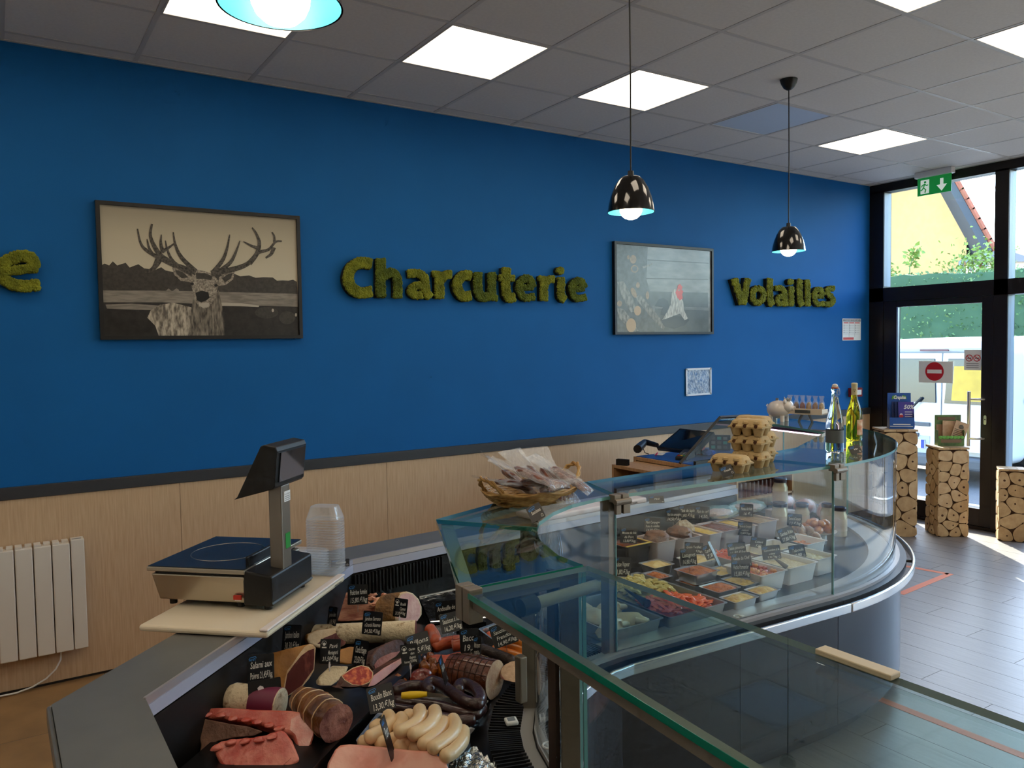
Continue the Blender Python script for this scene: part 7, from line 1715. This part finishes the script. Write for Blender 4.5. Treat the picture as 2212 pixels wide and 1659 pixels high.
# blue leaflet box
m_lblue = mat('box_blue', (44, 92, 168), rough=0.35); m_lnavy = mat('box_navy', (30, 52, 104), rough=0.35); m_lpur = mat('leaflet_purple', (74, 66, 150), rough=0.35); m_lgrn = mat('leaf_green', (96, 160, 60), rough=0.5)
t = thing('leaflet_box', 'blue cardboard leaflet box with purple leaflets on the tallest stand', 'leaflet box', (6.565, -0.655, 0.945), math.radians(-47))
bb = MB(); bb.add([(-0.10, 0.09, 0), (0.10, 0.09, 0), (0.095, 0.11, 0.31), (-0.095, 0.11, 0.31), (-0.10, 0.094, 0), (0.10, 0.094, 0), (0.095, 0.114, 0.31), (-0.095, 0.114, 0.31)], [(0, 1, 2, 3), (7, 6, 5, 4), (0, 4, 5, 1), (1, 5, 6, 2), (2, 6, 7, 3), (3, 7, 4, 0)]); bk = bb.build('back_card', m_lblue, t, world=False, fix=True)
bb = MB()
for sx in (-0.10, 0.097): bb.add([(sx, 0.0, 0), (sx + 0.003, 0.0, 0), (sx + 0.003, 0.09, 0), (sx, 0.09, 0), (sx, 0.0, 0.12), (sx + 0.003, 0.0, 0.12), (sx + 0.003, 0.10, 0.20), (sx, 0.10, 0.20)], [(3, 2, 1, 0), (4, 5, 6, 7), (0, 1, 5, 4), (1, 2, 6, 5), (2, 3, 7, 6), (3, 0, 4, 7)]); bb.build('side_card', m_lnavy, t, world=False); bb = MB()
MB().bx(-0.10, 0.10, -0.003, 0.0, 0.0, 0.10).build('front_card', m_lblue, t, world=False)
for k in range(3):
    bb = MB(); x0 = -0.065 + 0.022 * k; y0 = 0.06 - 0.022 * k; bb.add([(x0, y0, 0.01), (x0 + 0.13, y0, 0.01), (x0 + 0.125, y0 + 0.02, 0.235), (x0 - 0.002, y0 + 0.02, 0.235), (x0, y0 + 0.002, 0.01), (x0 + 0.13, y0 + 0.002, 0.01), (x0 + 0.125, y0 + 0.022, 0.235), (x0 - 0.002, y0 + 0.022, 0.235)], [(0, 1, 2, 3), (7, 6, 5, 4), (0, 4, 5, 1), (1, 5, 6, 2), (2, 6, 7, 3), (3, 7, 4, 0)])
    bb.build('leaflet', [m_lnavy, m_lnavy, m_lpur][k], t, world=False, fix=True)
yl = lambda z: 0.016 + 0.02 * (z - 0.01) / 0.225 - 0.0012
text_mesh('leaflet_text', '50%', 0.05, m_paper, t, frame_M((0.02, yl(0.18), 0.175), (1, 0, 0), (0, 0.089, 1)), off=0.001, shear=0.2)
for k in range(4): MB().bx(0.03, 0.09, yl(0.15 - 0.02 * k) - 0.001, yl(0.15 - 0.02 * k) + 0.0005, 0.145 - 0.02 * k, 0.150 - 0.02 * k).build('text_line', m_paper, t, world=False)
for z, r, m in ((0.11, 0.018, mat('cup_red', (196, 60, 66), rough=0.5)), (0.075, 0.016, m_lgrn), (0.125, 0.012, m_paper)):
    bb = MB(); bb.add([(0.0 + r * math.cos(a), yl(z) - 0.002, z + r * 0.8 * math.sin(a)) for a in [2 * PI * i / 14 for i in range(14)]], [tuple(range(14))]); bb.build('printed_cup', m, t, world=False)
for sg in (-1, 1):
    bb = MB(); bb.add([(sg * 0.02, 0.104, 0.262), (sg * 0.062, 0.103, 0.255), (sg * 0.055, 0.105, 0.285), (sg * 0.03, 0.106, 0.292)], [(0, 1, 2, 3)]); bb.build('printed_leaf', m_lgrn, t, world=False)
text_mesh('box_title', 'Crapina', 0.042, m_paper, t, frame_M((-0.048, 0.1015, 0.258), (1, 0, 0), (0, 0.064, 1)), off=0.002, shear=0.25, width=0.10)
MB().bx(-0.095, 0.09, -0.0042, -0.003, 0.02, 0.026).build('text_line', m_paper, t, world=False); MB().bx(-0.07, 0.07, -0.0042, -0.003, 0.035, 0.044).build('text_line', m_paper, t, world=False)
# green seed packet box
m_sgrn = mat('seed_green', (58, 78, 48), rough=0.5, col2=(92, 122, 60), scale=20); m_kraft = mat('kraft', (196, 160, 122), rough=0.6, col2=(176, 138, 100), scale=30)
t = thing('seed_packet_box', 'green cardboard box with kraft seed packets on the middle stand', 'packet box', (6.945, -0.885, 0.785), math.radians(-40))
MB().bx(-0.11, 0.11, 0.07, 0.074, 0.0, 0.27).build('back_card', m_sgrn, t, world=False)
for sx in (-0.11, 0.107): MB().bx(sx, sx + 0.003, 0.0, 0.07, 0.0, 0.14).build('side_card', m_sgrn, t, world=False)
MB().bx(-0.11, 0.11, -0.003, 0.0, 0.0, 0.085).build('front_card', m_sgrn, t, world=False)
MB().bx(-0.085, 0.085, -0.0045, -0.003, 0.03, 0.058).build('front_label', mat('label_brown', (120, 92, 66), rough=0.6), t, world=False)
for k in range(7): MB().blob((-0.09 + 0.03 * k, -0.004, 0.078), (0.018, 0.0025, 0.014), 8, 5).build('printed_bush', m_lgrn, t, world=False)
MB().bx(-0.085, 0.06, 0.066, 0.070, 0.225, 0.25).build('title_strip', mat('label_brown2', (110, 82, 56), rough=0.6), t, world=False)
for i, (x, y, r, m) in enumerate(((-0.04, 0.05, 0.0, mat('kraft_dark', (150, 112, 80), rough=0.6)), (0.0, 0.035, -3, m_kraft), (0.045, 0.012, -20, m_kraft))):
    bb = MB(); bb.T = Matrix.Translation((x, y, 0.02)) @ Matrix.Rotation(math.radians(-r), 4, 'Y') @ Matrix.Rotation(-0.12, 4, 'X'); bb.bx(-0.058, 0.058, 0, 0.004, 0.02, 0.20); pk = bb.build('seed_packet', m, t, world=False)
    if i == 2:
        bb = MB(); bb.T = Matrix.Translation((x, y, 0.02)) @ Matrix.Rotation(math.radians(-r), 4, 'Y') @ Matrix.Rotation(-0.12, 4, 'X')
        bb.blob((0, -0.001, 0.155), (0.022, 0.0015, 0.02), 10, 6, amp=0.3); bb.build('printed_plant', mat('print_brown', (84, 70, 48), rough=0.6), t, world=False)
        for q in range(5):
            bb = MB(); bb.T = Matrix.Translation((x, y, 0.02)) @ Matrix.Rotation(math.radians(-r), 4, 'Y') @ Matrix.Rotation(-0.12, 4, 'X'); bb.bx(-0.048, 0.045 - 0.012 * (q % 3), -0.0012, 0, 0.12 - 0.015 * q, 0.126 - 0.015 * q); bb.build('text_line', mat('print_brown'), t, world=False)

# ------------------------------------------------------------------ till desk behind the counter
m_oakd = mat('desk_oak', (190, 150, 106), rough=0.5, col2=(170, 130, 88), scale=8, stretch=(8, 8, 1))
m_dblue = mat('desk_blue_top', (30, 84, 160), rough=0.35)
t = thing('till_desk', 'oak till desk with a blue top and an open dark shelf', 'desk', (3.80, -0.78, 0))
for q in ((3.61, 4.42, -1.04, -0.45, 0.918, 0.942), (3.61, 4.42, -1.04, -1.015, 0, 0.918), (3.61, 4.42, -0.475, -0.45, 0, 0.918), (3.61, 4.42, -1.015, -0.475, 0.70, 0.72), (4.39, 4.42, -1.015, -0.475, 0, 0.918)):
    MB().bx(*q).build('desk_board', m_oakd, t)
MB().bx(3.625, 4.42, -1.025, -0.465, 0.942, 0.946).build('blue_top', m_dblue, t)
MB().bx(3.80, 4.385, -1.014, -0.476, 0.721, 0.915).build('dark_drawer', m_black, t)
t = thing('side_shelf', 'low oak shelf unit beside the till desk', 'shelf unit', (3.49, -0.7, 0))
for q in ((3.37, 3.605, -0.92, -0.50, 0.895, 0.915), (3.37, 3.605, -0.92, -0.90, 0, 0.895), (3.37, 3.605, -0.52, -0.50, 0, 0.895), (3.37, 3.605, -0.90, -0.52, 0.60, 0.62)): MB().bx(*q).build('shelf_board', m_oakd, t)
c = at(1350, 999, 0.93); t = thing('tag_stand', 'small bundle of black price tags on the low oak shelf', 'price tags', (c.x, c.y, 0.915), 0.4)
for k in range(4): MB().bx(-0.045 + 0.01 * k, -0.043 + 0.01 * k, -0.04, 0.045, 0.0, 0.04).build('tag_card', m_card, t, world=False)
# screen
t = thing('till_screen', 'black touch screen till tilted on the desk', 'till', (3.92, -0.63, 0.946))
q = [Vector(v) for v in ((3.832, -0.445, 0.985), (3.875, -0.775, 0.985), (4.018, -0.815, 1.115), (4.02, -0.490, 1.115))]
nn = (q[1] - q[0]).cross(q[3] - q[0]).normalized(); nn = nn if nn.x < 0 else -nn
bb = MB(); bb.loft([[p - nn * 0.03 for p in q], q]); bb.build('bezel', m_black, t, fix=True, bevel=0.004)
cq = sum(q, Vector()) / 4; s2 = [cq + (p - cq) * 0.88 + nn * 0.0012 for p in q]; bb = MB(); bb.loft([[p - nn * 0.003 for p in s2], s2]); bb.build('screen', mat('till_glass', (16, 22, 34), rough=0.06, spec=0.9), t, fix=True)
MB().tube([cq - nn * 0.02, (3.97, -0.64, 0.97), (3.96, -0.64, 0.948)], [0.03, 0.03, 0.05], 12).build('foot', m_black, t)
# scanner
t = thing('barcode_scanner', 'black hand-held barcode scanner resting on the till screen', 'scanner', (3.75, -0.42, 0.946))
s0, s1, s2_ = at(1377, 970, 1.0), at(1393, 955, 1.02), at(1420, 962, 1.01)
MB().tube([s0, s0.lerp(s1, 0.6), s1], [0.030, 0.028, 0.022], 10).build('head', m_black, t, smooth=50)
MB().tube([s1, s1.lerp(s2_, 0.4), s2_], [0.022, 0.020, 0.016], 10).build('grip', m_black, t, smooth=50)
MB().tube([at(1390, 970, 0.99), at(1393, 978, 0.96), at(1402, 981, 0.95)], 0.003, 6).build('lead', m_black, t, smooth=True)
# card terminal, pen, red box, keypad, blue cloth
c = at(1480, 988, 0.955); t = thing('card_terminal', 'black card payment terminal with coloured keys', 'card terminal', (c.x, c.y, 0.946), math.radians(-65))
bb = MB(); bb.add([(-0.04, -0.09, 0), (0.04, -0.09, 0), (0.04, 0.09, 0), (-0.04, 0.09, 0), (-0.038, -0.088, 0.025), (0.038, -0.088, 0.025), (0.038, 0.088, 0.055), (-0.038, 0.088, 0.055)], [(3, 2, 1, 0), (4, 5, 6, 7), (0, 1, 5, 4), (1, 2, 6, 5), (2, 3, 7, 6), (3, 0, 4, 7)]); bb.build('body', m_black, t, world=False, bevel=0.006)
for i in range(4):
    for j in range(3):
        col = m_g1 if i else [mat('key_red', (200, 40, 40)), mat('key_yellow', (220, 180, 40)), mat('key_green', (40, 160, 70))][j]
        y = -0.07 + 0.022 * i; MB().bx(-0.028 + 0.02 * j, -0.014 + 0.02 * j, y, y + 0.014, 0.027 + 0.0037 * i, 0.0315 + 0.0037 * i).build('key', col, t, world=False)
c = at(1420, 982, 0.948); t = thing('pink_pen', 'pink pen lying on a paper slip on the blue desk top', 'pen', (c.x, c.y, 0.947), 0.6)
MB().tube([(-0.05, 0, 0.006), (0.05, 0.01, 0.006)], 0.005, 8).build('barrel', mat('pen_pink', (216, 40, 110), rough=0.4), t, world=False); MB().bx(-0.02, 0.09, -0.04, 0.02, 0.0, 0.001).build('slip', m_paper, t, world=False)
c = at(1511, 972, 0.98); t = thing('red_carton', 'small red carton standing on the till desk', 'carton', (c.x, c.y, 0.946), 0.3); MB().bx(-0.025, 0.025, -0.03, 0.03, 0, 0.085).build('carton', mat('carton_red', (176, 34, 34), rough=0.5), t, world=False, bevel=0.002); MB().bx(-0.026, -0.0245, -0.02, 0.02, 0.01, 0.05).build('label', m_paper, t, world=False)
c = at(1555, 972, 0.947); t = thing('keypad', 'dark rounded keypad with turquoise stickers behind the frame', 'keypad', (c.x, c.y, 0.946), math.radians(-50))
MB().bx(-0.075, 0.075, -0.006, 0.012, 0, 0.11).build('plate', mat('keypad_dark', (52, 62, 70), rough=0.4), t, world=False, bevel=0.004)
for i in range(3):
    for j in range(3): MB().bx(-0.06 + 0.042 * i, -0.032 + 0.042 * i, -0.008, -0.0055, 0.012 + 0.032 * j, 0.034 + 0.032 * j).build('sticker', [mat('sticker_turq', (96, 196, 190)), mat('sticker_grey', (150, 160, 162)), m_g1][(i + j) % 3], t, world=False)
c = at(1531, 980, 0.96); t = thing('cleaning_cloth', 'crumpled blue cloth beside the till frame', 'cloth', (c.x, c.y, 0.945)); MB().blob((0, 0, 0.02), (0.05, 0.04, 0.024), 16, 10, amp=0.6, fr=2.5).build('cloth', mat('cloth_blue', (36, 96, 200), rough=0.8), t, world=False, smooth=True)
# glazed guard with a black frame
t = thing('glass_guard', 'slanted clear guard panel with a black frame beside the till', 'guard', (3.8, -1.035, 0.946))
g0, g1, g2, g3 = Vector((3.47, -1.035, 0.975)), Vector((3.83, -1.035, 1.24)), Vector((4.12, -1.035, 1.236)), Vector((4.06, -1.035, 0.975))
for a, b2 in ((g0, g1), (g1, g2)): MB().tube([a, b2], 0.011, 4).build('frame_bar', m_black, t)
bb = MB(); bb.loft([[p + Vector((0, 0.003, 0)) for p in (g0, g1, g2, g3)], [p - Vector((0, 0.003, 0)) for p in (g0, g1, g2, g3)]]); bb.build('pane', glass_mat('guard_glass', (214, 216, 212), 1.4), t, fix=True)
MB().bx(3.60, 4.06, -1.045, -1.025, 0.946, 0.976).build('foot_rail', m_black, t)
# rack of dark red packets under an oak board
t = thing('packet_rack', 'oak rack holding a row of dark red packets behind the dishes', 'rack', (4.1, -1.15, 0.60))
MB().bx(3.80, 4.36, -1.20, -1.105, 0.838, 0.855).build('top_board', m_oakd, t); MB().bx(3.80, 4.36, -1.20, -1.105, 0.715, 0.727).build('base_board', m_oakd, t)
for x in (3.80, 4.345): MB().bx(x, x + 0.015, -1.20, -1.105, 0.60, 0.838).build('upright', m_oakd, t)
for k in range(13):
    b = thing('red_packet', 'dark red packet standing in the oak rack row', 'packet', (3.838 + 0.0405 * k, -1.155, 0.7275), 0, group='dark red packets in the oak rack')
    MB().lathe([(0.016, 0), (0.0185, 0.004), (0.0185, 0.09), (0.016, 0.096)], 12).build('packet', mat('packet_red', (86, 28, 26), rough=0.4), b, world=False, smooth=40)
# LED tube and packs in the last case
t = thing('lamp_tube', 'pink-white light tube under the far glass shelf', 'light', (4.06, -1.2, ZT - 0.04))
MB().tube([(4.00, -1.66, ZT - 0.035), (4.075, -1.10, ZT - 0.035)], 0.005, 8).build('tube', mat('led_pink', (255, 240, 250), emit=(255, 214, 240), estr=2.5), t)
MB().prism([(3.98, -1.66), (4.05, -1.66), (4.115, -1.08), (4.045, -1.08)], ZT - 0.027, ZT - 0.0125).build('holder', mat('led_holder', (70, 52, 80), rough=0.4), t)
for k in range(3):
    b = thing('wrapped_cut', 'clear wrapped pink meat pack in the last case, ' + ['nearest the bottles', 'second from the bottles', 'third from the bottles', 'fourth from the bottles', 'fifth from the bottles', 'farthest from the bottles'][k], 'meat pack', (4.22, -1.55 + 0.16 * k, ZD), 0.2, group='wrapped meat packs')
    MB().blob((0, 0, 0.05), (0.09, 0.06, 0.05), 14, 9, amp=0.25, seed=k).build('meat', m_hampink, b, world=False, smooth=True); MB().blob((0, 0, 0.052), (0.097, 0.067, 0.056), 14, 9, amp=0.3, seed=k).build('film', m_bag, b, world=False, smooth=True)

# ------------------------------------------------------------------ piggy bank and biscuit tray on the far shelf
m_china = mat('white_china', (232, 222, 212), rough=0.12, coat=0.8)
t = thing('piggy_bank', 'white china piggy bank wearing a small silver crown', 'piggy bank', (4.25, -1.165, ZT), math.radians(-78))
MB().blob((0, 0, 0.078), (0.080, 0.062, 0.060), 26, 16).build('body', m_china, t, world=False, smooth=True)
MB().blob((0.066, 0, 0.098), (0.036, 0.042, 0.040), 18, 12).build('head', m_china, t, world=False, smooth=True)
MB().tube([(0.09, 0, 0.088), (0.112, 0, 0.086)], [0.020, 0.018], 14).build('snout', m_china, t, world=False, smooth=50)
for sy in (-1, 1): MB().blob((0.058, 0.030 * sy, 0.132), (0.012, 0.014, 0.018), 10, 8).build('ear', m_china, t, world=False, smooth=True)
for p in ((0.04, 0.03), (0.04, -0.03), (-0.04, 0.03), (-0.04, -0.03)): MB().tube([(p[0], p[1], 0.0), (p[0], p[1], 0.04)], 0.015, 10).build('leg', m_china, t, world=False, smooth=50)
MB().tube([(-0.078, 0, 0.09), (-0.09, 0.008, 0.10), (-0.086, 0.016, 0.106), (-0.082, 0.006, 0.108)], 0.004, 6).build('tail', m_china, t, world=False, smooth=True)
bb = MB()
bb.lathe([(0.020, 0.138), (0.024, 0.152), (0.0235, 0.152), (0.0195, 0.138)], 18, (0.062, 0, 0)); 
cr_ = bb.build('crown', m_steel, t, world=False)
for k in range(6): a = 2 * PI * k / 6; MB().lathe([(0.005, 0.0), (0.0, 0.014)], 5, (0.062 + 0.0225 * math.cos(a), 0.0225 * math.sin(a), 0.150)).build('crown_point', m_steel, t, world=False)
MB().bx(-0.02, 0.0, -0.002, 0.002, 0.136, 0.152).build('coin', m_steel, t, world=False)
bx_, by_, bz_ = 4.33, -1.315, 1.275
t = thing('biscuit_tray', 'small pale wooden tray with a dark label plate on slanted legs', 'tray', (bx_, by_, ZT), math.radians(-74))
hz = 1.252 - ZT
MB().bx(-0.125, 0.125, -0.05, 0.05, hz, hz + 0.008).build('base', m_oakd, t, world=False)
MB().bx(-0.125, 0.125, -0.054, -0.046, hz, hz + 0.038).build('front_board', mat('pale_wood', (222, 204, 180), rough=0.5), t, world=False)
for x in (-0.125, 0.117): MB().bx(x, x + 0.008, -0.046, 0.05, hz, hz + 0.034).build('end_board', mat('pale_wood'), t, world=False)
MB().bx(-0.05, 0.05, -0.0565, -0.0535, hz + 0.009, hz + 0.029).build('label_plate', mat('plate_grey', (70, 74, 74), rough=0.5), t, world=False)
for sx in (-1, 1): MB().tube([(0.02 * sx, 0.0, hz), (0.045 * sx, 0.0, 0.0)], 0.008, 4).build('leg', m_g1, t, world=False)
bagc = [('dark chocolate biscuits', (84, 44, 30)), ('marbled biscuits', (120, 76, 50)), ('red-wrapped nougat', (140, 40, 28)), ('golden almond biscuits', (196, 150, 84)), ('spiral biscuits', (176, 120, 70)), ('pale biscuits', (212, 178, 120))]
for k, (nm, cl) in enumerate(bagc):
    lx = -0.102 + 0.041 * k; R_ = Matrix.Rotation(math.radians(-74), 4, 'Z') @ Vector((lx, 0.0, 0))
    b = thing('biscuit_bag', f'small clear bag of {nm} on the wooden tray', 'bag', (bx_ + R_.x, by_ + R_.y, ZT + hz + 0.009), math.radians(-74), group='biscuit bags on the wooden tray')
    MB().blob((0, 0, 0.034), (0.018, 0.016, 0.035), 12, 9, amp=0.12, seed=k).build('biscuits', mm('biscuit_%d' % k, cl, tuple(int(v * 0.6) for v in cl), 60), b, world=False, smooth=True)
    bb = MB(); bb.loft([[(0.019 * math.cos(a), 0.017 * math.sin(a), 0.001) for a in [2 * PI * i / 12 for i in range(12)]], [(0.020 * math.cos(a), 0.018 * math.sin(a), 0.06) for a in [2 * PI * i / 12 for i in range(12)]], [(0.010 * math.cos(a), 0.006 * math.sin(a), 0.085) for a in [2 * PI * i / 12 for i in range(12)]], [(0.019 * math.cos(a), 0.003 * math.sin(a), 0.112) for a in [2 * PI * i / 12 for i in range(12)]]], cap=False); bb.build('film', m_bag, b, world=False, smooth=True)
